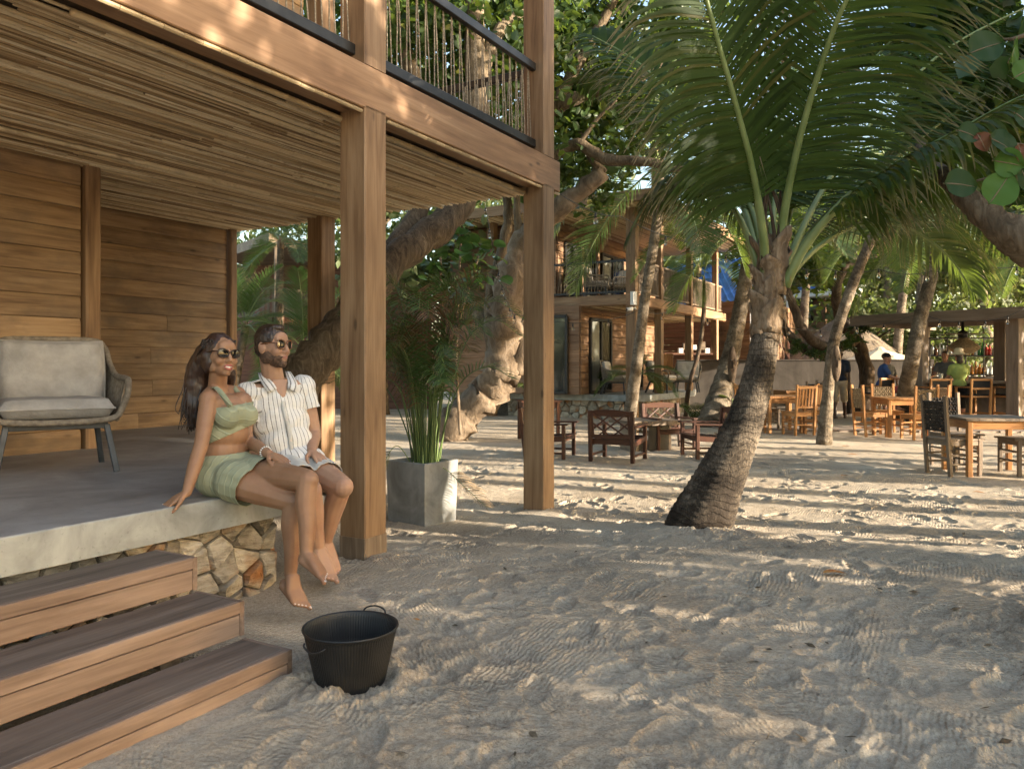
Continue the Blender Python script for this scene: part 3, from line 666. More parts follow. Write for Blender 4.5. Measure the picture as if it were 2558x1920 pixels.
def rubble(parent, P0, du, dn, w, h, size, seed, mat=None, name="stone", gap=0.010, proud=0.05, joined=None):
    """irregular stones over a w x h face; du along, dn outward"""
    rg = random.Random(seed); n = int(w*h/size**2); S = []
    for _ in range(n * 40):
        p = (rg.uniform(0, w), rg.uniform(0, h))
        if all((p[0]-q[0])**2 + ((p[1]-q[1])*1.15)**2 > (size*rg.uniform(.45, .95))**2 for q in S): S.append(p)
        if len(S) >= n * 1.5: break
    zv = Vector((0, 0, 1))
    for i, s in enumerate(S):
        poly = [(0, 0), (w, 0), (w, h), (0, h)]
        for j, q in enumerate(S):
            if i == j or (q[0]-s[0])**2 + (q[1]-s[1])**2 > (size*4)**2: continue
            nx, ny = q[0]-s[0], q[1]-s[1]; poly = clip(poly, (s[0]+q[0])/2, (s[1]+q[1])/2, nx, ny)
            if len(poly) < 3: break
        if len(poly) < 3: continue
        cx = sum(p[0] for p in poly)/len(poly); cy = sum(p[1] for p in poly)/len(poly)
        pts = []
        for k in range(len(poly)):
            a, b = poly[k], poly[(k+1) % len(poly)]; L = math.hypot(b[0]-a[0], b[1]-a[1]); m = max(1, int(L/(size*0.3)))
            for t in range(m): pts.append((a[0]+(b[0]-a[0])*t/m, a[1]+(b[1]-a[1])*t/m))
        rr = math.hypot(poly[0][0]-cx, poly[0][1]-cy) + 1e-6
        sh = 1 - gap / max(0.03, rr); pr = proud * rg.uniform(0.5, 1.1); ring0 = []; ring1 = []; ring2 = []; tilt = (rg.uniform(-.35, .35), rg.uniform(-.35, .35))
        for x, y in pts:
            jx = rg.uniform(-.1, .1)*size*.35; x1, y1 = cx + (x-cx)*sh + jx*.3, cy + (y-cy)*sh + jx*.3
            x2, y2 = cx + (x-cx)*sh*.86, cy + (y-cy)*sh*.86; x3, y3 = cx + (x-cx)*.5, cy + (y-cy)*.5
            ring0.append((x1, y1, -.05)); ring1.append((x1, y1, pr*rg.uniform(.25, .5))); ring2.append((x2, y2, pr*rg.uniform(.75, 1) + tilt[0]*(x2-cx) + tilt[1]*(y2-cy)))
        ring3 = [(cx + (x-cx)*.45, cy + (y-cy)*.45, pr*rg.uniform(.85, 1.15) + tilt[0]*(x-cx)*.45 + tilt[1]*(y-cy)*.45) for x, y in pts]
        k = len(pts); c = P0 + du*cx + zv*cy
        vs = [du*(x-cx) + zv*(y-cy) + dn*d for ring in (ring0, ring1, ring2, ring3) for x, y, d in ring]
        fs = [(r*k+i2, r*k+(i2+1) % k, (r+1)*k+(i2+1) % k, (r+1)*k+i2) for r in range(3) for i2 in range(k)] + [tuple(3*k+i2 for i2 in range(k))]
        if joined is not None: joined.add([v + c for v in vs], fs)
        else:
            me = npmesh(name, vs, fs); me.materials.append(mat or M['stone']); o = mobj(name, me, None); o.location = c; wpar(o, parent)
rubble(plat, H(-2.75, 0.07, -0.06), U, -V, 2.03, 0.455, 0.15, 2, proud=.042, gap=.010)
rubble(plat, H(-0.72, 0.08, -0.06), (V + U*0.06).normalized(), U, 0.9, 0.455, 0.15, 5, proud=.042, gap=.010)
# wooden steps
steps = thing("wooden_steps", "three wide brown wooden steps leading up to the concrete platform", "steps", H(-3.2, -0.6, 0))
for zt, bf, bb in ((0.40, -0.43, -0.155), (0.25, -0.73, -0.44), (0.095, -1.01, -0.74)):
    a0, a1 = -5.6, -1.655
    board("tread", steps, H(a0, (bf + bb)/2 + 0.012, zt - 0.024), H(a1, (bf + bb)/2 + 0.012, zt - 0.024), bb - bf - 0.028, 0.047, M['step_top'], e=0.004)
    board("tread_edge", steps, H(a0, bf + 0.010, zt - 0.0255), H(a1, bf + 0.010, zt - 0.0255), 0.024, 0.051, M['step_face'], e=0.003)
    zb = zt - 0.143 if zt > 0.2 else -0.08
    board("riser", steps, H(a0, bf + 0.014, (zt - 0.055 + zb)/2), H(a1, bf + 0.014, (zt - 0.055 + zb)/2), 0.026, zt - 0.055 - zb, M['step_face'], e=0.003)
    board("end_board", steps, H(a1 + 0.012, bf - 0.002, (zt + zb)/2 - .001), H(a1 + 0.012, bb, (zt + zb)/2 - .001), 0.022, zt - zb + .002, M['step_face'], e=0.003)
    board("support_block", steps, H(a1 - 0.3, bf + 0.045, zb + 0.0), H(a1 - 0.3, bb + .02, zb), 0.09, 0.09, M['graywood'])
    board("support_block", steps, H(a1 - 1.3, bf + 0.045, zb + 0.0), H(a1 - 1.3, bb + .02, zb), 0.09, 0.09, M['graywood'])
for a, b, z in ((-1.84, -0.731, 0.155), (-2.02, -0.431, 0.30), (-2.75, -0.731, 0.215)):
    s = MB(); s.ell((0, 0, 0), (0.008, 0.008, 0.004), Matrix.Rotation(R(90), 3, 'X'), 10, 6); o = s.build("bolt", M['graywood'], None); o.location = H(a, b + .012, z); o.rotation_euler = (0, 0, -TH + R(90) - R(90)); wpar(o, steps)
# ------------------------------------------------------------------ plants
def leaf_cloud(C, size, rg, aspect=0.6, up=0.5, droop=0.0, fold=0.25):
    """one 2-quad folded leaf at every row of C"""
    n = len(C); nv = rg.normal(size=(n, 3)); nv[:, 2] += up * 2; nv /= np.linalg.norm(nv, axis=1)[:, None]
    d = rg.normal(size=(n, 3)); d[:, 2] -= droop * 2; d -= nv * (d * nv).sum(1)[:, None]; d /= np.linalg.norm(d, axis=1)[:, None]
    s = np.cross(nv, d); L = size * rg.uniform(0.6, 1.25, n)[:, None]; W = L * aspect * 0.5
    b = C - d * L * 0.5; t = C + d * L * 0.5; up_ = nv * W * fold
    v = np.stack([b, b + d*L*0.30 + s*W + up_, b + d*L*0.72 + s*W*0.85 + up_, t - nv*L*0.08, b + d*L*0.72 - s*W*0.85 + up_, b + d*L*0.30 - s*W + up_], 1)
    k = np.arange(n)[:, None] * 6
    f = np.concatenate([k + np.array([0, 1, 2, 3]), k + np.array([0, 3, 4, 5])], 0)
    return v.reshape(-1, 3), f
def blob_points(rg, c, r, n, clumps=40, spread=0.22, shell=0.55):
    """leaf positions gathered in clumps through an ellipsoid"""
    c = np.array(c, float); r = np.array(r, float); q = rg.normal(size=(clumps, 3)); q /= np.linalg.norm(q, axis=1)[:, None]
    q *= (shell + (1 - shell) * rg.random((clumps, 1))); cc = c + q * r; sz = spread * r.mean() * rg.uniform(0.6, 1.5, clumps)
    k = rg.integers(0, clumps, n); p = rg.normal(size=(n, 3)); p *= np.array([1, 1, .65]); return cc[k] + p * sz[k][:, None]
def crown_obj(pts, size, mat, parent, rg, aspect=0.6, up=0.4, droop=0.1, name="crown"):
    v, f = leaf_cloud(pts, size, rg, aspect, up, droop); me = npmesh(name, v, f); me.materials.append(mat)
    o = mobj(name, me, None); wpar(o, parent); tag(o, kind="stuff"); return o
def limb(mb, pts, rads, n=10, seg=6, rg=None, rough=0.08):
    P = spline([list(p) for p in pts], seg * (len(pts) - 1) + 1); Rr = np.interp(np.linspace(0, len(pts)-1, len(P)), range(len(pts)), rads)
    if rg is not None:
        Rr = [r * (1 + rg.uniform(-rough, rough)) for r in Rr]; P = [Vector(p) + Vector((rg.uniform(-1, 1), rg.uniform(-1, 1), rg.uniform(-1, 1))) * r * 0.10 for p, r in zip(P, Rr)]
    k0 = len(mb.v); mb.tube(P, list(Rr), n)
    if rg is not None:
        for i in range(k0, len(mb.v)):
            ring = (i - k0) // n; p = Vector(mb.v[i]); c = Vector(P[min(ring, len(P)-1)]); mb.v[i] = tuple(c + (p - c) * (1 + rg.uniform(-rough, rough)))
    return P
def frond_mesh(name, pts, n=70, maxlen=0.8, width=0.034, t0=0.22, droop=0.5, rr=(0.03, 0.006), rg=None, up=None, fwd=0.55, vee=0.35, cut=0.0, seg=4, mats=None, tilt=0.0):
    """a pinnate leaf: stalk along pts, leaflets in two rows, tips sagging; one mesh with two materials"""
    rg = rg or random.Random(1); P = [Vector(p) for p in spline([list(p) for p in pts], 26)]; k = len(P)
    tan = [(P[min(i+1, k-1)] - P[max(i-1, 0)]).normalized() for i in range(k)]
    b = MB(); rad = [rr[0] + (rr[1]-rr[0]) * (i/(k-1))**0.6 for i in range(k)]; b.tube(P, rad, 6, True, True, 1.0)
    nst = len(b.f); tip = [0.0] * len(b.v); g = Vector((0, 0, -1))
    for i in range(n):
        t = t0 + (1 - t0) * (i + 0.5) / n; x = t * (k-1); j = min(int(x), k-2); fr = x - j
        c = P[j].lerp(P[j+1], fr); T = tan[j].lerp(tan[j+1], fr).normalized()
        upv = Vector(up) if up is not None else Vector((0, 0, 1)); S = T.cross(upv)
        if S.length < 0.05: S = T.cross(Vector((0, 1, 0)))
        S.normalize(); N = S.cross(T).normalized(); u = (t - t0)/(1 - t0)
        Ls = maxlen * (0.42 + 0.58 * math.sin(math.pi * min(1, u*0.80 + 0.22))) * (1 if u < 0.85 else 1 - (u-0.85)*2.6)
        for sgn in (-1, 1):
            if rg.random() < cut: continue
            L = Ls * rg.uniform(0.85, 1.1); f_ = fwd + u*0.45 + rg.uniform(-.08, .08)
            d = (S*sgn + T*f_ + N*(vee + tilt*sgn + rg.uniform(-.06, .06))).normalized(); p = c.copy(); w = width * rg.uniform(.8, 1.15)
            dr = droop * rg.uniform(.7, 1.35); vs = []; tp = []
            for s in range(seg + 1):
                q = s/seg; ww = w * (0.55 if s == 0 else (1.0 if q < 0.6 else 1.0 - (q-0.6)/0.4*0.93)); side = d.cross(N.cross(d).cross(d)) 
                side = d.cross(N).normalized(); side = (side + N*0.25*sgn).normalized()
                vs += [p - side*ww/2, p + side*ww/2]; tp += [q*rg.uniform(.95, 1.04)]*2
                p = p + d * (L/seg); d = (d + g * dr * (0.25 + q) * 0.55 + S*rg.uniform(-.03, .03)).normalized()
            b.add(vs, [(2*s, 2*s+1, 2*s+3, 2*s+2) for s in range(seg)]); tip += tp
    me = b.mesh(name); at = me.attributes.new("tip", 'FLOAT', 'POINT'); at.data.foreach_set("value", tip)
    for m in (mats or (M['rachis'], M['frond'])): me.materials.append(m)
    me.polygons.foreach_set("material_index", [0]*nst + [1]*(len(b.f)-nst)); return me
def arch(L, el, bend, n=6):
    """stalk leaving at elevation el, bending down by bend over its length (local, along +X)"""
    p = Vector((0, 0, 0)); out = [p.copy()]; a = el
    for i in range(n):
        p = p + Vector((math.cos(a), 0, math.sin(a))) * (L/n); a -= bend/n; out.append(p.copy())
    return out
_fr = random.Random(31)
GEN = [frond_mesh("frond", arch(3.1, R(e), R(bd)), 62, 0.85, 0.028, 0.16, dr, (0.028, 0.006), _fr, seg=3, cut=0.03, mats=(M['rachis'], M['frond_far']))
       for e, bd, dr in ((78, 55, .35), (55, 80, .5), (30, 85, .6), (5, 75, .7), (-25, 50, .6))]
def palm_tree(base, pts, rads, label, nf=15, scale=1.0, seed=1, group=None, tmat=None, crown=True, name="palm_tree", cat="palm tree"):
    """pts: world points along the trunk, last one is the crown's heart"""
    rg = random.Random(seed); t = thing(name, label, cat, base, 0, group); b = MB()
    P = spline([list(p) for p in pts], 40); Rr = np.interp(np.linspace(0, 1, 40), np.linspace(0, 1, len(rads)), rads)
    b.tube(P, [r * (1.04 if i % 2 else 0.97) for i, r in enumerate(Rr)], 12); b.build("trunk", tmat or M['palm_far'], t)
    if crown:
        top = Vector(P[-1]); sh = MB(); sh.ell(top + Vector((0, 0, .02)), (rads[-1]*1.2, rads[-1]*1.2, rads[-1]*2.4), None, 10, 6); sh.build("crownshaft", M['fiber'], t)
        for k in range(nf):
            me = GEN[min(4, int(k/nf*5))]; o = bpy.data.objects.new("frond", me); COL.objects.link(o)
            o.location = top + Vector((0, 0, rads[-1])); o.rotation_euler = (rg.uniform(-.15, .15), rg.uniform(-.12, .12), k*2.399 + rg.uniform(-.3, .3)); s = scale*rg.uniform(.85, 1.1); o.scale = (s, s, s)
            wpar(o, t)
    return t
# --- the leaning coconut palm in front
palm = thing("coconut_palm", "leaning coconut palm with swollen dark ringed trunk in the foreground sand", "palm tree", G(1740, 1335))
PD = 6.35
tp = [D(x, y, PD) for x, y in ((1722, 1362), (1752, 1300), (1792, 1210), (1833, 1120), (1868, 1030), (1894, 940), (1911, 850), (1921, 770), (1927, 700))]
rw = [.255, .258, .205, .165, .140, .123, .110, .108, .09]
P_ = spline([list(p) for p in tp], 150); rr_ = np.interp(np.linspace(0, 8, 150), range(9), rw); b = MB(); _pr = random.Random(2)
b.tube(P_, [r * (1.0 + (0.022 if i % 3 == 0 else -0.012 if i % 3 == 1 else 0.0) + _pr.uniform(-.008, .008)) for i, r in enumerate(rr_)], 28)
for i in range(len(b.v)):
    p = Vector(b.v[i]); c = Vector(P_[min(i // 28, 149)]); b.v[i] = tuple(c + (p-c) * (1 + _pr.uniform(-.018, .018)))
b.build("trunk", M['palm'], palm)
# fibrous boots wrapped round the crown
def boot(c, az, h, w, r0, flare, rg, parent, name="leaf_base"):
    vs = []; nu, nv_ = 7, 7
    for i in range(nv_):
        t = i/(nv_-1); hw = w * (1 - t**1.6) * (0.5 + 0.5*min(1, t*6)) + 0.01; rr = r0 + flare * t*t + 0.012*math.sin(t*9)
        for j in range(nu):
            s = (j/(nu-1) - .5)*2; a = az + s*hw/r0 + rg.uniform(-.03, .03); q = rr + rg.uniform(-.006, .006) + 0.02*(1-abs(s))
            vs.append(c + Vector((math.cos(a)*q, math.sin(a)*q, h*t + rg.uniform(-.008, .008))))
    fs = [(i*nu+j, i*nu+j+1, (i+1)*nu+j+1, (i+1)*nu+j) for i in range(nv_-1) for j in range(nu-1)]
    o = MB().add(vs, fs, True).build(name, M['fiber'], parent); m = o.modifiers.new("thick", 'SOLIDIFY'); m.thickness = 0.012; return o
for k in range(17):
    t = k/17; y = 850 - 200*t; x = 1912 + 22*t; c = D(x, y, PD)
    boot(c - Vector((0, 0, .02)), k*2.45, _pr.uniform(.22, .36), _pr.uniform(.13, .20), 0.106 - .012*t, _pr.uniform(.0, .06) + (.05 if k > 11 else 0), _pr, palm)
heart = D(1930, 690, PD)
for k in range(70):                                              # loose fibres and torn sheath strips
    a = _pr.uniform(0, 6.28); t = _pr.random(); c = D(1912 + 22*t, 850 - 190*t, PD); r0 = .112 + _pr.uniform(0, .03); p0 = c + Vector((math.cos(a)*r0, math.sin(a)*r0, 0)); L = _pr.uniform(.06, .24); o_ = _pr.uniform(.0, .09); b = MB(); wv = _pr.uniform(.002, .010); vs = []
    tv = Vector((-math.sin(a), math.cos(a), 0))
    for s in range(5): q = p0 + Vector((math.cos(a)*o_*(s/4)**1.5, math.sin(a)*o_*(s/4)**1.5, (-L if k % 3 else L*.7)*s/4)) + tv*_pr.uniform(-.008, .008); vs += [q - tv*wv*(1 - s/5), q + tv*wv*(1 - s/5)]
    b.add(vs, [(2*s, 2*s+1, 2*s+3, 2*s+2) for s in range(4)]); b.build("fibre_strip", M['fiber'] if k % 2 else M['frond_dry'], palm)
def pf(track, n=95, **kw):
    """frond of the front palm: (pixel x, pixel y, distance) along its stalk"""
    kw.setdefault('seg', 6); me = frond_mesh("frond", [D(*q) for q in track], int(n*1.0), **kw); o = mobj("frond", me, None); wpar(o, palm); return o
pf(((1912, 720, 6.33), (1908, 600, 6.25), (1882, 440, 6.0), (1850, 310, 5.75), (1800, 130, 5.45), (1725, -110, 5.15), (1600, -260, 4.9)), 112, maxlen=1.05, width=.025, t0=.27, droop=.62, rr=(.052, .010), up=(0.1, -1, .15), vee=.05, fwd=.30, rg=random.Random(41))
pf(((1938, 715, 6.35), (1955, 560, 6.25), (1985, 400, 6.0), (2035, 215, 5.7), (2110, 10, 5.35), (2230, -180, 5.0), (2400, -300, 4.8)), 112, maxlen=1.05, width=.025, t0=.25, droop=.62, rr=(.050, .010), up=(-.25, -1, .15), vee=.05, fwd=.30, rg=random.Random(42))
pf(((1960, 715, 6.30), (2015, 610, 6.2), (2120, 490, 6.0), (2240, 410, 5.8), (2400, 325, 5.5), (2560, 240, 5.3), (2740, 190, 5.1)), 100, maxlen=.85, width=.029, t0=.26, droop=.95, rr=(.050, .010), vee=-.25, fwd=.35, rg=random.Random(43))
pf(((1950, 700, 6.45), (2010, 560, 6.6), (2090, 420, 6.8), (2210, 270, 7.1), (2370, 120, 7.3), (2560, 20, 7.4)), 90, maxlen=.95, width=.030, t0=.25, droop=.6, rr=(.042, .010), up=(-.5, -.7, .6), vee=.0, fwd=.35, rg=random.Random(44))
pf(((1900, 690, 6.40), (1868, 590, 6.45), (1825, 510, 6.5), (1760, 458, 6.55), (1690, 455, 6.6), (1620, 500, 6.65), (1575, 580, 6.65)), 85, maxlen=.72, width=.026, t0=.22, droop=.85, rr=(.040, .007), vee=.0, fwd=.45, rg=random.Random(45))
pf(((1915, 690, 6.5), (1880, 530, 6.9), (1800, 380, 7.4), (1690, 260, 7.9), (1560, 200, 8.3), (1450, 210, 8.6)), 90, maxlen=.95, width=.030, t0=.2, droop=.7, rr=(.040, .008), vee=.1, rg=random.Random(46))
pf(((1955, 700, 6.55), (2050, 570, 7.0), (2180, 500, 7.4), (2320, 490, 7.8), (2440, 540, 8.0), (2520, 620, 8.1)), 85, maxlen=.8, width=.027, t0=.2, droop=.9, rr=(.040, .008), vee=.0, rg=random.Random(47), mats=(M['rachis'], M['frond_far']))
pf(((1925, 690, 6.5), (1935, 500, 7.0), (1950, 330, 7.6), (1990, 150, 8.2), (2060, 0, 8.7)), 80, maxlen=1.0, width=.032, t0=.2, droop=.45, rr=(.040, .008), up=(0, -1, .3), rg=random.Random(48))
pf(((1950, 700, 6.5), (2060, 540, 6.9), (2230, 400, 7.3), (2420, 260, 7.6), (2600, 180, 7.8)), 85, maxlen=.9, width=.030, t0=.2, droop=.8, rr=(.040, .008), vee=.0, rg=random.Random(49))
pf(((1940, 690, 6.6), (1990, 470, 7.2), (2090, 270, 7.8), (2230, 100, 8.3), (2400, -20, 8.6)), 85, maxlen=1.0, width=.032, t0=.2, droop=.6, rr=(.040, .008), up=(-.3, -.8, .5), rg=random.Random(50))
pf(((1905, 690, 6.5), (1850, 500, 7.0), (1740, 320, 7.5), (1610, 170, 7.9), (1480, 90, 8.2)), 85, maxlen=.95, width=.032, t0=.2, droop=.7, rr=(.040, .008), up=(.3, -.8, .5), rg=random.Random(51))
pf(((1960, 705, 6.4), (2040, 620, 6.6), (2150, 560, 6.9), (2270, 570, 7.1), (2370, 640, 7.2), (2430, 730, 7.2)), 80, maxlen=.75, width=.026, t0=.2, droop=.9, rr=(.036, .007), rg=random.Random(52), mats=(M['rachis'], M['frond_far']))
# the unopened and withered blades hanging in the middle
for k in range(30):
    x = _pr.uniform(1880, 1975); y0 = _pr.uniform(-40, 260); d = _pr.uniform(5.9, 6.3); q = []
    L = _pr.uniform(180, 330); sw = _pr.uniform(-25, 35); ph = _pr.uniform(0, 6)
    for s in range(9): q.append(D(x + sw*s/8 + 9*math.sin(ph + s*.9) + (s/8)**2*25, y0 + L*s/8, d))
    b = MB(); wv = _pr.uniform(.006, .011); vs = []
    for s, p in enumerate(q):
        w = Vector((math.cos(ph + s*.5), math.sin(ph + s*.5), 0)) * wv * (1 - s/9.5); vs += [p - w, p + w]
    b.add(vs, [(2*s, 2*s+1, 2*s+3, 2*s+2) for s in range(8)]); b.build("withered_blade", M['frond_dry'], palm)
b = MB()
for k in range(7):
    b.tube(spline([list(D(1925 + _pr.uniform(-15, 25), 700, 6.3)), list(D(1930 + _pr.uniform(-30, 40), 560, 6.25)), list(D(1935 + _pr.uniform(-35, 50), 430, 6.2))], 8), [.022, .020, .018, .016, .013, .010, .008, .003], 6)
b.build("flower_spathe", M['bark_dark'], palm)
# --- sea grape trees behind the house
_tr = random.Random(12); nr = np.random.default_rng(12)
tA = thing("sea_grape_tree", "thick dark trunk leaning right behind the post beside the seated man", "tree", D(690, 1120, 7.95))
b = MB(); limb(b, [D(*q) for q in ((640, 1190, 7.9), (735, 980, 8.0), (835, 842, 8.25), (985, 655, 9.2), (1150, 508, 9.9), (1190, 330, 10.5), (1188, 150, 10.8), (1180, -120, 11))], [.26, .235, .215, .19, .185, .15, .14, .12], 14, 8, _tr)
b.build("trunk", M['bark'], tA)
b = MB(); limb(b, [D(*q) for q in ((900, 760, 8.7), (966, 640, 9.3), (1050, 520, 10.0), (1090, 380, 10.4), (1010, 120, 11), (960, -80, 11.4))], [.15, .125, .12, .11, .10, .08], 12, 8, _tr)
limb(b, [D(*q) for q in ((1190, 230, 10.7), (1240, 90, 11), (1310, 20, 11.4), (1360, -60, 12))], [.10, .09, .07, .05], 10, 6, _tr)
b.build("branch", M['bark'], tA)
pts = np.concatenate([blob_points(nr, D(1080, 60, 11.8), (2.1, 1.6, 1.5), 5200, 46), blob_points(nr, D(900, -40, 12.0), (1.6, 1.5, 1.4), 2500, 30), blob_points(nr, D(1150, 330, 12.3), (1.5, 1.2, 1.0), 2200, 26)])
crown_obj(pts, .17, M['crown'], tA, nr, .55)
tB = thing("sea_grape_tree", "pale forked tree with crooked trunk behind the potted palm and string lights", "tree", D(1120, 1100, 14.5))
b = MB(); limb(b, [D(*q) for q in ((1105, 1110, 14.6), (1135, 1060, 14.6), (1205, 995, 14.5), (1252, 930, 14.4), (1262, 830, 14.3), (1285, 705, 14.2), (1312, 600, 14.0), (1400, 520, 13.6), (1508, 428, 13.2))], [.34, .34, .33, .33, .37, .33, .24, .17, .13], 18, 7, _tr, .15)
limb(b, [D(*q) for q in ((1290, 930, 14.3), (1318, 800, 14.2), (1325, 690, 14.1), (1300, 600, 14))], [.16, .17, .14, .10], 12, 6, _tr, .14)
b.build("trunk", M['bark_light'], tB)
b = MB(); limb(b, [D(*q) for q in ((1235, 900, 14.4), (1228, 740, 14.6), (1262, 600, 14.7), (1268, 500, 14.8), (1230, 330, 15))], [.17, .14, .10, .09, .07], 10, 6, _tr)
limb(b, [D(*q) for q in ((1300, 620, 14.1), (1294, 560, 14), (1292, 470, 14), (1310, 330, 14))], [.10, .07, .06, .05], 9, 6, _tr)
limb(b, [D(*q) for q in ((1240, 850, 14.5), (1205, 800, 14.7), (1188, 770, 14.8))], [.17, .15, .13], 10, 5, _tr)
limb(b, [D(*q) for q in ((1310, 770, 14.2), (1325, 720, 14.1), (1335, 660, 14))], [.10, .09, .05], 9, 5, _tr)
for tr, rd in ((((1330, 430, 13.6), (1390, 385, 13.3), (1445, 362, 13.1), (1512, 396, 12.9), (1620, 405, 12.6), (1720, 428, 12.4), (1800, 420, 12.2)), [.10, .10, .10, .095, .075, .06, .04]),
               (((1300, 330, 13.6), (1390, 268, 13.2), (1490, 228, 13), (1590, 200, 12.8), (1690, 130, 12.6)), [.13, .12, .10, .08, .05]),
               (((1390, 262, 13.3), (1440, 165, 13.3), (1487, 82, 13.2), (1560, -40, 13)), [.12, .11, .09, .06]),
               (((1445, 362, 13.1), (1490, 300, 13), (1540, 250, 12.8)), [.045, .035, .02]), (((1508, 428, 13.2), (1480, 400, 13.2), (1450, 330, 13.4)), [.07, .06, .04])):
    limb(b, [D(*q) for q in tr], rd, 10, 6, _tr)
b.build("branch", M['bark'], tB)
pts = np.concatenate([blob_points(nr, D(x, y, d), r, n, cl, .24) for x, y, d, r, n, cl in (
    (1480, 120, 14.0, (2.1, 1.6, 1.5), 3600, 42), (1640, 40, 13.5, (1.9, 1.5, 1.4), 2600, 34), (1500, 330, 14.3, (1.5, 1.2, 1.0), 1500, 24), (1330, 180, 14.6, (1.6, 1.4, 1.3), 2000, 26), (1420, 470, 14.8, (1.0, 1.0, .6), 600, 12))])
crown_obj(pts, .17, M['crown'], tB, nr, .6)
# young sea grape with round leaves between the trunks
tG = thing("sea_grape_sapling", "young sea grape with big round green leaves between the two trunks", "shrub", D(1150, 1080, 13.4))
b = MB()
for tr in (((1150, 1085, 13.4), (1140, 900, 13.2), (1146, 700, 13.0), (1156, 540, 13.0)), ((1146, 800, 13.2), (1180, 690, 13.1), (1195, 640, 13)), ((1142, 860, 13.3), (1105, 760, 13.1), (1100, 640, 13))):
    limb(b, [D(*q) for q in tr], [.03, .026, .022, .015][:len(tr)], 7, 6, _tr)
b.build("stem", M['bark_light'], tG)
def round_leaf(name="leaf"):
    vs = [(0, 0, 0), (0.5, 0, .04)]; n = 12
    for i in range(n):
        a = math.pi + 2*math.pi*(i+.5)/n; vs.append((0.5 + 0.5*math.cos(a), 0.52*math.sin(a), 0.10*abs(math.sin(a)) - .05*math.cos(a)**2 + .03*math.sin(3*a)))
    fs = [(1, 2+i, 2+(i+1) % n) for i in range(n)]
    me = npmesh(name, vs, fs, True); me.materials.append(M['grape']); return me
RL = round_leaf()
def put_leaf(parent, p, size, rg, name="leaf", me=None, tiltz=None):
    o = bpy.data.objects.new(name, me or RL); COL.objects.link(o); o.location = p
    o.rotation_euler = (rg.uniform(-.9, .9), rg.uniform(-.3, .9), rg.uniform(0, 6.28)) if tiltz is None else tiltz; o.scale = (size,)*3; wpar(o, parent); return o
for k in range(115):
    a = _tr.choice(((1090, 640), (1140, 560), (1165, 640), (1210, 590), (1100, 720), (1180, 690), (1220, 660), (1060, 600)))
    put_leaf(tG, D(a[0] + _tr.gauss(0, 26), a[1] + _tr.gauss(0, 36), 13 + _tr.gauss(0, .25)), _tr.uniform(.14, .24), _tr)
# --- areca palm in the concrete planter
areca = thing("areca_palm", "feathery potted areca palm with browned tips growing in the square concrete planter", "potted palm", (-0.78, 6.98, .30))
for k in range(46):
    az = k*2.399 + _tr.uniform(-.3, .3); out = _tr.uniform(.10, .66); h = _tr.uniform(.85, 1.8); r0 = _tr.uniform(.02, .13)
    bx, by = -0.78 + r0*math.cos(az), 6.98 + r0*math.sin(az)
    if math.sin(az) < -.5 and out > .45: out *= .6
    pts = [(bx, by, .28), (bx + out*.18*math.cos(az), by + out*.18*math.sin(az), .28 + h*.45), (bx + out*.5*math.cos(az), by + out*.5*math.sin(az), .28 + h*.86), (bx + out*1.0*math.cos(az), by + out*math.sin(az), .28 + h), (bx + out*1.45*math.cos(az), by + out*1.45*math.sin(az), .28 + h*.90)]
    me = frond_mesh("frond", pts, 24, .30, .0105, .36, .62, (.009, .003), _tr, seg=4, vee=.30, cut=.08, mats=(M['areca_stem'], M['areca'] if k % 3 else M['areca_dry']))
    o = mobj("frond", me, None); wpar(o, areca)
for tr in (((-.74, 6.9, .30), (-.60, 6.78, .36), (-.42, 6.70, .22), (-.22, 6.62, .05)), ((-.86, 6.95, .3), (-1.0, 6.8, .55), (-1.12, 6.7, .35), (-1.15, 6.66, .1))):
    o = mobj("frond", frond_mesh("frond", tr, 18, .22, .012, .45, .8, (.006, .002), _tr, seg=3, mats=(M['rachis'], M['frond_dry'])), None); wpar(o, areca)
# --- slim palms of the middle ground
palm_tree(G(1576, 1058), [G(1570, 1062), D(1592, 900, 17.4), D(1612, 740, 17.3), D(1640, 560, 17.2), D(1648, 420, 17.1)], [.16, .125, .115, .11, .10], "slim palm in front of the far house's corner post with white box", 16, 1.15, 3)
palm_tree(G(1788, 1060), [G(1775, 1068), D(1812, 940, 18.3), D(1838, 830, 18.2), D(1866, 680, 18), D(1885, 560, 17.9)], [.34, .23, .18, .165, .14], "stout palm with a dark carved mask, left of the foreground palm", 13, 1.0, 4)
palm_tree(G(2058, 1110), [G(2058, 1110), D(2068, 980, 13.6), D(2082, 860, 13.5), D(2112, 760, 13.4), D(2150, 660, 13.3), D(2200, 540, 13.2), D(2230, 440, 13.2)], [.14, .095, .092, .09, .085, .08, .07], "bare curved slim trunk with a carved mask standing alone on the open sand", 12, .75, 5, cat="tree", name="slim_tree")
palm_tree(G(2252, 1046), [G(2250, 1046), D(2272, 930, 17), D(2298, 800, 17), D(2326, 690, 17), D(2352, 540, 17)], [.22, .16, .145, .135, .12], "leaning palm rising in front of the bar's roof edge", 15, 1.0, 6)
sap = thing("palm_sapling", "thin dark curved pole-like stem beside the far terrace", "sapling", G(1715, 1045)); b = MB()
limb(b, [G(1712, 1045), D(1722, 960, 18), D(1745, 880, 18), D(1758, 780, 18), D(1758, 690, 18)], [.06, .055, .05, .05, .03], 8, 6, _tr); b.build("stem", M['bark_dark'], sap)
for k in range(6): put = bpy.data.objects.new("frond", GEN[k % 5]); COL.objects.link(put); put.location = D(1758, 690, 18); put.rotation_euler = (0, 0, k*1.1); put.scale = (.35,)*3; wpar(put, sap)
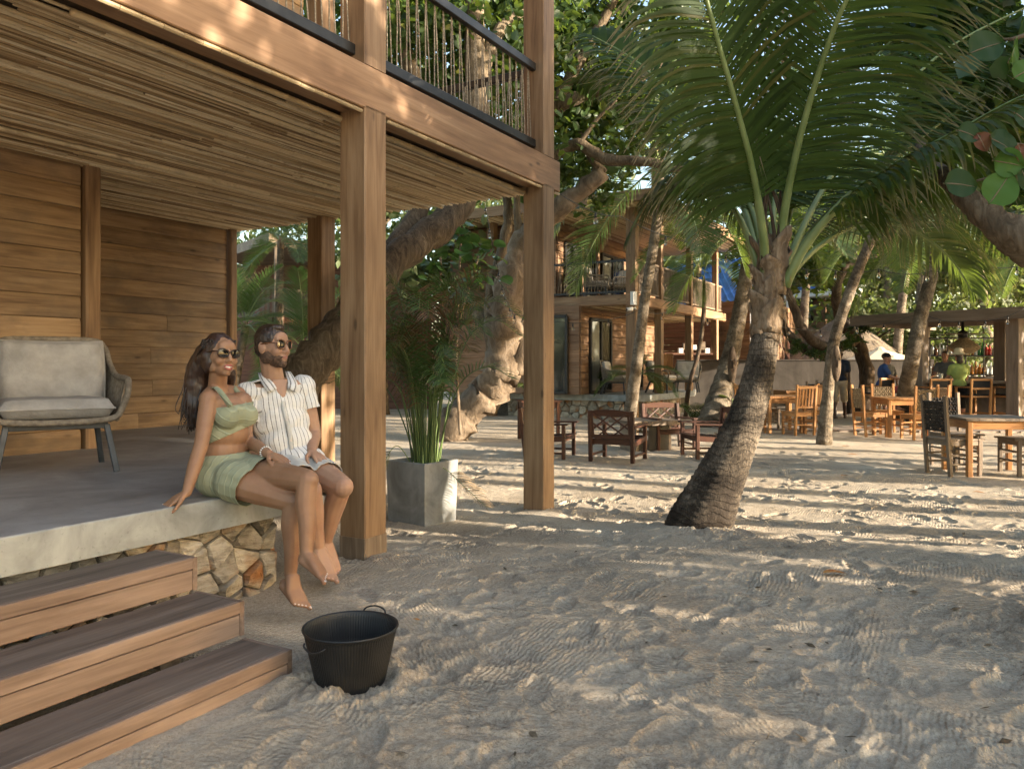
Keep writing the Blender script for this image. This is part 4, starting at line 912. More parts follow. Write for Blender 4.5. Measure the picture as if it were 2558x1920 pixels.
# ------------------------------------------------------------------ far house on the same axes
def HA(x, b):
    k = (x - CX) / FPX; return (k * (A0.y + V.y*b) - A0.x - V.x*b) / (U.x - k*U.y)
def hbox(name, mat, parent, a0, a1, b0, b1, z0, z1):
    return MB().box((0, 0, 0), (1, 1, 1), Matrix.Translation(H(a0, b0, z0)) @ Matrix((U*(a1-a0), V*(b1-b0), Vector((0, 0, z1-z0)))).transposed().to_4x4()).build(name, mat, parent)
far = thing("timber_house", "far two-storey timber house with balcony railings, glass doors and terrace chairs", "house", H(17, 6, -.13))
BC, AC = 3.54, 14.15; ZC2, ZS2 = 2.74, 0.50; AE = HA(1806, BC); ACL = 13.95
for x in (1652, 1727, 1791):
    a = HA(x, BC); z0 = ZS2 if x < 1790 else -.2
    post(far, a, BC, z0, ZC2 + .01, .2); post(far, a, BC, 3.0, 5.2, .17)
post(far, AC, BC, -.25, 5.25, .25)
post(far, AC, 7.6, -.25, 5.25, .22)
board("beam", far, H(AC - .1, BC + .1, 2.87), H(AE + .35, BC + .1, 2.87), .22, .27, M['beam'])
board("beam", far, H(AC + .1, BC + .22, 2.87), H(AC + .1, 9.4, 2.87), .2, .27, M['post'])
hbox("upper_floor", M['darkplank'], far, AC + .2, AE + .3, BC + .22, 9.4, 2.77, 2.95)
def reed_patch(parent, a0, a1, b0, b1, z, step=.045, r=.02, mat=None, slope=0.0):
    b = MB(); bb = b0; rg = random.Random(3)
    while bb < b1:
        b.tube([H(a0 + rg.uniform(-.03, .03), bb, z + slope*(bb-b0) + rg.uniform(-.006, .006)), H((a0+a1)/2, bb, z + slope*(bb-b0) + rg.uniform(-.006, .006)), H(a1 + rg.uniform(-.03, .03), bb, z + slope*(bb-b0))], r*rg.uniform(.8, 1.1), 5); bb += step*rg.uniform(.8, 1.2)
    o = b.build("reed_ceiling", mat or M['reed'], parent); tag(o, kind="stuff"); return o
reed_patch(far, AC + .2, AE + .3, BC + .22, 9.2, 2.745)
reed_patch(far, AC - .55, AE + .6, BC - .6, 9.4, 5.14)
hbox("roof", M['darkplank'], far, AC - .7, AE + .8, BC - .75, 9.6, 5.18, 5.36)
board("fascia", far, H(AC - .72, BC - .76, 5.25), H(AE + .8, BC - .76, 5.25), .03, .26, M['beam']); board("fascia", far, H(AC - .72, BC - .75, 5.25), H(AC - .72, 9.6, 5.25), .03, .26, M['post'])
BW = 5.0; AW = HA(1450, BW); AWE = HA(1641, BW)
plank_wall(far, AW, AWE, BW, ZS2, ZC2, M['plank2'], 2, .19, seed=21)
def side_wall(parent, a, b0, b1, z0, z1, mat, rowh=.19, seed=3, name="side_wall"):
    rg = random.Random(seed); w = empty(name, H(a, (b0+b1)/2, z0)); wpar_empty(w, parent); z = z0 + rowh/2
    while z < z1 - .05:
        board("plank", w, H(a, b1, z), H(a, b0, z), .03, rowh - .004, mat, prof=None, e=.006); z += rowh
    return w
side_wall(far, AW - .02, BW + .02, 9.3, ZS2, ZC2, M['plank2'], seed=5)
hbox("room_core", M['darkplank'], far, AW + .05, AWE, BW + .05, 9.3, ZS2, 2.74)
def glazed(parent, p0, p1, z0, z1, out, name="glass_door", curtain=True, mid=True):
    """framed sliding door: frame, pane, curtain behind"""
    p0 = Vector(p0); p1 = Vector(p1); out = Vector(out); zv = Vector((0, 0, 1)); r = empty(name, (p0+p1)/2 + zv*z0); wpar_empty(r, parent)
    for q0, q1 in ((p0 + zv*z0, p0 + zv*z1), (p1 + zv*z0, p1 + zv*z1), (p0 + zv*z1, p1 + zv*z1), (p0 + zv*(z0+.03), p1 + zv*(z0+.03))) + ((((p0+p1)/2 + zv*z0, (p0+p1)/2 + zv*z1),) if mid else ()):
        board("frame", r, q0 + out*.045, q1 + out*.045, .08, .08, M['black'], up=out)
    d = (p1-p0); q = MB(); o_ = out*.02
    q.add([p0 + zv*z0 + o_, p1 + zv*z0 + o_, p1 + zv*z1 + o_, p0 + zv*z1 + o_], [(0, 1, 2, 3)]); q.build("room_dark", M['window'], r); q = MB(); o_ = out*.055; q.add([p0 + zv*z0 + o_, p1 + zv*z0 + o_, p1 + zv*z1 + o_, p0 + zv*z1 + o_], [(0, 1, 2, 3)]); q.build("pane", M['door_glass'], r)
    if curtain:
        c = MB(); n = 26; vs = []
        for i in range(n):
            t = .04 + .40*i/(n-1); off = out*(.035 + .010*math.sin(i*1.9)); vs += [p0 + d*t + off + zv*(z0+.05), p0 + d*t + off + zv*(z1-.05)]
        c.add(vs, [(2*i, 2*i+2, 2*i+3, 2*i+1) for i in range(n-1)], True); c.build("curtain", M['curtain'], r)
    return r
glazed(far, H(HA(1471, BW), BW), H(HA(1522, BW), BW), ZS2 + .02, 2.45, -V); glazed(far, H(HA(1565, BW), BW), H(HA(1600, BW), BW), ZS2 + .02, 2.3, -V)
bd = BW + .35; glazed(far, H(AW - .04, bd + 1.05), H(AW - .04, bd), ZS2 + .02, 2.5, -U, mid=False)
UW = 5.9; a0 = AC + .45
plank_wall(far, a0, AE, UW, 2.95, 5.12, M['plank2'], 2, .19, name="upper_wall", seed=24)
hbox("upper_core", M['darkplank'], far, a0 + .05, AE, UW + .06, 9.3, 2.95, 5.1); side_wall(far, a0 - .03, UW + .02, 9.3, 2.95, 5.12, M['plank2'], name="upper_side_wall")
for x0, x1 in ((1408, 1446), (1458, 1483), (1500, 1552)): glazed(far, H(HA(x0, UW), UW), H(HA(x1, UW), UW), 2.98, 4.55, -V, curtain=x0 != 1408)
for x in (1451, 1490): board("door_post", far, H(HA(x, UW), UW - .04, 2.95), H(HA(x, UW), UW - .04, 4.7), .1, .1, M['beam'], up=V)
railing(far, H(AC + .1, BC + .25), H(AC + .1, 7.6), 3.08, 3.85, 22, rr=.007, rh=.06)
fr = empty("front_railing", H((AC+AE)/2, BC, 3.1)); wpar_empty(fr, far)
for z in (3.08, 3.88): board("rail", fr, H(AC + .25, BC + .08, z), H(AE + .1, BC + .08, z), .05, .05, M['graywood'])
for i in range(92):
    a = AC + .3 + (AE - AC - .3) * i/91; board("baluster", fr, H(a, BC + .08, 3.1), H(a, BC + .08, 3.86), .028, .028, M['graywood'], up=U)
# terrace slab and rubble base
def prism_h(outline, z0, z1, mat, name, parent):
    n = len(outline); vs = [H(a, b, z) for z in (z0, z1) for a, b in outline]
    fs = [(i, (i+1) % n, n+(i+1) % n, n+i) for i in range(n)] + [tuple(range(n-1, -1, -1)), tuple(range(n, 2*n))]
    return MB().add(vs, fs).build(name, mat, parent)
aR = HA(1785, BC - .1)
prism_h([(AC + .32, 9.3), (AC + .32, BC + .35), (AC + .7, BC - .12), (aR - 2.2, BC - .12), (aR, BC + .5), (aR, 9.3)], ZS2 - .16, ZS2, M['slab'], "terrace_slab", far)
prism_h([(AC + .5, 9.3), (AC + .5, BC + .5), (AC + .8, BC + .1), (aR - 2.0, BC + .1), (aR - .3, BC + .6), (aR - .3, 9.3)], -.3, ZS2 - .16, M['mortar'], "terrace_core", far)
rubble(far, H(AC + .5, BC + 3.9, -.2), -V, -U, 3.4, .54, .26, 31); rubble(far, H(AC + .8, BC + .1, -.2), U, -V, 3.0, .54, .26, 32)
# things fixed to the far house
jb = thing("meter_box", "white box fixed to the far house's corner post", "box", D(1583, 745, 18.9)); p = D(1583, 745, 18.85)
hb = MB(); hb.bar(p + Vector((0, 0, .16)), p - Vector((0, 0, .16)), .16, .12, V, .012); hb.build("case", M['white'], jb); hb = MB(); hb.bar(p + Vector((0, -.065, .14)), p + Vector((0, -.065, -.14)), .13, .006, V); hb.build("lid", M['white'], jb)
sc_ = thing("security_camera", "small white security camera under the box on the far corner post", "camera", D(1580, 771, 18.8)); p = D(1580, 771, 18.8)
hb = MB(); hb.tube([p, p + Vector((-.14, -.05, -.02))], [.045, .04], 10); hb.build("body", M['white'], sc_); hb = MB(); hb.tube([p, p + Vector((.08, .06, .03)), p + Vector((.1, .1, .0))], .018, 6); hb.build("bracket", M['white'], sc_)
hb = MB(); hb.tube([p + Vector((-.14, -.05, -.02)), p + Vector((-.15, -.054, -.021))], .03, 10); hb.build("lens", M['black'], sc_)
# ------------------------------------------------------------------ other buildings
def wall_rows(parent, p0, p1, z0, z1, mat, rowh=.2, name="plank", nrm=None):
    p0 = Vector(p0); p1 = Vector(p1); z = z0 + rowh/2; zv = Vector((0, 0, 1))
    while z < z1: board(name, parent, p0 + zv*z, p1 + zv*z, .04, rowh - .006, mat, e=.01); z += rowh
h3 = thing("plank_cottage", "brown plank cottage with bright blue metal roof behind the stout palm", "house", D(1860, 1030, 28))
pa, pb, pc = D(1700, 1000, 29), D(1905, 1000, 26.5), D(1985, 1000, 32)
for q in (pa, pb, pc): q.z = 0
wall_rows(h3, pa, pb, .1, 3.55, M['plank2']); wall_rows(h3, pb, pc, .1, 3.55, M['plank2'])
MB().add([pa + Vector((0, .1, 0)), pb + Vector((0, .1, 0)), pc + Vector((0, .1, 0)), pa + Vector((0, .1, 3.5)), pb + Vector((0, .1, 3.5)), pc + Vector((0, .1, 3.5))], [(0, 1, 4, 3), (1, 2, 5, 4)]).build("inner_wall", M['darkplank'], h3)
rf = MB(); n = 46; e0, e1 = pa + (pa-pb)*.1 + Vector((0, -.7, 3.45)), pb + (pb-pa)*.12 + Vector((0, -.7, 3.45)); r0, r1 = e0 + Vector((.4, 4, 1.9)), e1 + Vector((.4, 4, 1.9)); vs = []
for i in range(n+1):
    t = i/n; dz = Vector((0, 0, .05 * (1 if i % 3 == 0 else 0))); vs += [e0.lerp(e1, t) + dz, r0.lerp(r1, t) + dz]
rf.add(vs, [(2*i, 2*i+2, 2*i+3, 2*i+1) for i in range(n)]); rf.build("roof", M['blueroof'], h3); board("fascia", h3, e0 - Vector((0, 0, .1)), e1 - Vector((0, 0, .1)), .04, .2, M['plank2'])
glz = MB(); q = D(1889, 820, 26.3); glz.bar(q + Vector((0, 0, 1.0)), q - Vector((0, 0, 1.0)), .42, .05, (0, 1, 0)); wf = glz.build("window", M['white'], h3); glz = MB(); q = q + Vector((0, -.04, 0)); glz.bar(q + Vector((0, 0, .9)), q - Vector((0, 0, .9)), .26, .02, (0, 1, 0)); wpar(glz.build("pane", M['window']), wf)
ks = thing("kitchen_shed", "dark open kitchen shed with shelves behind the far terrace", "shed", D(1700, 1010, 27))
p0, p1 = D(1600, 1000, 28.5), D(1790, 1000, 27.5); p0.z = p1.z = 0; wall_rows(ks, p0, p1, 0, 2.8, M['darkplank'], .22)
for z, y in ((1.62, 25.8), (1.05, 25.8)):
    q0, q1 = D(1640, 800, y), D(1775, 800, y); q0.z = q1.z = z; board("shelf", ks, q0, q1, .6, .06, M['darkplank'])
for k in range(7):
    q = D(1700 + k*11, 800, 25.7); q.z = 1.65 + .11*(k % 2); bb = MB(); bb.box((-.07, -.1, 0), (.07, .1, .16 + .05*(k % 3))); o = bb.build("stored_box", M['white'] if k % 3 == 0 else M['graywood'], None); o.location = q; wpar(o, ks)
od = thing("door_leaf", "bright orange varnished wooden door leaf standing at the back of the far terrace", "door", D(1660, 1000, 23.5))
for x in (1640, 1657, 1673): q = D(x, 885, 23.4); board("panel", od, Vector((q.x, q.y, ZS2)), Vector((q.x, q.y, 1.6)), .19, .05, M['teak'], up=(0, 1, 0))
bw = thing("boundary_wall", "long grey concrete boundary wall behind the dining tables", "wall", D(1980, 1030, 23.6))
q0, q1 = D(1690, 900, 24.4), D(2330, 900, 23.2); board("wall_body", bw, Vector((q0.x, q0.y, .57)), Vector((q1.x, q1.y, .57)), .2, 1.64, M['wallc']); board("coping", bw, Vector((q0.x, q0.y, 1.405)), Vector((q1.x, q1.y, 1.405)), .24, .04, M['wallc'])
h4 = thing("hillside_cottage", "sunlit plank cottage with white windows and white eaves beyond the wall", "house", D(2020, 1000, 34))
q0, q1 = D(1955, 900, 36), D(2060, 900, 33); q0.z = q1.z = 0; wall_rows(h4, q0, q1, 1.2, 4.1, M['plank2'], .22); q2 = q1 + Vector((3, 4, 0)); wall_rows(h4, q1, q2, 1.2, 4.1, M['plank2'], .22)
for x in (1985, 2020): q = D(x, 772, 34); w_ = MB(); w_.bar(q + Vector((0, -.2, .62)), q + Vector((0, -.2, -.62)), .85, .06, (0, 1, 0)); ww = w_.build("window", M['white'], h4); w_ = MB(); w_.bar(q + Vector((.12, -.25, .55)), q + Vector((.12, -.25, -.55)), .28, .02, (0, 1, 0)); wpar(w_.build("pane", M['window']), ww)
board("eave", h4, q0 + Vector((-.3, -.8, 4.3)), q1 + Vector((.9, -.6, 4.3)), 1.6, .34, M['white']); board("roof_edge", h4, q0 + Vector((-.3, -.6, 4.56)), q1 + Vector((.8, -.4, 4.56)), 1.4, .1, M['blueroof'])
for x0, y0, x1, y1 in ((1940, 838, 1972, 896), (1945, 845, 1968, 820), (1936, 850, 1972, 885)): board("stair_rail", h4, D(x0, y0, 29), D(x1, y1, 29), .07, .07, M['redwood'])
for x in (1942, 1957, 1970): board("stair_post", h4, D(x, 900, 29), D(x, 835, 29), .06, .06, M['redwood'], up=(0, 1, 0))
hut = thing("thatched_hut", "grey thatched conical roof showing above the boundary wall", "hut", D(2110, 1000, 30)); c = D(2105, 900, 30); b = MB(); rg = random.Random(4)
b.lathe([(2.3, 0.1), (1.9, .42), (1.2, .95), (.5, 1.5), (.05, 1.75)], 40, (c.x, c.y, 1.35)); 
for i in range(len(b.v)): b.v[i] = tuple(Vector(b.v[i]) + Vector((rg.uniform(-.06, .06), rg.uniform(-.06, .06), rg.uniform(-.08, .05))))
b.build("thatch_roof", M['thatch'], hut); b = MB()
for k in range(700):
    a = rg.uniform(0, 6.28); t = rg.random()**.7; r = .1 + 2.3*t; z = 1.35 + 1.75*(1-t) + .04; q = Vector((c.x + r*math.cos(a), c.y + r*math.sin(a), z)); d = Vector((math.cos(a), math.sin(a), -.72)).normalized(); s = Vector((-math.sin(a), math.cos(a), 0))*.03
    b.add([q - s, q + s, q + d*.5 + Vector((0, 0, .05))], [(0, 1, 2)])
tag(b.build("straw", M['thatch'], hut), kind="stuff"); b = MB(); b.tube([(c.x, c.y, -.1), (c.x, c.y, 2.6)], .09, 8); b.build("pole", M['bark_dark'], hut)
um = thing("parasol", "open cream parasol showing just over the boundary wall", "parasol", D(2198, 1000, 27)); c = D(2198, 900, 27); b = MB(); b.lathe([(1.25, 1.42), (.7, 1.62), (.08, 1.80), (.0, 1.83)], 8, (c.x, c.y, 0), sm=False); b.build("canopy", M['canvas'], um)
b = MB(); b.tube([(c.x, c.y, -.1), (c.x, c.y, 1.85)], .03, 8); b.build("pole", M['teak'], um); b = MB(); b.lathe([(.22, 1.76), (.12, 1.86), (0, 1.9)], 8, (c.x, c.y, 0), sm=False); b.build("cap", M['canvas'], um)
# balcony house seen through the gap left of the seated man
h5 = thing("balcony_house", "shaded house with flat roof and slatted balcony seen left of the seated man", "house", D(670, 1000, 21))
c0, c1, c2 = D(560, 625, 23), D(672, 605, 20), D(800, 628, 22.5); z = c1.z
for q in (c0, c1, c2): q.z = z
MB().add([c0, c1, c2, c2 + Vector((0, 4, 0)), c0 + Vector((0, 4, 0))] + [q + Vector((0, 0, .25)) for q in (c0, c1, c2, c2 + Vector((0, 4, 0)), c0 + Vector((0, 4, 0)))], [(4, 3, 2, 1, 0), (5, 6, 7, 8, 9), (0, 1, 6, 5), (1, 2, 7, 6)]).build("roof", M['graywood'], h5)
board("corner_post", h5, Vector((c1.x + .1, c1.y + .5, -.2)), Vector((c1.x + .1, c1.y + .5, z)), .2, .2, M['graywood'], up=(0, 1, 0))
MB().add([Vector((c0.x - 3, 24.6, -.2)), Vector((c2.x + 3, 24.6, -.2)), Vector((c2.x + 3, 24.6, z)), Vector((c0.x - 3, 24.6, z))], [(0, 1, 2, 3)]).build("back_wall", M['darkplank'], h5)
fz = D(700, 790, 20.8).z
board("floor_beam", h5, Vector((c0.x - 1, 22.2, fz - .1)), Vector((c1.x, 20.6, fz - .1)), .3, .25, M['darkplank']); board("floor_beam", h5, Vector((c1.x, 20.6, fz - .1)), Vector((c2.x, 22.2, fz - .1)), .3, .25, M['darkplank'])
for i in range(34):
    t = i/33; q = (Vector((c0.x - .5, 22.2, 0)).lerp(Vector((c1.x, 20.6, 0)), t*2) if t < .5 else Vector((c1.x, 20.6, 0)).lerp(Vector((c2.x, 22.2, 0)), t*2-1)); board("slat", h5, q + Vector((0, 0, fz)), q + Vector((0, 0, fz + .72)), .07, .03, M['graywood'], up=(0, 1, 0))
for q0, q1 in ((Vector((c0.x - .5, 22.2, fz + .74)), Vector((c1.x, 20.6, fz + .74))), (Vector((c1.x, 20.6, fz + .74)), Vector((c2.x, 22.2, fz + .74)))): board("rail", h5, q0, q1, .06, .05, M['graywood'])
# path of square tiles by the tables
pth = empty("tiled_path", D(2150, 1075, 16.5)); tag(pth, "reddish tiled path strip crossing the sand before the bar", None, None, "structure")
tm = MB(); tm.box((-.195, -.195, -.03), (.195, .195, .02)); tme = tm.mesh("tile"); tme.materials.append(M['path'])
for i in range(28):
    for j in range(3):
        o = bpy.data.objects.new("tile", tme); COL.objects.link(o); o.location = (4.6 + i*.4, 16.6 + j*.4 - i*.03, -.125 + .004*((i*7+j*3) % 3)); wpar(o, pth)
# ------------------------------------------------------------------ bar
bar = thing("beach_bar", "open-sided beach bar with flat timber roof, counter and bottle shelves", "bar", D(2400, 1040, 18.5))
r0, r1 = D(2125, 803, 20), D(2640, 780, 16.2); rz_ = 2.38; r0.z = r1.z = rz_; du = (r1-r0).normalized(); dn = Vector((-du.y, du.x, 0)); dn = dn if dn.y > 0 else -dn
board("fascia", bar, r0, r1, .06, .26, M['barwood']); board("fascia", bar, r0 + dn*.03, r0 + dn*4.2, .06, .26, M['barwood'])
MB().add([r0 + Vector((0, 0, .131)), r1 + Vector((0, 0, .131)), r1 + dn*4.2 + Vector((0, 0, .131)), r0 + dn*4.2 + Vector((0, 0, .131))], [(0, 1, 2, 3)]).build("roof_sheet", M['barwood'], bar)
for k in range(1, 13): board("rafter", bar, r0 + dn*(k*.33) + Vector((0, 0, .02)), r1 + dn*(k*.33) + Vector((0, 0, .02)), .05, .16, M['barwood'])
def bpost(x, d, w=.26): q = D(x, 900, d); return board("post", bar, Vector((q.x, q.y, -.3)), Vector((q.x, q.y, rz_ - .1)), w, w, M['barwood'], up=dn, e=.01)
bpost(2297, 18.4, .28); bpost(2502, 18.6, .26); bpost(2535, 17.1, .26); bpost(2310, 21.3, .2)
b0, b1 = D(2262, 958, 18.6), D(2700, 958, 17.2); zt = .86
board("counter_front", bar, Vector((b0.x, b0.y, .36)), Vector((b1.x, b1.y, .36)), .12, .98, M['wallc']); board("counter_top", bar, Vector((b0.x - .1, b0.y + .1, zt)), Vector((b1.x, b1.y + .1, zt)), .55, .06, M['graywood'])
s0, s1 = D(2316, 900, 21), D(2495, 900, 20.6)
for z in (1.0, 1.5, 1.97):
    board("shelf", bar, Vector((s0.x, s0.y, z)), Vector((s1.x, s1.y, z)), .3, .03, M['black'])
for t in (0, .25, .5, .75, 1): q = s0.lerp(s1, t); board("shelf_post", bar, Vector((q.x, q.y - .14, .2)), Vector((q.x, q.y - .14, 1.98)), .03, .03, M['black'], up=(0, 1, 0))
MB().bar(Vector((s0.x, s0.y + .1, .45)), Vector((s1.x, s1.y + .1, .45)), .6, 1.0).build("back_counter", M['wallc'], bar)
def bottle_mesh(h, r, neck):
    b = MB(); b.lathe([(r*.9, 0), (r, .01), (r, h*.55), (r*.75, h*.66), (neck, h*.74), (neck, h*.96), (neck*1.25, h*.965), (neck*1.25, h)], 10, cap=True); return b.mesh("bottle")
ORD = 'first second third fourth fifth sixth seventh eighth ninth tenth eleventh twelfth thirteenth fourteenth fifteenth sixteenth seventeenth eighteenth nineteenth twentieth'.split(); _bm = {}; rg = random.Random(8); k = 0
pal = ['b_clear', 'b_clear', 'b_brown', 'b_clear', 'b_clear', 'b_pale', 'b_clear', 'b_red', 'b_green', 'b_clear', 'b_amber', 'b_amber', 'b_amber', 'b_clear', 'b_green', 'b_green', 'b_red', 'b_red', 'b_clear', 'b_clear']
names = {'b_clear': 'clear glass', 'b_brown': 'brown', 'b_pale': 'pale straw-coloured', 'b_red': 'red', 'b_green': 'green', 'b_amber': 'amber'}
for row, z in (('upper', 1.517), ('lower', 1.017)):
    seq = pal if row == 'upper' else ['b_clear', 'b_brown', 'b_pale', 'b_green', 'b_clear', 'b_clear', 'b_brown', 'b_clear', 'b_pale', 'b_clear', 'b_clear', 'b_clear', 'b_amber', 'b_amber', 'b_amber', 'b_amber', 'b_clear', 'b_clear', 'b_brown', 'b_clear']
    for i, m in enumerate(seq):
        sh = rg.randrange(3); key = (m, sh)
        if key not in _bm: _bm[key] = bottle_mesh((.30, .34, .26)[sh], (.042, .038, .05)[sh], .014); _bm[key].materials.append(M[m])
        q = s0.lerp(s1, (i + .5 + rg.uniform(-.2, .2))/len(seq)); o = mobj("bottle", _bm[key], None, None, (q.x, q.y - .03, z))
        tag(o, f"{names[m]} bottle, {ORD[i]} from the left on the {row} bar shelf", "bottle", "bottles on the bar shelves")
lamp = thing("rattan_pendant", "woven rattan pendant lamp hanging over the bar counter", "lamp", D(2408, 870, 19)); c = D(2408, 866, 19); b = MB(); b.lathe([(.06, .34), (.09, .22), (.34, .02), (.37, -.03), (.20, -.16), (.05, -.18)], 18, c, sm=False); b.build("shade", M['weave_tan'], lamp); b = MB(); b.tube([c + Vector((0, 0, .34)), Vector((c.x, c.y, rz_))], .012, 6); b.build("cord", M['black'], lamp)
fan = thing("ceiling_fan", "dark ceiling fan under the bar roof", "fan", D(2405, 832, 18.6)); c = D(2405, 834, 18.6); b = MB(); b.lathe([(.0, -.1), (.1, -.08), (.11, .05), (.03, .09), (.03, rz_ - c.z)], 12, c); b.build("motor", M['black'], fan)
for k in range(4): a = k*math.pi/2 + .5; board("blade", fan, c + Vector((math.cos(a)*.1, math.sin(a)*.1, .0)), c + Vector((math.cos(a)*.62, math.sin(a)*.62, .0)), .13, .012, M['graywood'])
for k, (x, nm) in enumerate(((2285, 'glass'), (2320, 'glass'), (2350, 'jar'))):
    q = D(x, 945, 18.5); b = MB(); b.lathe([(.04, 0), (.045, .01), (.05, .16), (.052, .165)], 12, (q.x, q.y, zt + .031)); tag(b.build(nm, M['b_clear']), ("clear tumbler at the left end of the bar counter", "short clear tumbler beside the bar's left post", "clear jar in front of the bartender")[k], nm)
# ------------------------------------------------------------------ string lights
def string_lights(pts, bulbs, label, sag=.1, up=.0):
    t = thing("string_lights", label, "string lights", pts[0]); P = []
    for a, b in zip(pts, pts[1:]):
        for i in range(10): s = i/10; P.append(a.lerp(b, s) - Vector((0, 0, sag*4*s*(1-s))))
    P.append(pts[-1]); w = MB(); w.tube(P, .007, 5); w.build("wire", M['black'], t)
    for k in range(bulbs):
        p = P[int((k + .5)/bulbs*(len(P)-1))]; h = MB(); h.tube([p, p - Vector((0, 0, .035)), p - Vector((0, 0, .075))], [.006, .019, .019], 8); s_ = h.build("socket", M['black'], t)
        h = MB(); h.lathe([(.0, -.165), (.022, -.155), (.031, -.13), (.026, -.10), (.016, -.075)], 10, p); wpar(h.build("bulb", M['bulb']), s_)
    return t
string_lights([D(1389, 478, 8.2), D(1550, 540, 13), D(1760, 612, 15), D(1870, 640, 14)], 3, "string lights running from the near house corner toward the palm", .08)
string_lights([D(1385, 802, 17), D(1500, 798, 17), D(1600, 772, 17.5), D(1660, 780, 18.5), D(1812, 795, 19), D(1890, 800, 19)], 6, "string lights looped along the far house's lower beam", .06)
string_lights([D(1985, 660, 14), D(2060, 668, 14), D(2195, 672, 14), D(2330, 676, 14), D(2480, 668, 14), D(2600, 640, 14)], 6, "string lights hanging across in front of the bar and trees", .08)
string_lights([D(1930, 812, 18), D(2125, 815, 19), D(2300, 780, 17), D(2420, 800, 16.5), D(2560, 770, 16)], 9, "string lights strung under the bar's roof edge", .1)
string_lights([D(1210, 500, 13.2), D(1226, 590, 13.2), D(1248, 690, 13.3), D(1262, 740, 13.3), D(1282, 785, 13.4), D(1318, 790, 13.4)], 9, "string lights drooping down against the pale forked tree", .0)
for nm, x, y, d, lab in (("carved_mask", 1829, 910, 18.0, "dark carved mask hung on the stout palm left of the foreground palm"), ("carved_mask", 2089, 908, 13.2, "dark carved mask hung on the bare slim trunk")):
    t = thing(nm, lab, "mask", D(x, y, d)); c = D(x, y, d - .05); s = d/18; b = MB(); b.ell(c, (.11*s, .08*s, .42*s), None, 14, 12); b.build("face", M['bark_dark'], t); b = MB(); b.ell(c + Vector((0, -.07*s, .0)), (.02*s, .04*s, .1*s), None, 8, 6); b.build("nose", M['bark_dark'], t)
    for sg in (-1, 1): b = MB(); b.ell(c + Vector((sg*.045*s, -.07*s, .1*s)), (.025*s, .02*s, .015*s), None, 8, 6); b.build("eye", M['black'], t)
# ------------------------------------------------------------------ furniture (built at the origin facing -Y, then placed)
def lb(root, name, p0, p1, w, h, mat, up=(0, 0, 1), e=0.0): return board(name, root, p0, p1, w, h, mat, up, e, world=False)
def make_lounge():
    r = thing("lounge_chair", "x", "chair"); m = M['redwood']; w, d = .29, .27
    for sx in (-1, 1):
        lb(r, "leg", (sx*w, -d, 0), (sx*w, -d, .60), .05, .05, m, (0, 1, 0)); lb(r, "leg", (sx*w, d, 0), (sx*w, d + .10, .88), .05, .06, m, (0, 1, 0))
        lb(r, "armrest", (sx*w, -d - .06, .615), (sx*w, d + .06, .60), .07, .03, m); lb(r, "side_rail", (sx*w, -d, .36), (sx*w, d, .32), .035, .09, m); lb(r, "stretcher", (sx*w, -d, .11), (sx*w, d, .11), .03, .035, m)
    lb(r, "seat_rail", (-w, -d, .36), (w, -d, .36), .035, .09, m); lb(r, "seat_rail", (-w, d, .34), (w, d, .34), .035, .09, m)
    for k in range(7): t = k/6; y = -d - .02 + t*(2*d); z = .405 - .045*math.sin(t*math.pi) - .02*t; lb(r, "seat_slat", (-w + .02, y, z), (w - .02, y, z), .072, .02, m)
    y0, z0, y1, z1 = d + .045, .44, d + .095, .80
    def bp(x, t): return (x, y0 + (y1-y0)*t, z0 + (z1-z0)*t)
    tr = MB(); n = 8
    vs = []
    for i in range(n+1):
        x = -w + 2*w*i/n; zt = .87 + .035*(1 - (x/w)**2); vs += [(x, y1 - .015, .79), (x, y1 - .015, zt), (x, y1 + .02, .79), (x, y1 + .02, zt)]
    fs = []
    for i in range(n):
        a = 4*i; b = a+4; fs += [(a, b, b+1, a+1), (a+2, a+3, b+3, b+2), (a+1, b+1, b+3, a+3), (a, a+2, b+2, b)]
    tr.add(vs, fs); tr.build("top_rail", m, r, False); lb(r, "lower_rail", bp(-w, 0), bp(w, 0), .03, .06, m)
    for x0, t0, x1, t1 in ((-.25, 0, .25, 1), (-.25, 1, .25, 0), (-.25, .42, .02, 1), (.25, .42, -.02, 1), (-.25, .58, .02, 0), (.25, .58, -.02, 0)):
        lb(r, "lattice_bar", bp(x0, t0), bp(x1, t1), .024, .02 if t0 != .42 else .022, m, (0, -1, 0.1))
    for x in (-.25, .25): lb(r, "back_stile", bp(x, 0), bp(x, 1), .025, .025, m, (0, -1, .1))
    for c in r.children: c.matrix_basis = Matrix.Diagonal((1.08, 1.05, .83, 1)) @ c.matrix_basis
    return r
def weave(root, x0, x1, z0, z1, y, mat, lean=.0, name="woven_back"):
    b = MB(); nx, nz = 9, 11
    for i in range(nz):
        z = z0 + (z1-z0)*(i+.5)/nz; pts = []
        for j in range(nx*2+1): x = x0 + (x1-x0)*j/(nx*2); pts.append((x, y + lean*(z-z0) + .008*math.cos(math.pi*j + math.pi*i), z + random.uniform(-.003, .003)))
        b.tube(pts, (z1-z0)/nz*.46, 4, True, False)
    for j in range(nx):
        x = x0 + (x1-x0)*(j+.5)/nx; pts = [(x + random.uniform(-.003, .003), y + lean*(z1-z0)*i/8 + .009*math.cos(math.pi*i + math.pi*j), z0 + (z1-z0)*i/8) for i in range(9)]; b.tube(pts, (x1-x0)/nx*.36, 4, True, False)
    return b.build(name, mat, root, False)
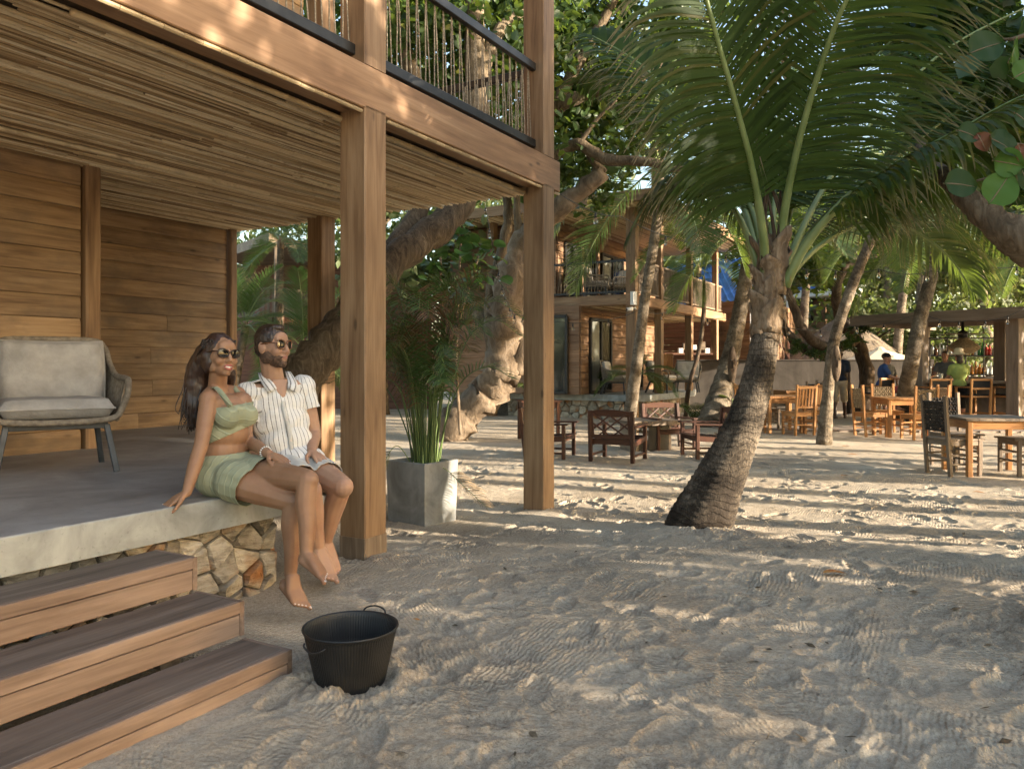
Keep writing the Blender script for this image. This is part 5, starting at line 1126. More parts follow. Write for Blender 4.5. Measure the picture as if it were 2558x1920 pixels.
def make_dining(m, wv, slats=False, name="dining_chair"):
    r = thing(name, "x", "chair"); w, d = .21, .20
    for sx in (-1, 1):
        lb(r, "leg", (sx*w, -d, 0), (sx*w, -d, .45), .045, .045, m, (0, 1, 0)); lb(r, "leg", (sx*w, d, 0), (sx*w, d + .07, 1.0), .045, .045, m, (0, 1, 0))
        for z in (.15, .26): lb(r, "stretcher", (sx*w, -d, z), (sx*w, d, z), .025, .025, m)
    for z in (.18, .30): lb(r, "stretcher", (-w, -d, z), (w, -d, z), .025, .025, m)
    lb(r, "stretcher", (-w, d, .22), (w, d, .22), .025, .025, m); lb(r, "seat_rail", (-w, -d, .41), (w, -d, .41), .03, .06, m); lb(r, "seat_rail", (-w, d, .41), (w, d, .41), .03, .06, m)
    for sx in (-1, 1): lb(r, "seat_rail", (sx*w, -d, .41), (sx*w, d, .41), .03, .06, m)
    for k in range(5): y = -d - .02 + k*.1; lb(r, "seat_slat", (-w - .02, y, .455), (w + .02, y, .455), .09, .022, m)
    if slats:
        lb(r, "top_rail", (-w, d + .068, .95), (w, d + .068, .95), .03, .06, m); lb(r, "lower_rail", (-w, d + .02, .56), (w, d + .02, .56), .03, .04, m)
        for k in range(5): x = -w + .07 + k*.07; lb(r, "back_slat", (x, d + .02, .56), (x, d + .066, .94), .04, .018, m, (0, 1, 0))
    else: weave(r, -w + .02, w - .02, .55, .93, d + .025, wv, .11)
    return r
def make_table(w, d, h, m, top=None, name="dining_table", label="x"):
    r = thing(name, label, "table"); n = 6
    for k in range(n): x = -w/2 + w*(k+.5)/n; lb(r, "top_board", (x, -d/2, h), (x, d/2, h), w/n - .004, .032, top or m)
    for sx in (-1, 1):
        for sy in (-1, 1): lb(r, "leg", (sx*(w/2 - .06), sy*(d/2 - .06), 0), (sx*(w/2 - .06), sy*(d/2 - .06), h - .02), .065, .065, m, (0, 1, 0))
        lb(r, "apron", (sx*(w/2 - .06), -d/2 + .08, h - .07), (sx*(w/2 - .06), d/2 - .08, h - .07), .03, .10, m); lb(r, "apron", (-w/2 + .08, sx*(d/2 - .06), h - .07), (w/2 - .08, sx*(d/2 - .06), h - .07), .03, .10, m)
    return r
def make_stool():
    r = thing("bar_stool", "x", "stool"); m = M['teak']; w, d = .24, .22
    for sx in (-1, 1):
        lb(r, "leg", (sx*w, -d, 0), (sx*w, -d, .88), .045, .045, m, (0, 1, 0)); lb(r, "leg", (sx*w, d, 0), (sx*w, d + .05, 1.08), .045, .05, m, (0, 1, 0)); lb(r, "armrest", (sx*w, -d - .03, .89), (sx*w, d + .03, .89), .05, .03, m)
        for z in (.3, .68): lb(r, "stretcher", (sx*w, -d, z), (sx*w, d, z), .03, .04, m)
    for y in (-d, d):
        for z in (.26, .68): lb(r, "stretcher", (-w, y, z), (w, y, z), .03, .04, m)
    b = MB(); b.bar((-w + .01, 0, .71), (w - .01, 0, .71), .42, .05, (0, 0, 1), .015); b.build("seat", M['black_cloth'], r, False)
    lb(r, "top_rail", (-w, d + .05, 1.06), (w, d + .05, 1.06), .03, .05, m); lb(r, "back_rail", (-w, d + .025, .86), (w, d + .025, .86), .03, .045, m)
    b = MB(); b.bar((-w + .02, d + .037, .96), (w - .02, d + .045, .96), .015, .15, (0, 0, 1)); b.build("back_panel", M['black_cloth'], r, False)
    return r
def gat(x, y): return G(x, y)
LG = make_lounge()
for x, y, rz, lab in ((1375, 1140, R(72), "dark red lounge chair facing right, half hidden by the near house post"),
                      (1545, 1148, R(154), "dark red lounge chair turned with its lattice back to the viewer"),
                      (1672, 1120, R(12), "dark red lounge chair beyond the low table, facing the viewer"),
                      (1768, 1140, R(-82), "dark red lounge chair facing left beside the foreground palm trunk")):
    place(LG, gat(x, y), rz, lab, "lounge chairs round the low table")
lt = thing("low_table", "low square table with grey plank top and black pedestal between the lounge chairs", "table", gat(1612, 1122), R(20))
for k in range(6): x = -.45 + .9*(k+.5)/6; lb(lt, "top_board", (x, -.45, .46), (x, .45, .46), .145, .07, M['graywood'])
MB().box((-.27, -.27, 0), (.27, .27, .40)).build("pedestal", M['black'], lt, False)
for sx in (-1, 1): lb(lt, "pedestal_panel", (sx*.30, -.27, .21), (sx*.30, .27, .21), .045, .42, M['graywood'])
sd = make_table(.75, .6, .72, M['redwood'], name="side_table", label="dark red side table half hidden behind the near house post"); sd.location = gat(1345, 1098); sd.rotation_euler = (0, 0, R(10))
pp = thing("potted_plant", "small dark leafy plant standing on the side table behind the near post", "plant", gat(1345, 1098) + Vector((-.15, 0, .74))); c = gat(1345, 1098) + Vector((-.2, 0, .738))
b = MB(); b.lathe([(.07, 0), (.10, .14), (.105, .14)], 14, c, cap=False); b.build("pot", M['bark_dark'], pp)
for k in range(11): o = mobj("leaf", frond_mesh("leaf", [c + Vector((0, 0, .1)), c + Vector((math.cos(k*2.4)*.16, math.sin(k*2.4)*.16, .28)), c + Vector((math.cos(k*2.4)*.36, math.sin(k*2.4)*.36, .24))], 16, .12, .012, .1, .2, (.006, .002), _tr, seg=2, mats=(M['rachis'], M['frond'])), None); wpar(o, pp)
# dining sets
DG, DT_, DS = make_dining(M['graywood'], M['weave_dark']), make_dining(M['teak'], M['weave_tan']), make_dining(M['teak'], None, True)
T1 = make_table(.85, .85, .74, M['teak'])
def faces(p, q): d = Vector(q) - Vector(p); return math.atan2(d.x, -d.y) if True else 0
def seat(proto, c, ang, dist, lab, grp, jit=0.0):
    p = Vector((c.x + math.cos(ang)*dist, c.y + math.sin(ang)*dist, c.z)); rz = math.atan2(c.y - p.y, c.x - p.x) + R(90) + jit; return place(proto, p, rz, lab, grp)
c1 = D(1948, 1080, 16.0); c1.z = -.13; place(T1, c1, R(4), "square wooden dining table just right of the foreground palm trunk", "dining tables")
seat(DS, c1, R(-8), .55, "slat-backed wooden chair on the right side of the table beside the palm trunk", "dining chairs", .05); seat(DS, c1, R(-75), .62, "slat-backed wooden chair at the near side of the table beside the palm trunk", "dining chairs")
seat(DG, c1, R(95), .75, "dark woven chair at the far side of the table beside the palm trunk", "dining chairs"); seat(DS, c1, R(185), .6, "slat-backed chair at the left of the table, mostly hidden by the palm trunk", "dining chairs")
c2 = D(2250, 1090, 15.2); c2.z = -.13; place(T1, c2, R(-3), "square wooden dining table with four woven chairs before the bar stools", "dining tables")
seat(DT_, c2, R(-88), .62, "tan woven-back chair with its back to the viewer before the bar", "dining chairs", .03); seat(DT_, c2, R(178), .58, "tan woven chair on the left of the table before the bar", "dining chairs", .1)
seat(DT_, c2, R(4), .58, "tan woven chair on the right of the table before the bar", "dining chairs", -.1); seat(DT_, c2, R(85), .66, "tan woven chair on the far side of the table before the bar", "dining chairs")
T2 = make_table(.92, .8, .71, M['teak'], M['graywood'], label="weathered-top dining table at the right edge, nearest of the dining tables"); c3 = D(2472, 1180, 9.95); c3.z = -.13; T2.location = c3; T2.rotation_euler = (0, 0, R(-6))
seat(DG, c3, R(186), .50, "weathered dark woven chair left of the table at the right edge", "dining chairs", .05); seat(DG, c3, R(95), .66, "dark woven chair behind the table at the right edge, its back facing the bar", "dining chairs")
seat(DG, c3, R(-10), .42, "weathered chair right of the nearest dining table, cut by the picture's edge", "dining chairs", .12)
c4 = D(1985, 1050, 19.5); c4.z = -.13; place(T1, c4, R(6), "small distant dining table by the concrete wall", "dining tables"); seat(DG, c4, R(200), .6, "dark woven chair left of the distant table by the concrete wall", "dining chairs"); seat(DG, c4, R(20), .6, "dark woven chair right of the distant table by the concrete wall", "dining chairs"); seat(DG, c4, R(-80), .65, "dark woven chair on the near side of the distant table by the wall", "dining chairs")
ST = make_stool()
for x, lab in ((2190, "bar stool under the guest in the blue shirt"), (2330, "first empty bar stool right of the leaning palm"), (2430, "bar stool beside the guest in the straw hat"), (2526, "bar stool nearest the right edge of the picture")):
    q = D(x, 1058, 17.6 if x > 2200 else 18.6); q.z = -.13; place(ST, q, R(-172) if x > 2200 else R(-150), lab, "bar stools along the counter")
# ------------------------------------------------------------------ wicker armchairs
def cushion(name, c, ax, ay, az, hx, hy, hz, mat, parent, seed=1, crease=.012, n=18, world=True, sag=0.0, box=.42):
    """soft box: superellipse in plan, pinched edges, creases; ax, ay in plane, az thickness"""
    rg = np.random.default_rng(seed); vs = []; m = n
    for sgn in (1, -1):
        for i in range(n+1):
            for j in range(m+1):
                u = -1 + 2*i/n; v = -1 + 2*j/m; pu = u*(1 - .045*(1 - abs(v)**2)*0) ; e = (1 - abs(u)**5)*(1 - abs(v)**5)
                th = max(0, e)**box; cr = crease*math.sin(u*9 + 3*v + seed) * (1-abs(v))*th + crease*1.3*max(0, v)**2*math.sin(u*17 + seed*2)*th
                x = u*hx*(1 - .05*(1-abs(v))*0 - .03*(v*v)); y = v*hy*(1 - .035*math.cos(u*math.pi/2)); vs.append(Vector(c) + ax*x + ay*(y - sag*(1-u*u)*(v > .2)*v) + az*(sgn*(hz*th) + cr))
    k = (n+1)*(m+1); fs = []
    for i in range(n):
        for j in range(m):
            a = i*(m+1)+j; fs.append((a, a+m+1, a+m+2, a+1)); fs.append((k+a, k+a+1, k+a+m+2, k+a+m+1))
    o = MB().add(vs, fs, True).build(name, mat, parent, world)
    rim = [Vector(c) + ax*(u*hx*(1-.03*v*v)) + ay*(v*hy*(1-.035*math.cos(u*math.pi/2)) - sag*(1-u*u)*(v > .2)*v) for u, v in [(-1+2*i/12, -1) for i in range(12)] + [(1, -1+2*i/12) for i in range(12)] + [(1-2*i/12, 1) for i in range(12)] + [(-1, 1-2*i/12) for i in range(13)]]
    b = MB(); b.tube(rim, .006, 6, False); p = b.build("piping", mat, None); p.parent = o if not world else None
    if world: wpar(p, o)
    return o
def make_armchair(label, cush=None):
    r = thing("wicker_armchair", label, "armchair"); X, Y, Z = Vector((1, 0, 0)), Vector((0, 1, 0)), Vector((0, 0, 1)); lm = M['legmetal']
    for sx in (-1, 1):
        lb(r, "leg", (sx*.33, -.30, .0), (sx*.275, -.27, .305), .034, .045, lm, (0, 1, 0)); lb(r, "leg", (sx*.31, .32, .0), (sx*.265, .20, .305), .034, .045, lm, (0, 1, 0)); lb(r, "seat_bar", (sx*.27, -.27, .30), (sx*.27, .21, .30), .03, .036, lm)
    lb(r, "seat_bar", (-.275, -.27, .30), (.275, -.27, .30), .03, .036, lm); lb(r, "seat_bar", (-.265, .2, .30), (.265, .2, .30), .03, .036, lm)
    loop = [(-.36, -.34, .42), (-.385, -.36, .50), (-.395, -.33, .585), (-.40, -.18, .60), (-.375, .10, .62), (-.355, .26, .70), (-.33, .32, .81), (-.26, .345, .862), (0, .36, .868), (.26, .345, .862), (.33, .32, .81), (.355, .26, .70), (.375, .10, .62), (.40, -.18, .60), (.395, -.33, .585), (.385, -.36, .50), (.36, -.34, .42), (.32, -.335, .355), (.2, -.34, .335), (0, -.345, .33), (-.2, -.34, .335), (-.32, -.335, .355), (-.36, -.34, .42)]
    P = spline(loop, 200); b = MB(); b.tube(P, [.019 + .0022*(i % 2) for i in range(200)], 8, False); b.build("rim", M['wicker'], r, False)
    low = [(-.33, -.32, .34), (-.335, 0, .33), (-.31, .22, .33), (-.2, .27, .33), (0, .28, .33), (.2, .27, .33), (.31, .22, .33), (.335, 0, .33), (.33, -.32, .34)]; Q = spline(low, 90); b = MB(); b.tube(Q, .016, 6); b.build("seat_rim", M['wicker'], r, False)
    top = spline(loop[3:14], 90); b = MB()
    for i in range(90): b.tube([Q[i], top[i]], .0058, 4, False)
    b.build("cord_weave", M['wicker'], r, False)
    c = cush or M['cushion']
    s = cushion("seat_cushion", (0, -.06, .415), X, Y, Z, .325, .31, .066, c, r, 3, .005, world=False, box=.16); ay = Vector((0, .22, .975)).normalized(); az = X.cross(ay)
    cushion("back_cushion", (0, .185, .635), X, ay, az, .315, .225, .085, c, r, 5, .010, world=False, box=.30)
    return r
AR = make_armchair("grey-cushioned wicker armchair on the near concrete terrace", None)
AR.location = H(-1.06, 1.86, ZS + .002) + Vector((.09, .03, 0)); AR.rotation_euler = (0, 0, R(34))
def fsp(x, y, d): p = D(x, y, d); p.z = ZS2; return p
for i, (x, d, rz, lab) in enumerate(((1535, 20.3, R(75), "wicker chair facing right on the far terrace by the glass door"), (1650, 21.3, R(60), "wicker chair on the far terrace half hidden by a post"), (1716, 21.8, R(-20), "wicker chair with cream cushions facing the viewer on the far terrace"))):
    o = copy_tree(AR); o.location = fsp(x, 0, d); o.rotation_euler = (0, 0, rz); o["label"] = lab; o["group"] = "wicker chairs on the far terrace"
    for ch in o.children:
        if ch.name.startswith(("seat_cushion", "back_cushion")): ch.data = ch.data.copy(); ch.data.materials[0] = M['cushion_white']
for i, (x, d, rz, lab) in enumerate(((1488, 20.5, R(80), "wicker chair with white throw on the far balcony, left of two"), (1545, 20.9, R(-70), "wicker chair at the right end of the far balcony"))):
    o = copy_tree(AR); p = D(x, 700, d); p.z = 2.96; o.location = p; o.rotation_euler = (0, 0, rz); o["label"] = lab; o["group"] = "wicker chairs on the far balcony"
    for ch in o.children:
        if ch.name.startswith(("seat_cushion", "back_cushion")): ch.data = ch.data.copy(); ch.data.materials[0] = M['cushion_white']
tplant = thing("terrace_palm", "small arching palm growing in front of the far terrace door", "palm", D(1590, 1000, 19.8))
for k in range(8): o = mobj("frond", GEN[(2, 3, 1, 2, 3, 2, 1, 3)[k]], None); o.location = D(1592, 935, 19.9); o.rotation_euler = (0, 0, k*.8); o.scale = (.42,)*3; wpar(o, tplant)
b = MB(); b.tube([Vector((D(1592, 935, 19.9).x, 19.9, ZS2)), D(1592, 935, 19.9)], .035, 7); b.build("trunk", M['fiber'], tplant)
# ------------------------------------------------------------------ planter and tub
pl = thing("concrete_planter", "square tapered grey concrete planter behind the front post", "planter", (-.78, 6.95, -.1)); b = MB()
pc0 = Vector((-.74, 6.6, 0)); e1, e2 = Vector((.6, .8, 0)), Vector((-.8, .6, 0)); cc = pc0 + e1*.21 + e2*.225
def ring(s1, s2, z): return [cc + e1*(sa*s1) + e2*(sb*s2) + Vector((0, 0, z)) for sa, sb in ((-1, -1), (1, -1), (1, 1), (-1, 1))]
rings = [ring(.198, .215, -.2), ring(.215, .232, .408), ring(.211, .228, .415), ring(.185, .20, .415), ring(.18, .195, .30)]; vs = [p for r_ in rings for p in r_]
fs = [(k*4+i, k*4+(i+1) % 4, (k+1)*4+(i+1) % 4, (k+1)*4+i) for k in range(4) for i in range(4)]; b.add(vs, fs); b.build("shell", M['planter'], pl); b = MB(); b.add(ring(.182, .197, .32), [(0, 1, 2, 3)]); b.build("soil", M['bark_dark'], pl)
bk = thing("black_tub", "black ribbed rubber tub with loop handles standing on the sand", "tub", (-.649, 3.12, 0)); c = Vector((-.649, 3.14, -.02)); b = MB(); n = 200; vs = []
prof = [(.136, 0.0), (.139, .012), (.168, .14), (.182, .205), (.190, .218), (.192, .222), (.190, .226), (.183, .222), (.177, .205), (.160, .12), (.134, .02), (.02, .018)]
for i, (r_, z) in enumerate(prof):
    for j in range(n):
        a = 2*math.pi*j/n; rib = .0009*(1 if j % 2 else -1) if 1 <= i <= 3 or 8 <= i <= 9 else 0; vs.append(c + Vector(((r_+rib)*math.cos(a), (r_+rib)*math.sin(a), z)))
fs = [(i*n+j, i*n+(j+1) % n, (i+1)*n+(j+1) % n, (i+1)*n+j) for i in range(len(prof)-1) for j in range(n)] + [tuple(range(n-1, -1, -1)), tuple((len(prof)-1)*n + j for j in range(n))]
b.add(vs, fs); b.build("shell", M['bucket'], bk)
for az, drop in ((R(72), .03), (R(238), -.035)):
    d = Vector((math.cos(az), math.sin(az), 0)); s = Vector((-d.y, d.x, 0)); b = MB(); k0 = c + d*.194 + Vector((0, 0, .212))
    b.tube(spline([list(k0 - s*.055 - Vector((0, 0, .012))), list(k0 - s*.045 + d*.012 + Vector((0, 0, drop*.6))), list(k0 + d*.018 + Vector((0, 0, drop))), list(k0 + s*.045 + d*.012 + Vector((0, 0, drop*.6))), list(k0 + s*.055 - Vector((0, 0, .012)))], 16), .004, 6); b.build("handle", M['bucket'], bk)
# ------------------------------------------------------------------ fallen leaves
def dry_leaf(x, y, L, rz, label, grp):
    p = G(x, y); b = MB(); n = 8; vs = []
    for i in range(n+1):
        t = i/n; w = L*.24*math.sin(math.pi*t)**.7 + .001; z = .012 + .03*L*math.sin(t*5)
        for s in (-1, 0, 1): vs.append((L*(t-.5), s*w, z + .25*abs(s)*w))
    b.add(vs, [(3*i+j, 3*i+3+j, 3*i+4+j, 3*i+1+j) for i in range(n) for j in range(2)], True); o = b.build("fallen_leaf", M['orange_leaf']); o.location = (p.x, p.y, sandz(p.x, p.y) + .008); o.rotation_euler = (0, 0, rz); tag(o, label, "leaf", grp)
dry_leaf(2085, 1438, .15, .1, "large orange dead leaf lying alone on the shaded sand", "fallen leaves")
for x, y, l, lab in ((1085, 1112, .12, "small fallen leaf under the pale forked tree"), (2113, 1118, .14, "orange fallen leaf right of the bare slim trunk"), (2131, 1139, .16, "curled brown leaf in the sunlit sand right of the slim trunk"), (1040, 1552, .04, "tiny yellow leaf on the sand right of the black tub"), (2110, 1190, .12, "faint leaf in the shade stripe left of the nearest dining table"), (1660, 1115, .12, "brown leaf beside the low table's foot"), (2445, 1233, .12, "leaf on sand below the nearest dining table"), (960, 1270, .05, "small leaf between the front post and the planter")):
    dry_leaf(x, y, l, random.uniform(-.5, .5), lab, "fallen leaves")

# scattered litter: bits of leaf and twig on the near sand
lit = MB(); lr = random.Random(19)
for k in range(420):
    y = 2.2 + 8*lr.random()**1.6; x = -.9 + lr.random()*(1.8 + .7*y)
    if x < -.55 and y < 3.4: continue
    if math.hypot(x + .65, y - 3.14) < .25: continue
    z = sandz(x, y) + .006; a = lr.uniform(0, 6.28); L = lr.uniform(.008, .035); w = L*lr.choice((.08, .12, .35)); d = Vector((math.cos(a), math.sin(a), lr.uniform(-.1, .2))); s = Vector((-math.sin(a), math.cos(a), .1))*w; c = Vector((x, y, z))
    lit.add([c - d*L, c - s, c + d*L, c + s + Vector((0, 0, w*.5))], [(0, 1, 3), (1, 2, 3)])
tag(lit.build("leaf_litter", M['bark']), "small brown twigs and leaf crumbs strewn on the sand", "litter", None, "stuff")
# ------------------------------------------------------------------ people
def remesh(mb, name, voxel, mat, parent, smooth_=4, cuts=(), factor=.5, thick=0.0, noise=0.0, nscale=20.0):
    """fuse overlapping closed shapes into one continuous skin; cuts = [(point, normal)], removes the side the normal points to"""
    me = mb.mesh(name); o = bpy.data.objects.new(name, me); COL.objects.link(o)
    m = o.modifiers.new("r", 'REMESH'); m.mode = 'VOXEL'; m.voxel_size = voxel
    if smooth_: s = o.modifiers.new("s", 'SMOOTH'); s.iterations = smooth_; s.factor = factor
    dg = bpy.context.evaluated_depsgraph_get(); dg.update(); nm = bpy.data.meshes.new_from_object(o.evaluated_get(dg)); o.modifiers.clear()
    if cuts or noise:
        bm = bmesh.new(); bm.from_mesh(nm)
        for p, n in cuts: bmesh.ops.bisect_plane(bm, geom=bm.verts[:] + bm.edges[:] + bm.faces[:], plane_co=Vector(p), plane_no=Vector(n), clear_outer=True)
        if noise:
            from mathutils import noise as mn
            bm.normal_update()
            for v in bm.verts: v.co += v.normal * noise * mn.noise(v.co * nscale)
        bm.to_mesh(nm); bm.free()
    o.data = nm; nm.materials.clear(); nm.materials.append(mat)
    nm.polygons.foreach_set("use_smooth", [True]*len(nm.polygons)); nm.update()
    if thick: t = o.modifiers.new("thick", 'SOLIDIFY'); t.thickness = thick; t.offset = -1
    if parent is not None: wpar(o, parent)
    return o
def cap(mb, pts, rad, n=12, seg=5):
    """rounded limb through pts"""
    P = spline([list(p) for p in pts], seg*(len(pts)-1)+1); Rr = np.interp(np.linspace(0, len(pts)-1, len(P)), range(len(pts)), rad); mb.tube(P, list(Rr), n)
    mb.ell(P[0], Rr[0]*.995, None, n, 8); mb.ell(P[-1], Rr[-1]*.995, None, n, 8)
def frame(F, U_): F = Vector(F).normalized(); S = F.cross(Vector(U_)).normalized(); return Matrix((S, F, S.cross(F))).transposed()
def fingers(mb, wrist, d, nrm, side, L=.085, s=1.0, curl=(.2, .3, .3), spread=.16, thumb=1, tips=None, tcurl=.3):
    """palm and five fingers; d = direction of the hand, nrm = back-of-hand, side toward the thumb"""
    d = Vector(d).normalized(); nrm = Vector(nrm); nrm = (nrm - d*nrm.dot(d)).normalized(); sd = d.cross(nrm)*(1 if Vector(side).dot(d.cross(nrm)) > 0 else -1); w = Vector(wrist)
    for k, (o, ln, r) in enumerate(((.030, .070, .0083), (.010, .080, .0088), (-.010, .075, .0084), (-.028, .058, .0074))):
        o *= s; ln *= s; r *= s; kn = w + d*(L*s)*(1 - .10*abs(k-1.2)*.5) + sd*o
        mb.tube([w + sd*o*.45, w.lerp(kn, .5) + nrm*.002, kn], [.015*s, .0135*s, .0105*s], 8); mb.ell(kn, .0105*s, None, 8, 6)
        dd = (d + sd*spread*(o/.03/s)*.6).normalized(); p = kn; seg = (.46, .31, .23)
        for q in range(3):
            dd = (dd - nrm*curl[q]).normalized(); p2 = p + dd*ln*seg[q]; mb.tube([p, p2], [r*(1-.08*q), r*(.92-.08*q)], 8); mb.ell(p2, r*(.93-.08*q), None, 8, 6); p = p2
        if tips is not None: tips.append((p - dd*.004*s + nrm*r*.7, dd, nrm, sd, r))
    t0 = w + d*.022*s + sd*.020*s; t1 = t0 + (d*.55 + sd*.65 - nrm*tcurl*.5).normalized()*.040*s; t2 = t1 + (d*.85 + sd*.35 - nrm*tcurl).normalized()*.032*s; t3 = t2 + (d*.95 + sd*.1 - nrm*tcurl).normalized()*.024*s
    mb.tube([t0, t1, t2, t3], [.015*s, .0115*s, .0098*s, .0082*s], 8); mb.ell(t0, .015*s, None, 8, 6); mb.ell(t3, .0082*s, None, 8, 6); mb.ell(w + d*.045*s, (.03*s, .03*s, .014*s), Matrix((d, sd, nrm)).transposed(), 10, 8)
    if tips is not None: tips.append((t3 + nrm*.004, d, nrm, sd, .008*s))
def foot(mb, ankle, heel, toe, side, s=1.0, tips=None, big=1):
    """heel, arched instep and five toes; side points across the foot toward the big toe"""
    a, h, t = Vector(ankle), Vector(heel), Vector(toe); d = (t-h).normalized(); side = Vector(side); side = (side - d*side.dot(d)).normalized(); up = side.cross(d); up = up if up.dot(a - h) > 0 else -up
    mb.ell(h + d*.018*s, (.032*s, .028*s, .030*s), Matrix((d, side, up)).transposed(), 12, 8); mb.ell(a, .034*s, None, 12, 8)
    L = (t-h).length
    for k in range(5):
        o = (.030 - .0155*k)*s; root = h + d*(L*(.76 - .030*k)) + side*o; r = (.0135 if k == 0 else .0105)*s
        mb.tube([a + d*.015*s + side*o*.4, h + d*L*.42 + side*o*.8 + up*.026*s*(1 - .1*k), root + up*.004*s], [.028*s, .021*s, .0150*s], 8); mb.tube([h + d*.02*s + side*o*.5, h + d*L*.45 + side*o*.9, root], [.024*s, .015*s, .015*s], 8); mb.ell(root, .0155*s, None, 8, 6)
        tl = (.045 if k == 0 else .036 - .004*k)*s; tp = root + (d + side*.05*(1-k*.5) - up*.18).normalized()*tl; mb.tube([root, root.lerp(tp, .55) + up*.004*s, tp], [r*1.05, r*.95, r], 8); mb.ell(tp, r, None, 8, 6)
        if tips is not None: tips.append((tp + up*r*.75 + d*.002, d, up, side, r))
def nails(tips, name, mat, parent):
    b = MB()
    for p, d, n, s, r in tips: b.ell(p, (r*.62, r*.60, r*.26), Matrix((d.normalized(), s.normalized(), n.normalized())).transposed(), 8, 6)
    return b.build(name, mat, parent)
def head_shapes(mb, c, Fm, s=1.0, male=False):
    L = lambda x, y, z: Vector(c) + Fm @ Vector((x, y, z))*s
    def e(x, y, z, rx, ry, rz): mb.ell(L(x, y, z), (rx*s, ry*s, rz*s), Fm, 16, 12)
    j = 1.08 if male else 1.0
    e(0, -.014, .034, .073, .092, .082); e(0, .012, .0, .068, .076, .075); e(0, .030, -.052, .052*j, .056, .055*j); e(0, .066, -.090, .024*j, .022*j, .019*j)
    for sx in (-1, 1):
        e(sx*.036, .058, -.026, .027, .028, .030); e(sx*.074, -.012, -.010, .010, .021, .031); e(sx*.078, -.020, .004, .008, .014, .02); e(sx*.048, .0, -.062, .018*j, .04, .028)
        e(sx*.012, .092, -.030, .009, .010, .008); e(sx*.03, .074, .032, .022, .012, .010)
    e(0, .062, .050, .050, .026, .035); e(0, .080, -.062, .026, .014, .020); e(0, .088, -.020, .0095, .022, .010)
    mb.tube([L(0, .080, .030), L(0, .092, .008), L(0, .104, -.022)], [.009*s, .010*s, .012*s], 10); mb.ell(L(0, .104, -.024), .0125*s, Fm, 10, 8); e(0, .090, -.046, .012, .008, .008)
    return L
def glasses(L, parent, s=1.0, rw=.027, rh=.022, mat=None, cat=True):
    g = empty("sunglasses", L(0, .1, .02)); wpar_empty(g, parent); b = MB()
    for sx in (-1, 1):
        c = L(sx*.034, .094, .012); ring = []
        for i in range(20):
            a = 2*math.pi*i/20; x = sx*.034 + rw*math.copysign(abs(math.cos(a))**.75, math.cos(a)); z = .012 + rh*math.copysign(abs(math.sin(a))**.75, math.sin(a)) + (.004 if math.sin(a) > 0 and math.cos(a)*sx > 0 else 0)
            ring.append(L(x, .100 - abs(x)*.25, z))
        b.tube(ring + [ring[0]], .0038*s, 6, False); lens = MB(); cc = sum(ring, Vector())/20 + (L(0, .003, 0) - L(0, 0, 0)); lens.add([cc] + ring, [(0, i+1, (i+1) % 20 + 1) for i in range(20)], True); lens.build("lens", M['lens'], g)
        b.tube([L(sx*.060, .087, .022), L(sx*.074, .05, .022), L(sx*.080, -.01, .016), L(sx*.078, -.035, .0)], .0034*s, 6)
    b.tube([L(-.008, .099, .016), L(0, .103, .020), L(.008, .099, .016)], .0032*s, 6); b.build("frame", mat or M['tort'], g); return g
def Zw(x, y, d): return D(380 + x/2.128, 780 + y/2.128, d)
ZV = Vector((0, 0, 1))
# ---- woman
W = thing("person", "woman in sage green crop top and skirt sitting cross-legged on the platform edge", "person", Zw(400, 960, 4.15))
Fw = Vector((.87, -.49, 0)); Sw = Vector((-.49, -.87, 0))      # facing, and toward her right (camera) side
TM = Matrix((Sw, Fw, ZV)).transposed()
pel, wai, rib, che, nkb = Zw(392, 868, 4.17), Zw(394, 735, 4.18), Zw(398, 640, 4.18), Zw(392, 535, 4.18), Zw(345, 412, 4.19)
b = MB(); tips = []; ft = []
def torso_w(mb, g=0.0, low=True, top=True):
    mb.ell(pel, (.168+g, .128+g, .110+g), TM, 20, 14); mb.ell(wai, (.122+g, .096+g, .105+g), TM, 20, 14); mb.ell(wai.lerp(pel, .5), (.142+g, .112+g, .09+g), TM, 20, 12)
    if top:
        mb.ell(rib, (.128+g, .102+g, .10+g), TM, 20, 14); mb.ell(che, (.142+g, .098+g, .105+g), TM, 20, 14)
        mb.ell(che + Fw*.075 - ZV*.004, (.10+g, .052+g, .058+g), TM, 16, 12)
        for sx in (-1, 1): mb.ell(che + Sw*(.062*sx) + Fw*.078 - ZV*.012, (.062+g, .060+g, .062+g), TM, 16, 12); mb.ell(che + Sw*(.085*sx) + Fw*.02 + ZV*.055, (.06+g, .06+g, .06+g), TM, 14, 10)
torso_w(b); sR, sL = Zw(302, 462, 4.06), Zw(452, 440, 4.32)
cap(b, [sR, nkb + ZV*-.02, sL], [.052, .055, .05]); cap(b, [nkb - ZV*.05, nkb.lerp(Zw(352, 330, 4.17), .5), Zw(352, 318, 4.17)], [.062, .048, .047])
cap(b, [sR, sR.lerp(Zw(262, 695, 3.97), .5), Zw(262, 695, 3.97), Zw(228, 810, 3.93), Zw(184, 958, 3.875)], [.047, .043, .036, .036, .0235]); wr = Zw(184, 958, 3.875)
fingers(b, wr, Zw(85, 1016, 3.845) - wr, (.1, -.25, 1), (0.3, -1, -.1), .082, .98, (.10, .08, .12), .25, tips=tips)
eL = Zw(505, 670, 4.28); wl = Zw(618, 752, 4.06); cap(b, [sL, eL, eL.lerp(wl, .5), wl], [.045, .036, .034, .0235]); fingers(b, wl, Zw(735, 795, 4.0) - wl, (.1, -.2, 1), (.2, -1, -.1), .080, .95, (.10, .22, .18), .12, tips=tips)
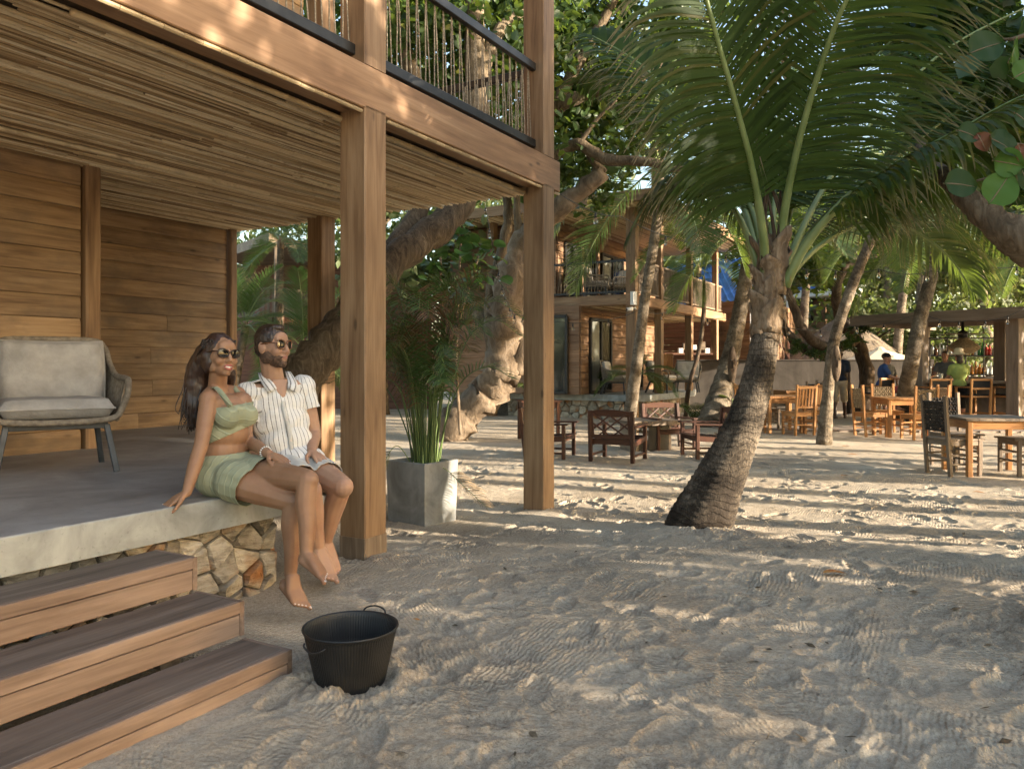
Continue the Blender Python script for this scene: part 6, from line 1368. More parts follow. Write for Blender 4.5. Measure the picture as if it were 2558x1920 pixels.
kL, aL = Zw(828, 890, 3.865), Zw(820, 1285, 3.80); kR, aR_ = Zw(756, 1000, 3.955), Zw(736, 1392, 3.96); hL, hR = Zw(462, 850, 4.22), Zw(430, 892, 4.07)
cap(b, [hL, hL.lerp(kL, .5) + ZV*.005, kL], [.090, .076, .054]); cap(b, [hR, hR.lerp(kR, .5), kR], [.095, .080, .056])
cap(b, [kL, kL.lerp(aL, .3) - Fw*.012, kL.lerp(aL, .62), aL], [.052, .053, .042, .031]); cap(b, [kR, kR.lerp(aR_, .3) - Fw*.012, kR.lerp(aR_, .62), aR_], [.053, .054, .043, .031])
b.ell(kL + Fw*.012, .046, None, 12, 8); b.ell(kR + Fw*.012, .048, None, 12, 8)
foot(b, aL, Zw(792, 1302, 3.80), Zw(945, 1428, 3.71), (-.35, -.9, .1), .97, ft); foot(b, aR_, Zw(695, 1432, 3.975), Zw(818, 1580, 3.88), (.5, .85, .1), .97, ft)
HC = Zw(366, 232, 4.13); FH = frame((.74, -.67, .0), (.07, 0, 1)); Lw = head_shapes(b, HC, FH, .98); cap(b, [Lw(0, -.012, -.06), nkb], [.046, .05])
remesh(b, "body", .0052, M['skin_w'], W, 4)
nails(tips, "fingernails", M['nail'], W); nails(ft, "toenails", M['nail'], W); glasses(Lw, W, .98, .027, .0205)
b = MB(); b.tube([Lw(-.025, .086, -.055), Lw(-.012, .095, -.050), Lw(0, .0965, -.0515), Lw(.012, .095, -.050), Lw(.025, .086, -.055)], [.002, .0045, .005, .0045, .002], 8); b.tube([Lw(-.024, .086, -.058), Lw(-.012, .092, -.069), Lw(0, .0935, -.071), Lw(.012, .092, -.069), Lw(.024, .086, -.058)], [.002, .005, .006, .005, .002], 8); b.build("lips", M['lips'], W)
b = MB(); b.tube([Lw(-.018, .087, -.057), Lw(0, .0945, -.0605), Lw(.018, .087, -.057)], [.003, .0052, .003], 8); b.build("teeth", M['teeth'], W)
b = MB(); b.ell(Lw(-.081, -.006, -.042), .008, None, 10, 8); b.build("earring", M['pearl'], W)
nk = [nkb + TM @ Vector((.055*math.cos(a), .055*math.sin(a), -.012 - .035*max(0, math.sin(a)))) for a in np.linspace(0, 2*math.pi, 24)]; b = MB(); b.tube([p + (p - nkb).normalized()*.012 for p in nk], .0018, 5); b.build("necklace", M['gold'], W)
wb = wl.lerp(eL, .12); dv = (eL-wl).normalized(); s1 = dv.orthogonal().normalized(); s2 = dv.cross(s1); b = MB()
for i in range(16): a = i*math.pi/8; b.ell(wb + (s1*math.cos(a) + s2*math.sin(a))*.029, (.0055, .0055, .004), None, 6, 5)
b.build("bracelet", M['pearl'], W)
# hair: a cap parted in front, long mass down the back, separate locks
b = MB(); hl = lambda *p: Lw(*p)
b.ell(hl(0, -.030, .040), (.083, .094, .088), FH, 18, 12); b.ell(hl(-.06, -.03, -.01), (.028, .05, .07), FH, 12, 10); b.ell(hl(.062, -.03, -.02), (.026, .05, .075), FH, 12, 10)
bk_ = [hl(0, -.075, .03), Zw(262, 300, 4.22), Zw(240, 400, 4.22), Zw(226, 500, 4.20), Zw(214, 590, 4.18)]; cap(b, bk_, [.082, .078, .070, .055, .022]); cap(b, [hl(.065, -.03, .0), Zw(410, 330, 4.28), Zw(405, 420, 4.33)], [.035, .035, .015])
remesh(b, "hair", .007, M['hair_w'], W, 3, noise=.005, nscale=30); b = MB(); rg = random.Random(6)
for k in range(170):
    a = rg.uniform(-2.6, 2.6); t0 = hl(.085*math.sin(a)*1.0, -.03 - .097*math.cos(a)*.9, .055 + rg.uniform(-.02, .055)*(.6)); j = lambda q: Vector((rg.gauss(0, q), rg.gauss(0, q), rg.gauss(0, q)))
    off = j(.017); off.z *= .3; mid = [Vector(p) + off*f for p, f in zip(bk_[1:], (1.3, 1.5, 1.6, 1.5))]; e = mid[-1] + Vector((rg.gauss(0, .012), rg.gauss(0, .012), rg.uniform(-.05, .06)))
    wv = rg.uniform(.004, .012); P = spline([list(t0)] + [list(m_ + Vector((math.sin(i*2 + k)*wv, math.cos(i*2 + k)*wv, 0))) for i, m_ in enumerate(mid[:-1])] + [list(e)], 14); b.tube(P, [rg.uniform(.0035, .006)*(1 - .75*(i/13)**2) for i in range(14)], 5)
b.build("hair_locks", M['hair_w'], W)
# crop top and skirt
b = MB(); torso_w(b, .007); up_ = ZV; n1 = (ZV + Vector((-.02, 0, 0)))
remesh(b, "crop_top", .0055, M['linen_top'], W, 4, [(Zw(450, 492, 4.1), (-.12, -.05, 1)), (Zw(400, 655, 4.1), (.42, .1, -1))], noise=.002, nscale=30, thick=.003)
for a0, a1, a2 in ((Zw(418, 500, 4.02), Zw(352, 410, 4.04), Zw(318, 408, 4.12)), (Zw(492, 492, 4.2), Zw(452, 420, 4.24), Zw(420, 395, 4.3))):
    b = MB(); P = spline([list(a0), list(a1), list(a2), list(a2 + Vector((-.07, .07, -.09)))], 14); P = [Vector(p) for p in P]; vs = []
    for i, p in enumerate(P): w_ = Vector((.45, .55, .1)).normalized()*.013 if i > 4 else (Vector((.85, -.2, .35)).normalized()*.015); vs += [p - w_, p + w_]
    b.add(vs, [(2*i, 2*i+1, 2*i+3, 2*i+2) for i in range(13)], True); o = b.build("strap", M['linen_top'], W); t = o.modifiers.new("t", 'SOLIDIFY'); t.thickness = .006; t.offset = 0
b = MB(); g = .012; b.ell(pel, (.168+g, .128+g, .110+g), TM, 20, 14); b.ell(wai.lerp(pel, .5), (.142+g, .112+g, .09+g), TM, 20, 12); b.ell(wai, (.122+.006, .096+.006, .105), TM, 20, 14)
dth = (kR - hR).normalized(); cap(b, [hL, hL.lerp(kL, .5)], [.108, .100]); cap(b, [hR, hR.lerp(kR, .5)], [.112, .104]); cap(b, [hL.lerp(hR, .5), hL.lerp(hR, .5) + dth*.16], [.10, .095])
remesh(b, "skirt", .006, M['linen_green'], W, 5, [(Zw(400, 748, 4.15), (-.06, 0, 1)), (Zw(560, 885, 4.05), (.80, -.45, -.28))], noise=.004, nscale=22, thick=.003)
# ---- man
Mn = thing("person", "bearded man in striped white linen shirt and pale shorts sitting beside the woman", "person", Zw(740, 900, 4.6))
Fm_ = Vector((.50, -.866, 0)); Sm = Vector((.866, .50, 0)); TM2 = Matrix((Sm, Fm_, ZV)).transposed()
pel, bel, che, nkb = Zw(742, 808, 4.64), Zw(712, 690, 4.66), Zw(660, 500, 4.70), Zw(652, 352, 4.72)
sR, sL = Zw(508, 440, 4.60), Zw(806, 400, 4.80)
def torso_m(mb, g=0.0):
    mb.ell(pel, (.165+g, .125+g, .11+g), TM2, 20, 14); mb.ell(bel, (.150+g, .118+g, .12+g), TM2, 20, 14); mb.ell(bel.lerp(che, .5), (.160+g, .118+g, .13+g), TM2, 20, 14); mb.ell(che, (.178+g, .118+g, .13+g), TM2, 20, 14)
    cap(mb, [sR, che + ZV*.08, sL], [.062+g, .085+g, .062+g]); cap(mb, [nkb - ZV*.045, nkb - ZV*.02], [.085+g, .068+g])
b = MB(); ft = []; tips = []; torso_m(b, -.006); HC = Zw(640, 186, 4.66); FH = frame((.91, -.41, .03), (.0, .02, 1)); Lm = head_shapes(b, HC, FH, 1.06, True); cap(b, [nkb - ZV*.05, Lm(0, -.02, -.06)], [.066, .062])
eL, wl = Zw(862, 640, 4.80), Zw(846, 738, 4.58); cap(b, [sL, sL.lerp(eL, .5), eL, eL.lerp(wl, .4), wl], [.055, .050, .041, .042, .029]); fingers(b, wl, Zw(925, 800, 4.46) - wl, (.35, -.3, 1), (-.6, -.7, 0), .088, 1.10, (.12, .35, .25), .2, tips=tips)
eR, wr = Zw(500, 690, 4.52), Zw(620, 790, 4.36); cap(b, [sR, eR, wr], [.055, .042, .029]); fingers(b, wr, Zw(700, 830, 4.30) - wr, (0, -.2, 1), (.2, -1, 0), .088, 1.05, (.1, .3, .2), .15)
hL, hR = Zw(800, 818, 4.70), Zw(716, 842, 4.56); kL, kR = Zw(1006, 925, 4.36), Zw(842, 950, 4.24); aL, aR_ = Zw(918, 1220, 4.54), Zw(884, 1256, 4.36)
cap(b, [hL, hL.lerp(kL, .5) + ZV*.006, kL], [.098, .090, .064]); cap(b, [hR, hR.lerp(kR, .5), kR], [.098, .088, .064]); b.ell(kL + Vector((.012, -.015, 0)), .060, None, 12, 8)
cap(b, [kL, kL.lerp(aL, .32) + Vector((-.01, .015, 0)), kL.lerp(aL, .65), aL], [.060, .062, .046, .037]); cap(b, [kR, kR.lerp(aR_, .32), kR.lerp(aR_, .65), aR_], [.060, .061, .046, .037])
foot(b, aL, Zw(905, 1262, 4.57), Zw(990, 1412, 4.42), (-.75, -.6, .1), 1.12, ft); foot(b, aR_, Zw(872, 1292, 4.39), Zw(952, 1432, 4.26), (.7, .7, .1), 1.12, ft)
remesh(b, "body", .0058, M['skin_m'], Mn, 4); nails(ft, "toenails", M['nail_n'], Mn); nails(tips, "fingernails", M['nail_n'], Mn); glasses(Lm, Mn, 1.06, .025, .023, M['b_brown'])
b = MB(); b.ell(Lm(0, -.018, .046), (.0775*1.06, .096*1.06, .088*1.06), FH, 20, 14); b.ell(Lm(0, -.045, .01), (.070*1.06, .066*1.06, .08*1.06), FH, 16, 12); b.ell(Lm(0, .02, .108), (.05, .06, .024), FH, 14, 8)
fw = FH @ Vector((0, 1, 0)); upm = FH @ Vector((0, 0, 1))
remesh(b, "hair", .005, M['hair_m'], Mn, 2, [(Lm(0, .066, .082), (fw*.94 - upm*.34)), (Lm(0, -.03, -.052), (-upm + fw*.35))], noise=.004, nscale=90)
b = MB(); ms = 1.06
for x, y, z, rx, ry, rz in ((0, .030, -.058, .060, .060, .056), (0, .067, -.094, .029, .026, .024)): b.ell(Lm(x, y, z), (rx*ms, ry*ms, rz*ms), FH, 18, 12)
for sx in (-1, 1): b.ell(Lm(sx*.052, .002, -.056), (.023*ms, .043*ms, .040*ms), FH, 14, 10)
b.tube([Lm(-.026, .085, -.058), Lm(-.014, .0945, -.0455), Lm(0, .096, -.044), Lm(.014, .0945, -.0455), Lm(.026, .085, -.058)], [.006, .006, .005, .006, .006], 8)
remesh(b, "beard", .0045, M['beard'], Mn, 3, [(Lm(0, .05, -.036), (upm*.9 + fw*.45)), (Lm(0, .02, -.112), (-upm + fw*-.2))], noise=.003, nscale=110)
b = MB(); b.tube([Lm(-.018, .090, -.0555), Lm(0, .0975, -.054), Lm(.018, .090, -.0555)], [.002, .0042, .002], 8); b.tube([Lm(-.017, .090, -.061), Lm(0, .097, -.0645), Lm(.017, .090, -.061)], [.002, .005, .002], 8); b.build("lips", M['lips_m'], Mn)
# shirt with vertical stripes
def stripe_uv(o, axes, n):
    me = o.data; me.update(); co = np.zeros(len(me.vertices)*3); me.vertices.foreach_get("co", co); co = co.reshape(-1, 3); val = np.zeros(len(co)); best = np.full(len(co), 1e9)
    for (p, q, back, cnt, rr) in axes:
        p, q = np.array(p), np.array(q); ax = (q-p)/np.linalg.norm(q-p); L = np.linalg.norm(q-p); t = np.clip((co-p) @ ax, 0, L); rel = co - p - np.outer(t, ax); dist = np.linalg.norm(rel, axis=1)/rr
        bk = np.array(back) - ax*np.dot(back, ax); bk /= np.linalg.norm(bk); sd = np.cross(ax, bk); ang = np.arctan2(rel @ sd, -(rel @ bk)); m = dist < best; val[m] = ang[m]/(2*math.pi)*cnt; best[m] = dist[m]
    uv = me.uv_layers.new(name="uv"); li = np.zeros(len(me.loops), np.int32); me.loops.foreach_get("vertex_index", li); u = np.stack([val[li], np.zeros(len(li))], 1); uv.data.foreach_set("uv", u.ravel())
for q0, q1, f in ((sL, eL, .47), (sR, eR, .60)):
    b = MB(); cap(b, [q0 + (q0 - q1)*.06, q0.lerp(q1, f + .12)], [.066, .073], 16)
    sv = remesh(b, "sleeve", .0065, M['shirt'], Mn, 4, [(q0.lerp(q1, f), tuple((q1-q0).normalized()))], noise=.008, nscale=20, thick=.003); stripe_uv(sv, [(q0, q1, (0, 1, 0), 16, .62)], 30)
b = MB(); torso_m(b, .014); b.ell(pel + Fm_*.03 + Vector((.03, 0, .0)), (.18, .14, .12), TM2, 18, 12)
sh = remesh(b, "shirt", .0065, M['shirt'], Mn, 5, [(Zw(742, 800, 4.6), (-.10, .1, -1)), (nkb + ZV*.014, (0, .12, 1)), (nkb + Fm_*.070 - ZV*.022, tuple(ZV*.8 + Fm_*.6))], noise=.009, nscale=17, thick=.003)
stripe_uv(sh, [(pel - ZV*.1, nkb, -Fm_, 34, 1.0), (sL, eL, (0, 1, 0), 16, .62), (sR, eR, (0, 1, 0), 16, .62)], 30)
# open collar and placket
def vfront(z):                                                  # how far the shirt front stands out, by height below the neck
    return float(np.interp(z, [0, .04, .08, .13, .2], [.086, .108, .124, .136, .140]))
b = MB(); vs = []; nrow = 9
for i in range(nrow):
    z = .005 + .135*i/(nrow-1); hw = .046*(1 - i/(nrow-1))**.8 + .001
    for s_ in (-1, 0, 1): vs.append(nkb + Sm*(s_*hw + .012) + Fm_*(vfront(z) + .010 - abs(s_)*.006) - ZV*z)
b.add(vs, [(3*i+j2, 3*i+j2+1, 3*i+4+j2, 3*i+3+j2) for i in range(nrow-1) for j2 in range(2)], True); b.build("open_neck", M['skin_m'], Mn)
for sx in (-1, 1):
    b = MB(); vs = []; n_ = 7
    for i in range(n_):
        t_ = i/(n_-1); z = -.030 + .095*t_; hw = .066*(1 - .55*t_) ; f0 = -.02 + (vfront(max(0, z)) + .034)*min(1, t_*1.6) ; wdt = .030 + .026*math.sin(t_*math.pi*.75)
        inner = nkb + Sm*(sx*hw + .012*t_) + Fm_*f0 - ZV*z; inner = inner + ZV*.010; outer = inner + Sm*(sx*wdt*1.0) - ZV*(wdt*(.10 + .45*t_)) + Fm_*.006
        vs += [inner, inner.lerp(outer, .5) + Fm_*.005, outer]
    b.add(vs, [(3*i+j2, 3*i+j2+1, 3*i+4+j2, 3*i+3+j2) for i in range(n_-1) for j2 in range(2)], True); o = b.build("collar", M['shirt'], Mn); t = o.modifiers.new("t", 'SOLIDIFY'); t.thickness = .006
    me = o.data; uv = me.uv_layers.new(name="uv"); uv.data.foreach_set("uv", np.stack([np.tile(np.array([.2, .8, .8, .2]), len(me.polygons)), np.zeros(len(me.loops))], 1).ravel())
b = MB(); vs = []; P = spline([list(nkb + Fm_*.146 - ZV*.13 + Sm*.012), list(che + Fm_*.140 + Sm*.01 - ZV*.02), list(bel.lerp(che, .4) + Fm_*.142 + Sm*.005), list(bel + Fm_*.146 - ZV*.05), list(pel + Fm_*.165 + ZV*.03)], 14)
for p in P: vs += [Vector(p) - Sm*.012, Vector(p) + Sm*.012]
b.add(vs, [(2*i, 2*i+1, 2*i+3, 2*i+2) for i in range(13)], True); o = b.build("placket", M['shorts'], Mn); t = o.modifiers.new("t", 'SOLIDIFY'); t.thickness = .006
b = MB()
for i in (2, 5, 8, 11): b.ell(Vector(P[i]) + Fm_*.004, (.0055, .0055, .0055), None, 8, 6)
b.build("buttons", M['nail'], Mn)
b = MB(); g = .012; b.ell(pel, (.165+g, .125+g, .11+g), TM2, 20, 14); cap(b, [hL, hL.lerp(kL, .72)], [.115, .103]); cap(b, [hR, hR.lerp(kR, .7)], [.115, .105])
remesh(b, "shorts", .0065, M['shorts'], Mn, 4, [(hL.lerp(kL, .66), tuple((kL-hL).normalized()))], noise=.006, nscale=22, thick=.003)
# ---- guests in the distance
def guest(label, base, H_, F, shirt, short, skin, pose="stand", hat=None, hair='hair_m', long_shorts=.5, arms=((.0, .1), (.0, .1)), name="person", stride=.0, seat=.0, lean=0.0):
    """small figure: F facing; pose stand, walk or sit (seat = seat height)"""
    r = thing(name, label, "person", base); F = Vector(F).normalized(); S = F.cross(ZV); s = H_/1.75; B = Vector(base); T = Matrix((S, F, ZV)).transposed()
    hip = B + ZV*((.92*s) if pose != "sit" else seat + .10); b = MB(); sh = MB(); lg = MB(); up = (ZV + F*lean).normalized()
    che = hip + up*.38*s; nk_ = hip + up*.56*s; hd = hip + up*.74*s + F*.02
    for m, g in ((b, -.01), (sh, .015)): m.ell(hip + up*.08*s, (.155*s+g, .11*s+g, .14*s+g), T, 14, 10); m.ell(che, (.185*s+g, .12*s+g, .2*s+g), T, 14, 10); cap(m, [nk_ - S*.16*s - ZV*.05, nk_ - ZV*.03, nk_ + S*.16*s - ZV*.05], [.06*s+g, .07*s+g, .06*s+g], 10)
    cap(b, [nk_ - ZV*.04, hd - ZV*.05], [.055*s, .055*s], 10); Fm2 = frame(F, ZV); Lh = head_shapes(b, hd, Fm2, s)
    for sx, (f, o) in zip((-1, 1), arms):
        s0 = nk_ + S*(sx*.19*s) - ZV*.05*s; e = s0 - ZV*.27*s*(1 - abs(f)*.4) + F*f*.15*s + S*sx*o*.3; w_ = e + (F*f*1.3 - ZV*(1 - abs(f)) + S*sx*.05).normalized()*.25*s; cap(b, [s0, e, w_], [.048*s, .038*s, .027*s], 8); cap(sh, [s0, s0.lerp(e, .7)], [.062*s, .062*s], 8); fingers(b, w_, w_ - e, S*sx, F, .085, s, (.2, .3, .3))
    for sx in (-1, 1):
        h = hip + S*(sx*.09*s)
        if pose == "sit": k = h + F*.42*s - ZV*.03; a = k - ZV*.40*s - F*.05; 
        else: k = h - ZV*.43*s + F*(sx*stride*.5); a = B + S*(sx*.09*s) + ZV*.08*s + F*(sx*stride if sx > 0 else sx*stride*1.0)
        cap(b, [h, k, k.lerp(a, .4), a], [.085*s, .055*s, .052*s, .036*s], 10); foot(b, a, a - F*.05*s - ZV*.045*s, a + F*.19*s - ZV*.06*s, -S*sx, s); cap(lg, [h + ZV*.04, h.lerp(k, long_shorts*2)], [.105*s, .09*s], 10)
    lg.ell(hip, (.175*s, .135*s, .13*s), T, 14, 10)
    remesh(b, "body", .014*s, M[skin], r, 2); remesh(sh, "shirt", .016, M[shirt], r, 3, [(hip + ZV*.0, (0, 0, -1))]); remesh(lg, "shorts", .016, M[short], r, 3, [(hip + ZV*.06, (0, 0, 1))])
    b = MB(); b.ell(Lh(0, -.02, .05), (.080*s, .098*s, .085*s), Fm2, 14, 10)
    if hair == 'long': b.ell(Lh(0, -.07, -.04), (.075*s, .05*s, .13*s), Fm2, 14, 10)
    b.build("hair", M['hair_m' if hair != 'hair_w' else 'hair_w'], r)
    if hat == 'straw': b = MB(); b.lathe([(.21, .05), (.205, .065), (.12, .085), (.105, .10), (.10, .17), (.06, .205), (0, .21)], 20, hd + ZV*.015); b.build("straw_hat", M['straw'], r)
    if hat == 'cap': b = MB(); b.ell(Lh(0, -.01, .06), (.086*s, .102*s, .075*s), Fm2, 14, 10); b.ell(Lh(0, .11, .045), (.07*s, .06*s, .012*s), Fm2, 12, 8); b.build("cap", M['black_cloth'], r)
    return r
gp = lambda x, d: Vector(((x - CX)/FPX*d, d, -.13))
o = guest("man in navy shirt and khaki shorts walking behind the slim trunk", gp(2098, 20.2), 1.76, (.55, .83, 0), 'navy', 'khaki', 'skin_d', "walk", stride=.17)
for i, sx in enumerate((-1, 1)): pass
guest("guest in blue shirt and black cap sitting on a bar stool", gp(2200, 18.7), 1.74, (.9, -.35, 0), 'blue_shirt', 'red_cloth', 'skin_p', "sit", 'cap', seat=.72, arms=((.7, .1), (.7, .1)), lean=.15)
guest("woman in grey top standing behind the guest in blue", gp(2216, 20.0), 1.62, (.3, -.95, 0), 'grey_shirt', 'black_cloth', 'skin_p', "stand", None, 'hair_w', arms=((.1, .3), (.3, .3)))
guest("bartender in grey shirt leaning behind the bar counter", gp(2366, 19.6), 1.72, (-.6, -.6, 0), 'grey_shirt', 'black_cloth', 'skin_p', "stand", None, arms=((.6, .2), (.6, .1)), lean=.25)
guest("guest in lime green shirt and straw hat standing at the bar", gp(2396, 17.9), 1.64, (.1, .99, 0), 'lime', 'black_cloth', 'skin_p', "stand", 'straw', 'long', arms=((.5, .1), (.5, .1)))
# ------------------------------------------------------------------ trees further off
nb = np.random.default_rng(77); br = random.Random(77)
def bg_tree(px, d, h, r, n, label, seed, leaf=.34, mat=None, trunk=None, clear=.35, bend=.6, tr=.16, group=None, cl=26):
    rg = random.Random(seed); nr_ = np.random.default_rng(seed); base = Vector(((px - CX)/FPX*d, d, -.15)); t = thing("broadleaf_tree", label, "tree", base, 0, group); b = MB()
    top = base + Vector((rg.uniform(-bend, bend), rg.uniform(-bend, bend), h*.72)); mid = base.lerp(top, .5) + Vector((rg.uniform(-.4, .4), 0, 0)); limb(b, [base, mid, top], [tr, tr*.75, tr*.45], 9, 6, rg); b.build("trunk", trunk or M['bark'], t); b = MB()
    for k in range(6):
        a = k*1.05 + rg.uniform(-.3, .3); s = base.lerp(top, rg.uniform(.45, .95)); e = s + Vector((math.cos(a)*r*.8, math.sin(a)*r*.8, h*.18 + rg.uniform(-.3, .5))); limb(b, [s, s.lerp(e, .5) + Vector((0, 0, .25)), e], [tr*.42, tr*.3, tr*.12], 7, 5, rg)
    b.build("branch", trunk or M['bark'], t); c = base + Vector((0, 0, h*.72)); pts = blob_points(nr_, c, (r, r, h*.34), n, cl, .23); pts = np.concatenate([pts, blob_points(nr_, c + Vector((rg.uniform(-1, 1), 0, -h*.22)), (r*.8, r*.8, h*.2), n//3, cl//2, .22)])
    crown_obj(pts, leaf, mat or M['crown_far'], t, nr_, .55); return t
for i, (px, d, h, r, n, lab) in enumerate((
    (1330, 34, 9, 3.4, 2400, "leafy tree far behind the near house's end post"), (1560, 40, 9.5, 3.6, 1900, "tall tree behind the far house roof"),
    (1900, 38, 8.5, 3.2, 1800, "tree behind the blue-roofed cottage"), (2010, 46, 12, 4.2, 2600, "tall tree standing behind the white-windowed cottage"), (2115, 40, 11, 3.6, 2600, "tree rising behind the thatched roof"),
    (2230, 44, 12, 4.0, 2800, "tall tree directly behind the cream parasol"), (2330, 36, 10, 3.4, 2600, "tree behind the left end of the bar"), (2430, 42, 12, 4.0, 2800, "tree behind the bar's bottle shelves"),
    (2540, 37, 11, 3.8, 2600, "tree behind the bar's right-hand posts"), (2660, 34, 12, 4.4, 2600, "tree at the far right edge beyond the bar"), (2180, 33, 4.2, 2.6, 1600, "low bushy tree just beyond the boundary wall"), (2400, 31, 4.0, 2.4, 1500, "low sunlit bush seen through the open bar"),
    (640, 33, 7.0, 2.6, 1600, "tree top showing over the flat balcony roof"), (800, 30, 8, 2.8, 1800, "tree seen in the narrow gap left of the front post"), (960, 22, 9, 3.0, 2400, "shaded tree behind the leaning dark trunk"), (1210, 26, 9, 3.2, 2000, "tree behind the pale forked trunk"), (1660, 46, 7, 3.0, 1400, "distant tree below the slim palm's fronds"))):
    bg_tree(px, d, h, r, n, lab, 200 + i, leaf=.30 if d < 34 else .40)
def far_palm(px, d, h, lean, lab, seed, nf=14, tr=.15, sc=1.0):
    b0 = Vector(((px - CX)/FPX*d, d, -.15)); t0 = b0 + Vector((lean, 0, h)); palm_tree(b0, [b0, b0.lerp(t0, .5) + Vector((-lean*.15, 0, 0)), t0], [tr*1.3, tr, tr*.8], lab, nf, sc, seed)
for i, a in enumerate(((2232, 29, 7.5, .9, "sunlit palm trunk left of the bar, first of the pale pair"), (2272, 31, 8.5, 1.2, "pale palm trunk rising just right of the first behind the wall"), (2208, 35, 9, .4, "distant thin palm between the tree trunks behind the wall"), (2000, 30, 8, .5, "ringed palm trunk crossing the white-windowed cottage"), (2120, 38, 9, -.4, "thin dark palm behind the thatched roof"),
    (1690, 34, 5.6, .3, "palm crown seen between the far balcony posts"), (1730, 30, 5.0, .2, "low palm beyond the far balcony railing"), (1450, 36, 10, .3, "tall palm rising behind the far house roof"), (1625, 30, 9.5, .2, "palm trunk against the sky above the far house"), (2480, 30, 8, -1.0, "leaning pale palm behind the bar's right side"), (2560, 28, 6, .6, "palm at the right edge behind the bar"), (690, 17, 4.0, .1, "slim palm standing before the balcony house"), (575, 15.5, 2.1, .3, "low palm with long fronds right behind the plank wall end"), (745, 15, 1.6, .1, "low palm with drooping fronds behind the seated man"))):
    far_palm(*a[:4], a[4], 300 + i, tr=.09 if a[1] < 18 else .15, sc=.55 if a[1] < 18 else .95)
# gnarled sea grape trunks behind the slim tree
for i, (tr, rd, lab) in enumerate((((((2150, 1035, 21), (2165, 940, 21), (2140, 850, 21), (2100, 800, 20.5), (2090, 720, 20), (2120, 660, 20), (2190, 640, 20)), ((2140, 850, 21), (2070, 870, 20.5), (2010, 830, 20), (1985, 770, 20), (1965, 720, 20))), ((.22, .2, .17, .14, .12, .1, .06), (.15, .14, .13, .11, .08)), "dark crooked tree with tufts of airplants behind the slim trunk"),
    ((((2125, 1032, 21.5), (2118, 980, 21.5), (2080, 900, 21.5), (2010, 870, 21), (1960, 820, 21), (1950, 750, 21)),), ((.2, .18, .15, .13, .1, .07),), "dark low-branching tree against the concrete wall"))):
    t = thing("gnarled_tree", lab, "tree", D(*tr[0][0])); b = MB()
    for q, r_ in zip(tr, rd): limb(b, [D(*k) for k in q], list(r_), 10, 6, br)
    b.build("trunk", M['bark_dark'], t); c = D(2110 if i == 0 else 2000, 600, 21); crown_obj(blob_points(nb, c, (2.2, 1.6, 1.3), 1600, 24), .22, M['crown'], t, nb, .6)
    if i == 0: crown_obj(np.concatenate([blob_points(nb, D(x, y, 20.3), (.25, .25, .22), 90, 8) for x, y in ((2125, 855), (2040, 880), (1990, 865), (2140, 820))]), .26, M['areca'], t, nb, .16, .2, .3, "airplant_tuft")
# limb and big round leaves leaning in at the right edge
nl = thing("sea_grape_tree", "thick orange-brown limb with big round leaves entering at the right edge", "tree", Vector((3.6, 4.2, -.1))); b = MB()
limb(b, [Vector((4.0, 4.6, -.2)), Vector((3.85, 4.9, 1.2)), D(2640, 665, 5.2), D(2545, 600, 5.2), D(2450, 525, 5.3), D(2385, 465, 5.6), D(2330, 400, 6.2), D(2290, 350, 6.8)], [.22, .20, .16, .125, .085, .065, .055, .04], 14, 8, br); b.build("trunk", M['bark'], nl); b = MB()
for tr in (((2620, 60, 3.6), (2540, 95, 3.6), (2475, 100, 3.6)), ((2620, 370, 3.6), (2530, 360, 3.6), (2440, 345, 3.6)), ((2620, 420, 3.6), (2530, 430, 3.6), (2440, 452, 3.6))): limb(b, [D(*q) for q in tr], [.012, .009, .006], 7, 5, br)
limb(b, [D(2640, 665, 5.2), D(2700, 400, 4.2), D(2660, 200, 3.7), D(2620, 60, 3.6)], [.12, .06, .03, .014], 8, 6, br); limb(b, [D(2680, 330, 4.0), D(2620, 370, 3.6)], [.03, .012], 7, 5, br); limb(b, [D(2690, 380, 4.1), D(2620, 420, 3.6)], [.03, .012], 7, 5, br); b.build("branch", M['bark'], nl)
crown_obj(np.concatenate([blob_points(nb, D(2470, 90, 8.6), (1.7, 1.3, 1.0), 1700, 24), blob_points(nb, D(2620, 300, 7.6), (.9, 1.0, .9), 700, 12)]), .19, M['grape'], nl, nb, .85, .3, .3)
ML2 = [m_leaf("big_leaf_%s" % k, a, c_, None, .3, .5, None, .2) for k, a, c_ in (("dark", rgb(.012, .04, .016), rgb(.02, .055, .02)), ("bright", rgb(.05, .13, .02), rgb(.07, .16, .03)), ("red", rgb(.10, .03, .02), rgb(.16, .05, .035)))]
def big_leaf(x, y, wpx, roll, k, tx=0.0, tz=0.0):
    d = 3.55; L = wpx*d/FPX; n = 10; vs = []; m = 7
    for i in range(n+1):
        t = i/n; hw = L*.46*(math.sin(math.pi*min(1, t**.8))**.62 if 0 < t < 1 else 0.02)
        for j in range(m):
            s = (j/(m-1) - .5)*2; vs.append((L*(t-.5), s*hw, .10*L*abs(s)**1.3 + .05*L*math.sin(t*4) - .012*L*(1 if j == 3 else 0) + .015*L*math.sin(t*16 + abs(s)*3)))
    me = npmesh("leaf", vs, [(i*m+j, i*m+j+1, (i+1)*m+j+1, (i+1)*m+j) for i in range(n) for j in range(m-1)], True); me.materials.append(ML2[k]); o = mobj("leaf", me, None); o.location = D(x, y, d); o.rotation_euler = (R(78) + tx, roll, tz); wpar(o, nl)
    v = MB(); v.tube([(L*(t-.5), 0, .05*L*math.sin(t*4) - .004*L) for t in (0, .25, .5, .75, .97)], [.0035, .003, .0025, .002, .001], 5); q = v.build("vein", M['frond_dry']); q.parent = o
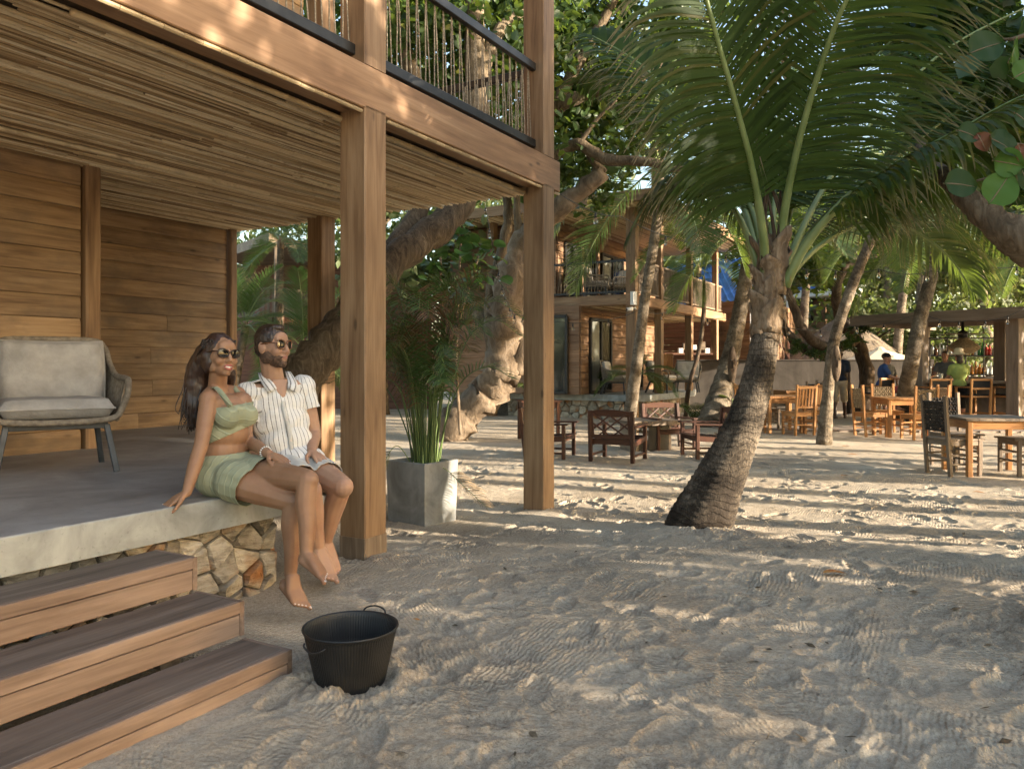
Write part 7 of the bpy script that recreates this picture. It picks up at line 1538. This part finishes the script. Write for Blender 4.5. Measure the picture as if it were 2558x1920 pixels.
for a in ((2462, 120, 95, R(-20), 0), (2528, 128, 80, R(-60), 1, .5, .6), (2418, 335, 62, R(20), 0), (2452, 356, 52, R(60), 2, .2), (2506, 366, 92, R(30), 0, -.3), (2518, 408, 80, R(10), 1, .4), (2398, 462, 84, R(5), 0), (2497, 472, 96, R(-55), 1), (2548, 385, 50, R(80), 2), (2556, 300, 60, R(40), 0), (2560, 180, 70, R(-30), 1), (2562, 455, 70, R(70), 0)): big_leaf(*a)
# plants at the foot of the far terrace
for x, y, d, k, lab, m in ((1735, 1030, 18, 9, "dark spiky bush at the far terrace corner", M['frond']), (1830, 1000, 17.5, 0, "bright green broad-leaved seedling behind the foreground palm", None)):
    t = thing("bush", lab, "bush", D(x, 1050, d)); c = D(x, y, d); c.z = -.1
    if k:
        for q in range(14): a = q*2.4; o = mobj("leaf", frond_mesh("leaf", [c, c + Vector((math.cos(a)*.25, math.sin(a)*.25, .35)), c + Vector((math.cos(a)*.6, math.sin(a)*.6, .45))], 16, .16, .02, .1, .2, (.008, .003), br, seg=2, mats=(M['rachis'], m)), None); wpar(o, t)
    else:
        for q in range(9): o = put_leaf(t, c + Vector((br.gauss(0, .12), br.gauss(0, .1), .25 + q*.05)), .26, br); 
        b = MB(); b.tube([c, c + Vector((0, 0, .6))], .012, 6); b.build("stem", M['rachis'], t)
# ------------------------------------------------------------------ unseen seaward trees inferred from the shade
def shade_tree(x, y, h, r, n, label, seed, leaf=.24, low=None, cl=30):
    low = low if low is not None else (.45 if h > 9 else .55 if h > 6.9 else .72 if h in (5.0, 5.22) else .3 if h in (5.21, 5.61) else .2)
    rg = random.Random(seed); nr_ = np.random.default_rng(seed); base = Vector((x, y, -.2)); t = thing("shore_tree", label, "tree", base); b = MB(); top = base + Vector((rg.uniform(-.5, .5), rg.uniform(-.5, .5), h*.7)); limb(b, [base, base.lerp(top, .5) + Vector((.2, .1, 0)), top], [.2, .16, .1], 9, 6, rg)
    for k in range(5): a = k*1.26; limb(b, [base.lerp(top, .5), base.lerp(top, .8) + Vector((math.cos(a)*r*.4, math.sin(a)*r*.4, .3)), top + Vector((math.cos(a)*r*.8, math.sin(a)*r*.8, rg.uniform(-.5, .6)))], [.1, .07, .03], 7, 4, rg)
    b.build("trunk", M['bark'], t); c = base + Vector((0, 0, h*(.5 + low*.5))); crown_obj(blob_points(nr_, c, (r, r, h*(.5 - low*.5)), n, cl, .2, .35), leaf, M['crown'], t, nr_, .65); return t
SHADE = ((9.8, 3.9, 5.0, 1.5, 1700, "slender shore tree between the first and the tall one, outside the view"), (8.0, 1.35, 5.22, 1.3, 1500, "small shore tree nearest the near house, outside the view"), (18.6, 15.2, 6.8, 2.8, 5200, "shore tree opposite the far house, outside the view"), (11.6, 3.0, 9.4, 2.7, 6500, "tall shore tree opposite the leaning coconut palm, outside the view"), (8.6, -3.6, 5.21, 2.1, 4200, "shore tree beside the near steps, outside the view"), (10.6, -1.6, 5.61, 2.4, 5600, "second shore tree facing the near house, outside the view"), (9.2, .9, 5.9, 2.1, 4400, "shore tree opposite the seated couple, outside the view"),  # the trees listed first are added to shade walls, palm and far house
         (12.4, .2, 5.0, 2.0, 1900, "shore tree opposite the near house end, outside the view"), (14.5, -4.0, 6.5, 2.8, 3000, "tall shore tree behind the first row, outside the view"), (17.5, 4.2, 7.2, 2.0, 1400, "shore tree opposite the lounge chairs, outside the view"), (20.5, 9.0, 7.5, 2.2, 1500, "shore tree opposite the dining tables, outside the view"))
for i, a in enumerate(SHADE): shade_tree(*a, 400 + i)
for i, (x, y, lab) in enumerate(((13.0, 4.8, "first shore palm right of the view"), (14.4, 6.6, "second shore palm right of the view"), (15.2, 3.0, "third shore palm right of the view"), (17.0, 8.2, "fourth shore palm right of the view"), (12.2, 6.9, "fifth shore palm right of the view"), (19.0, 6.0, "sixth shore palm right of the view"), (16.2, 10.5, "seventh shore palm right of the view"))):
    palm_tree(Vector((x, y, -.2)), [Vector((x, y, -.2)), Vector((x + .3*(i % 3 - 1), y, 3)), Vector((x + .8*(i % 3 - 1), y + .3, 6.2 + .5*(i % 2)))], [.2, .16, .13], lab, 13, .9, 500 + i)
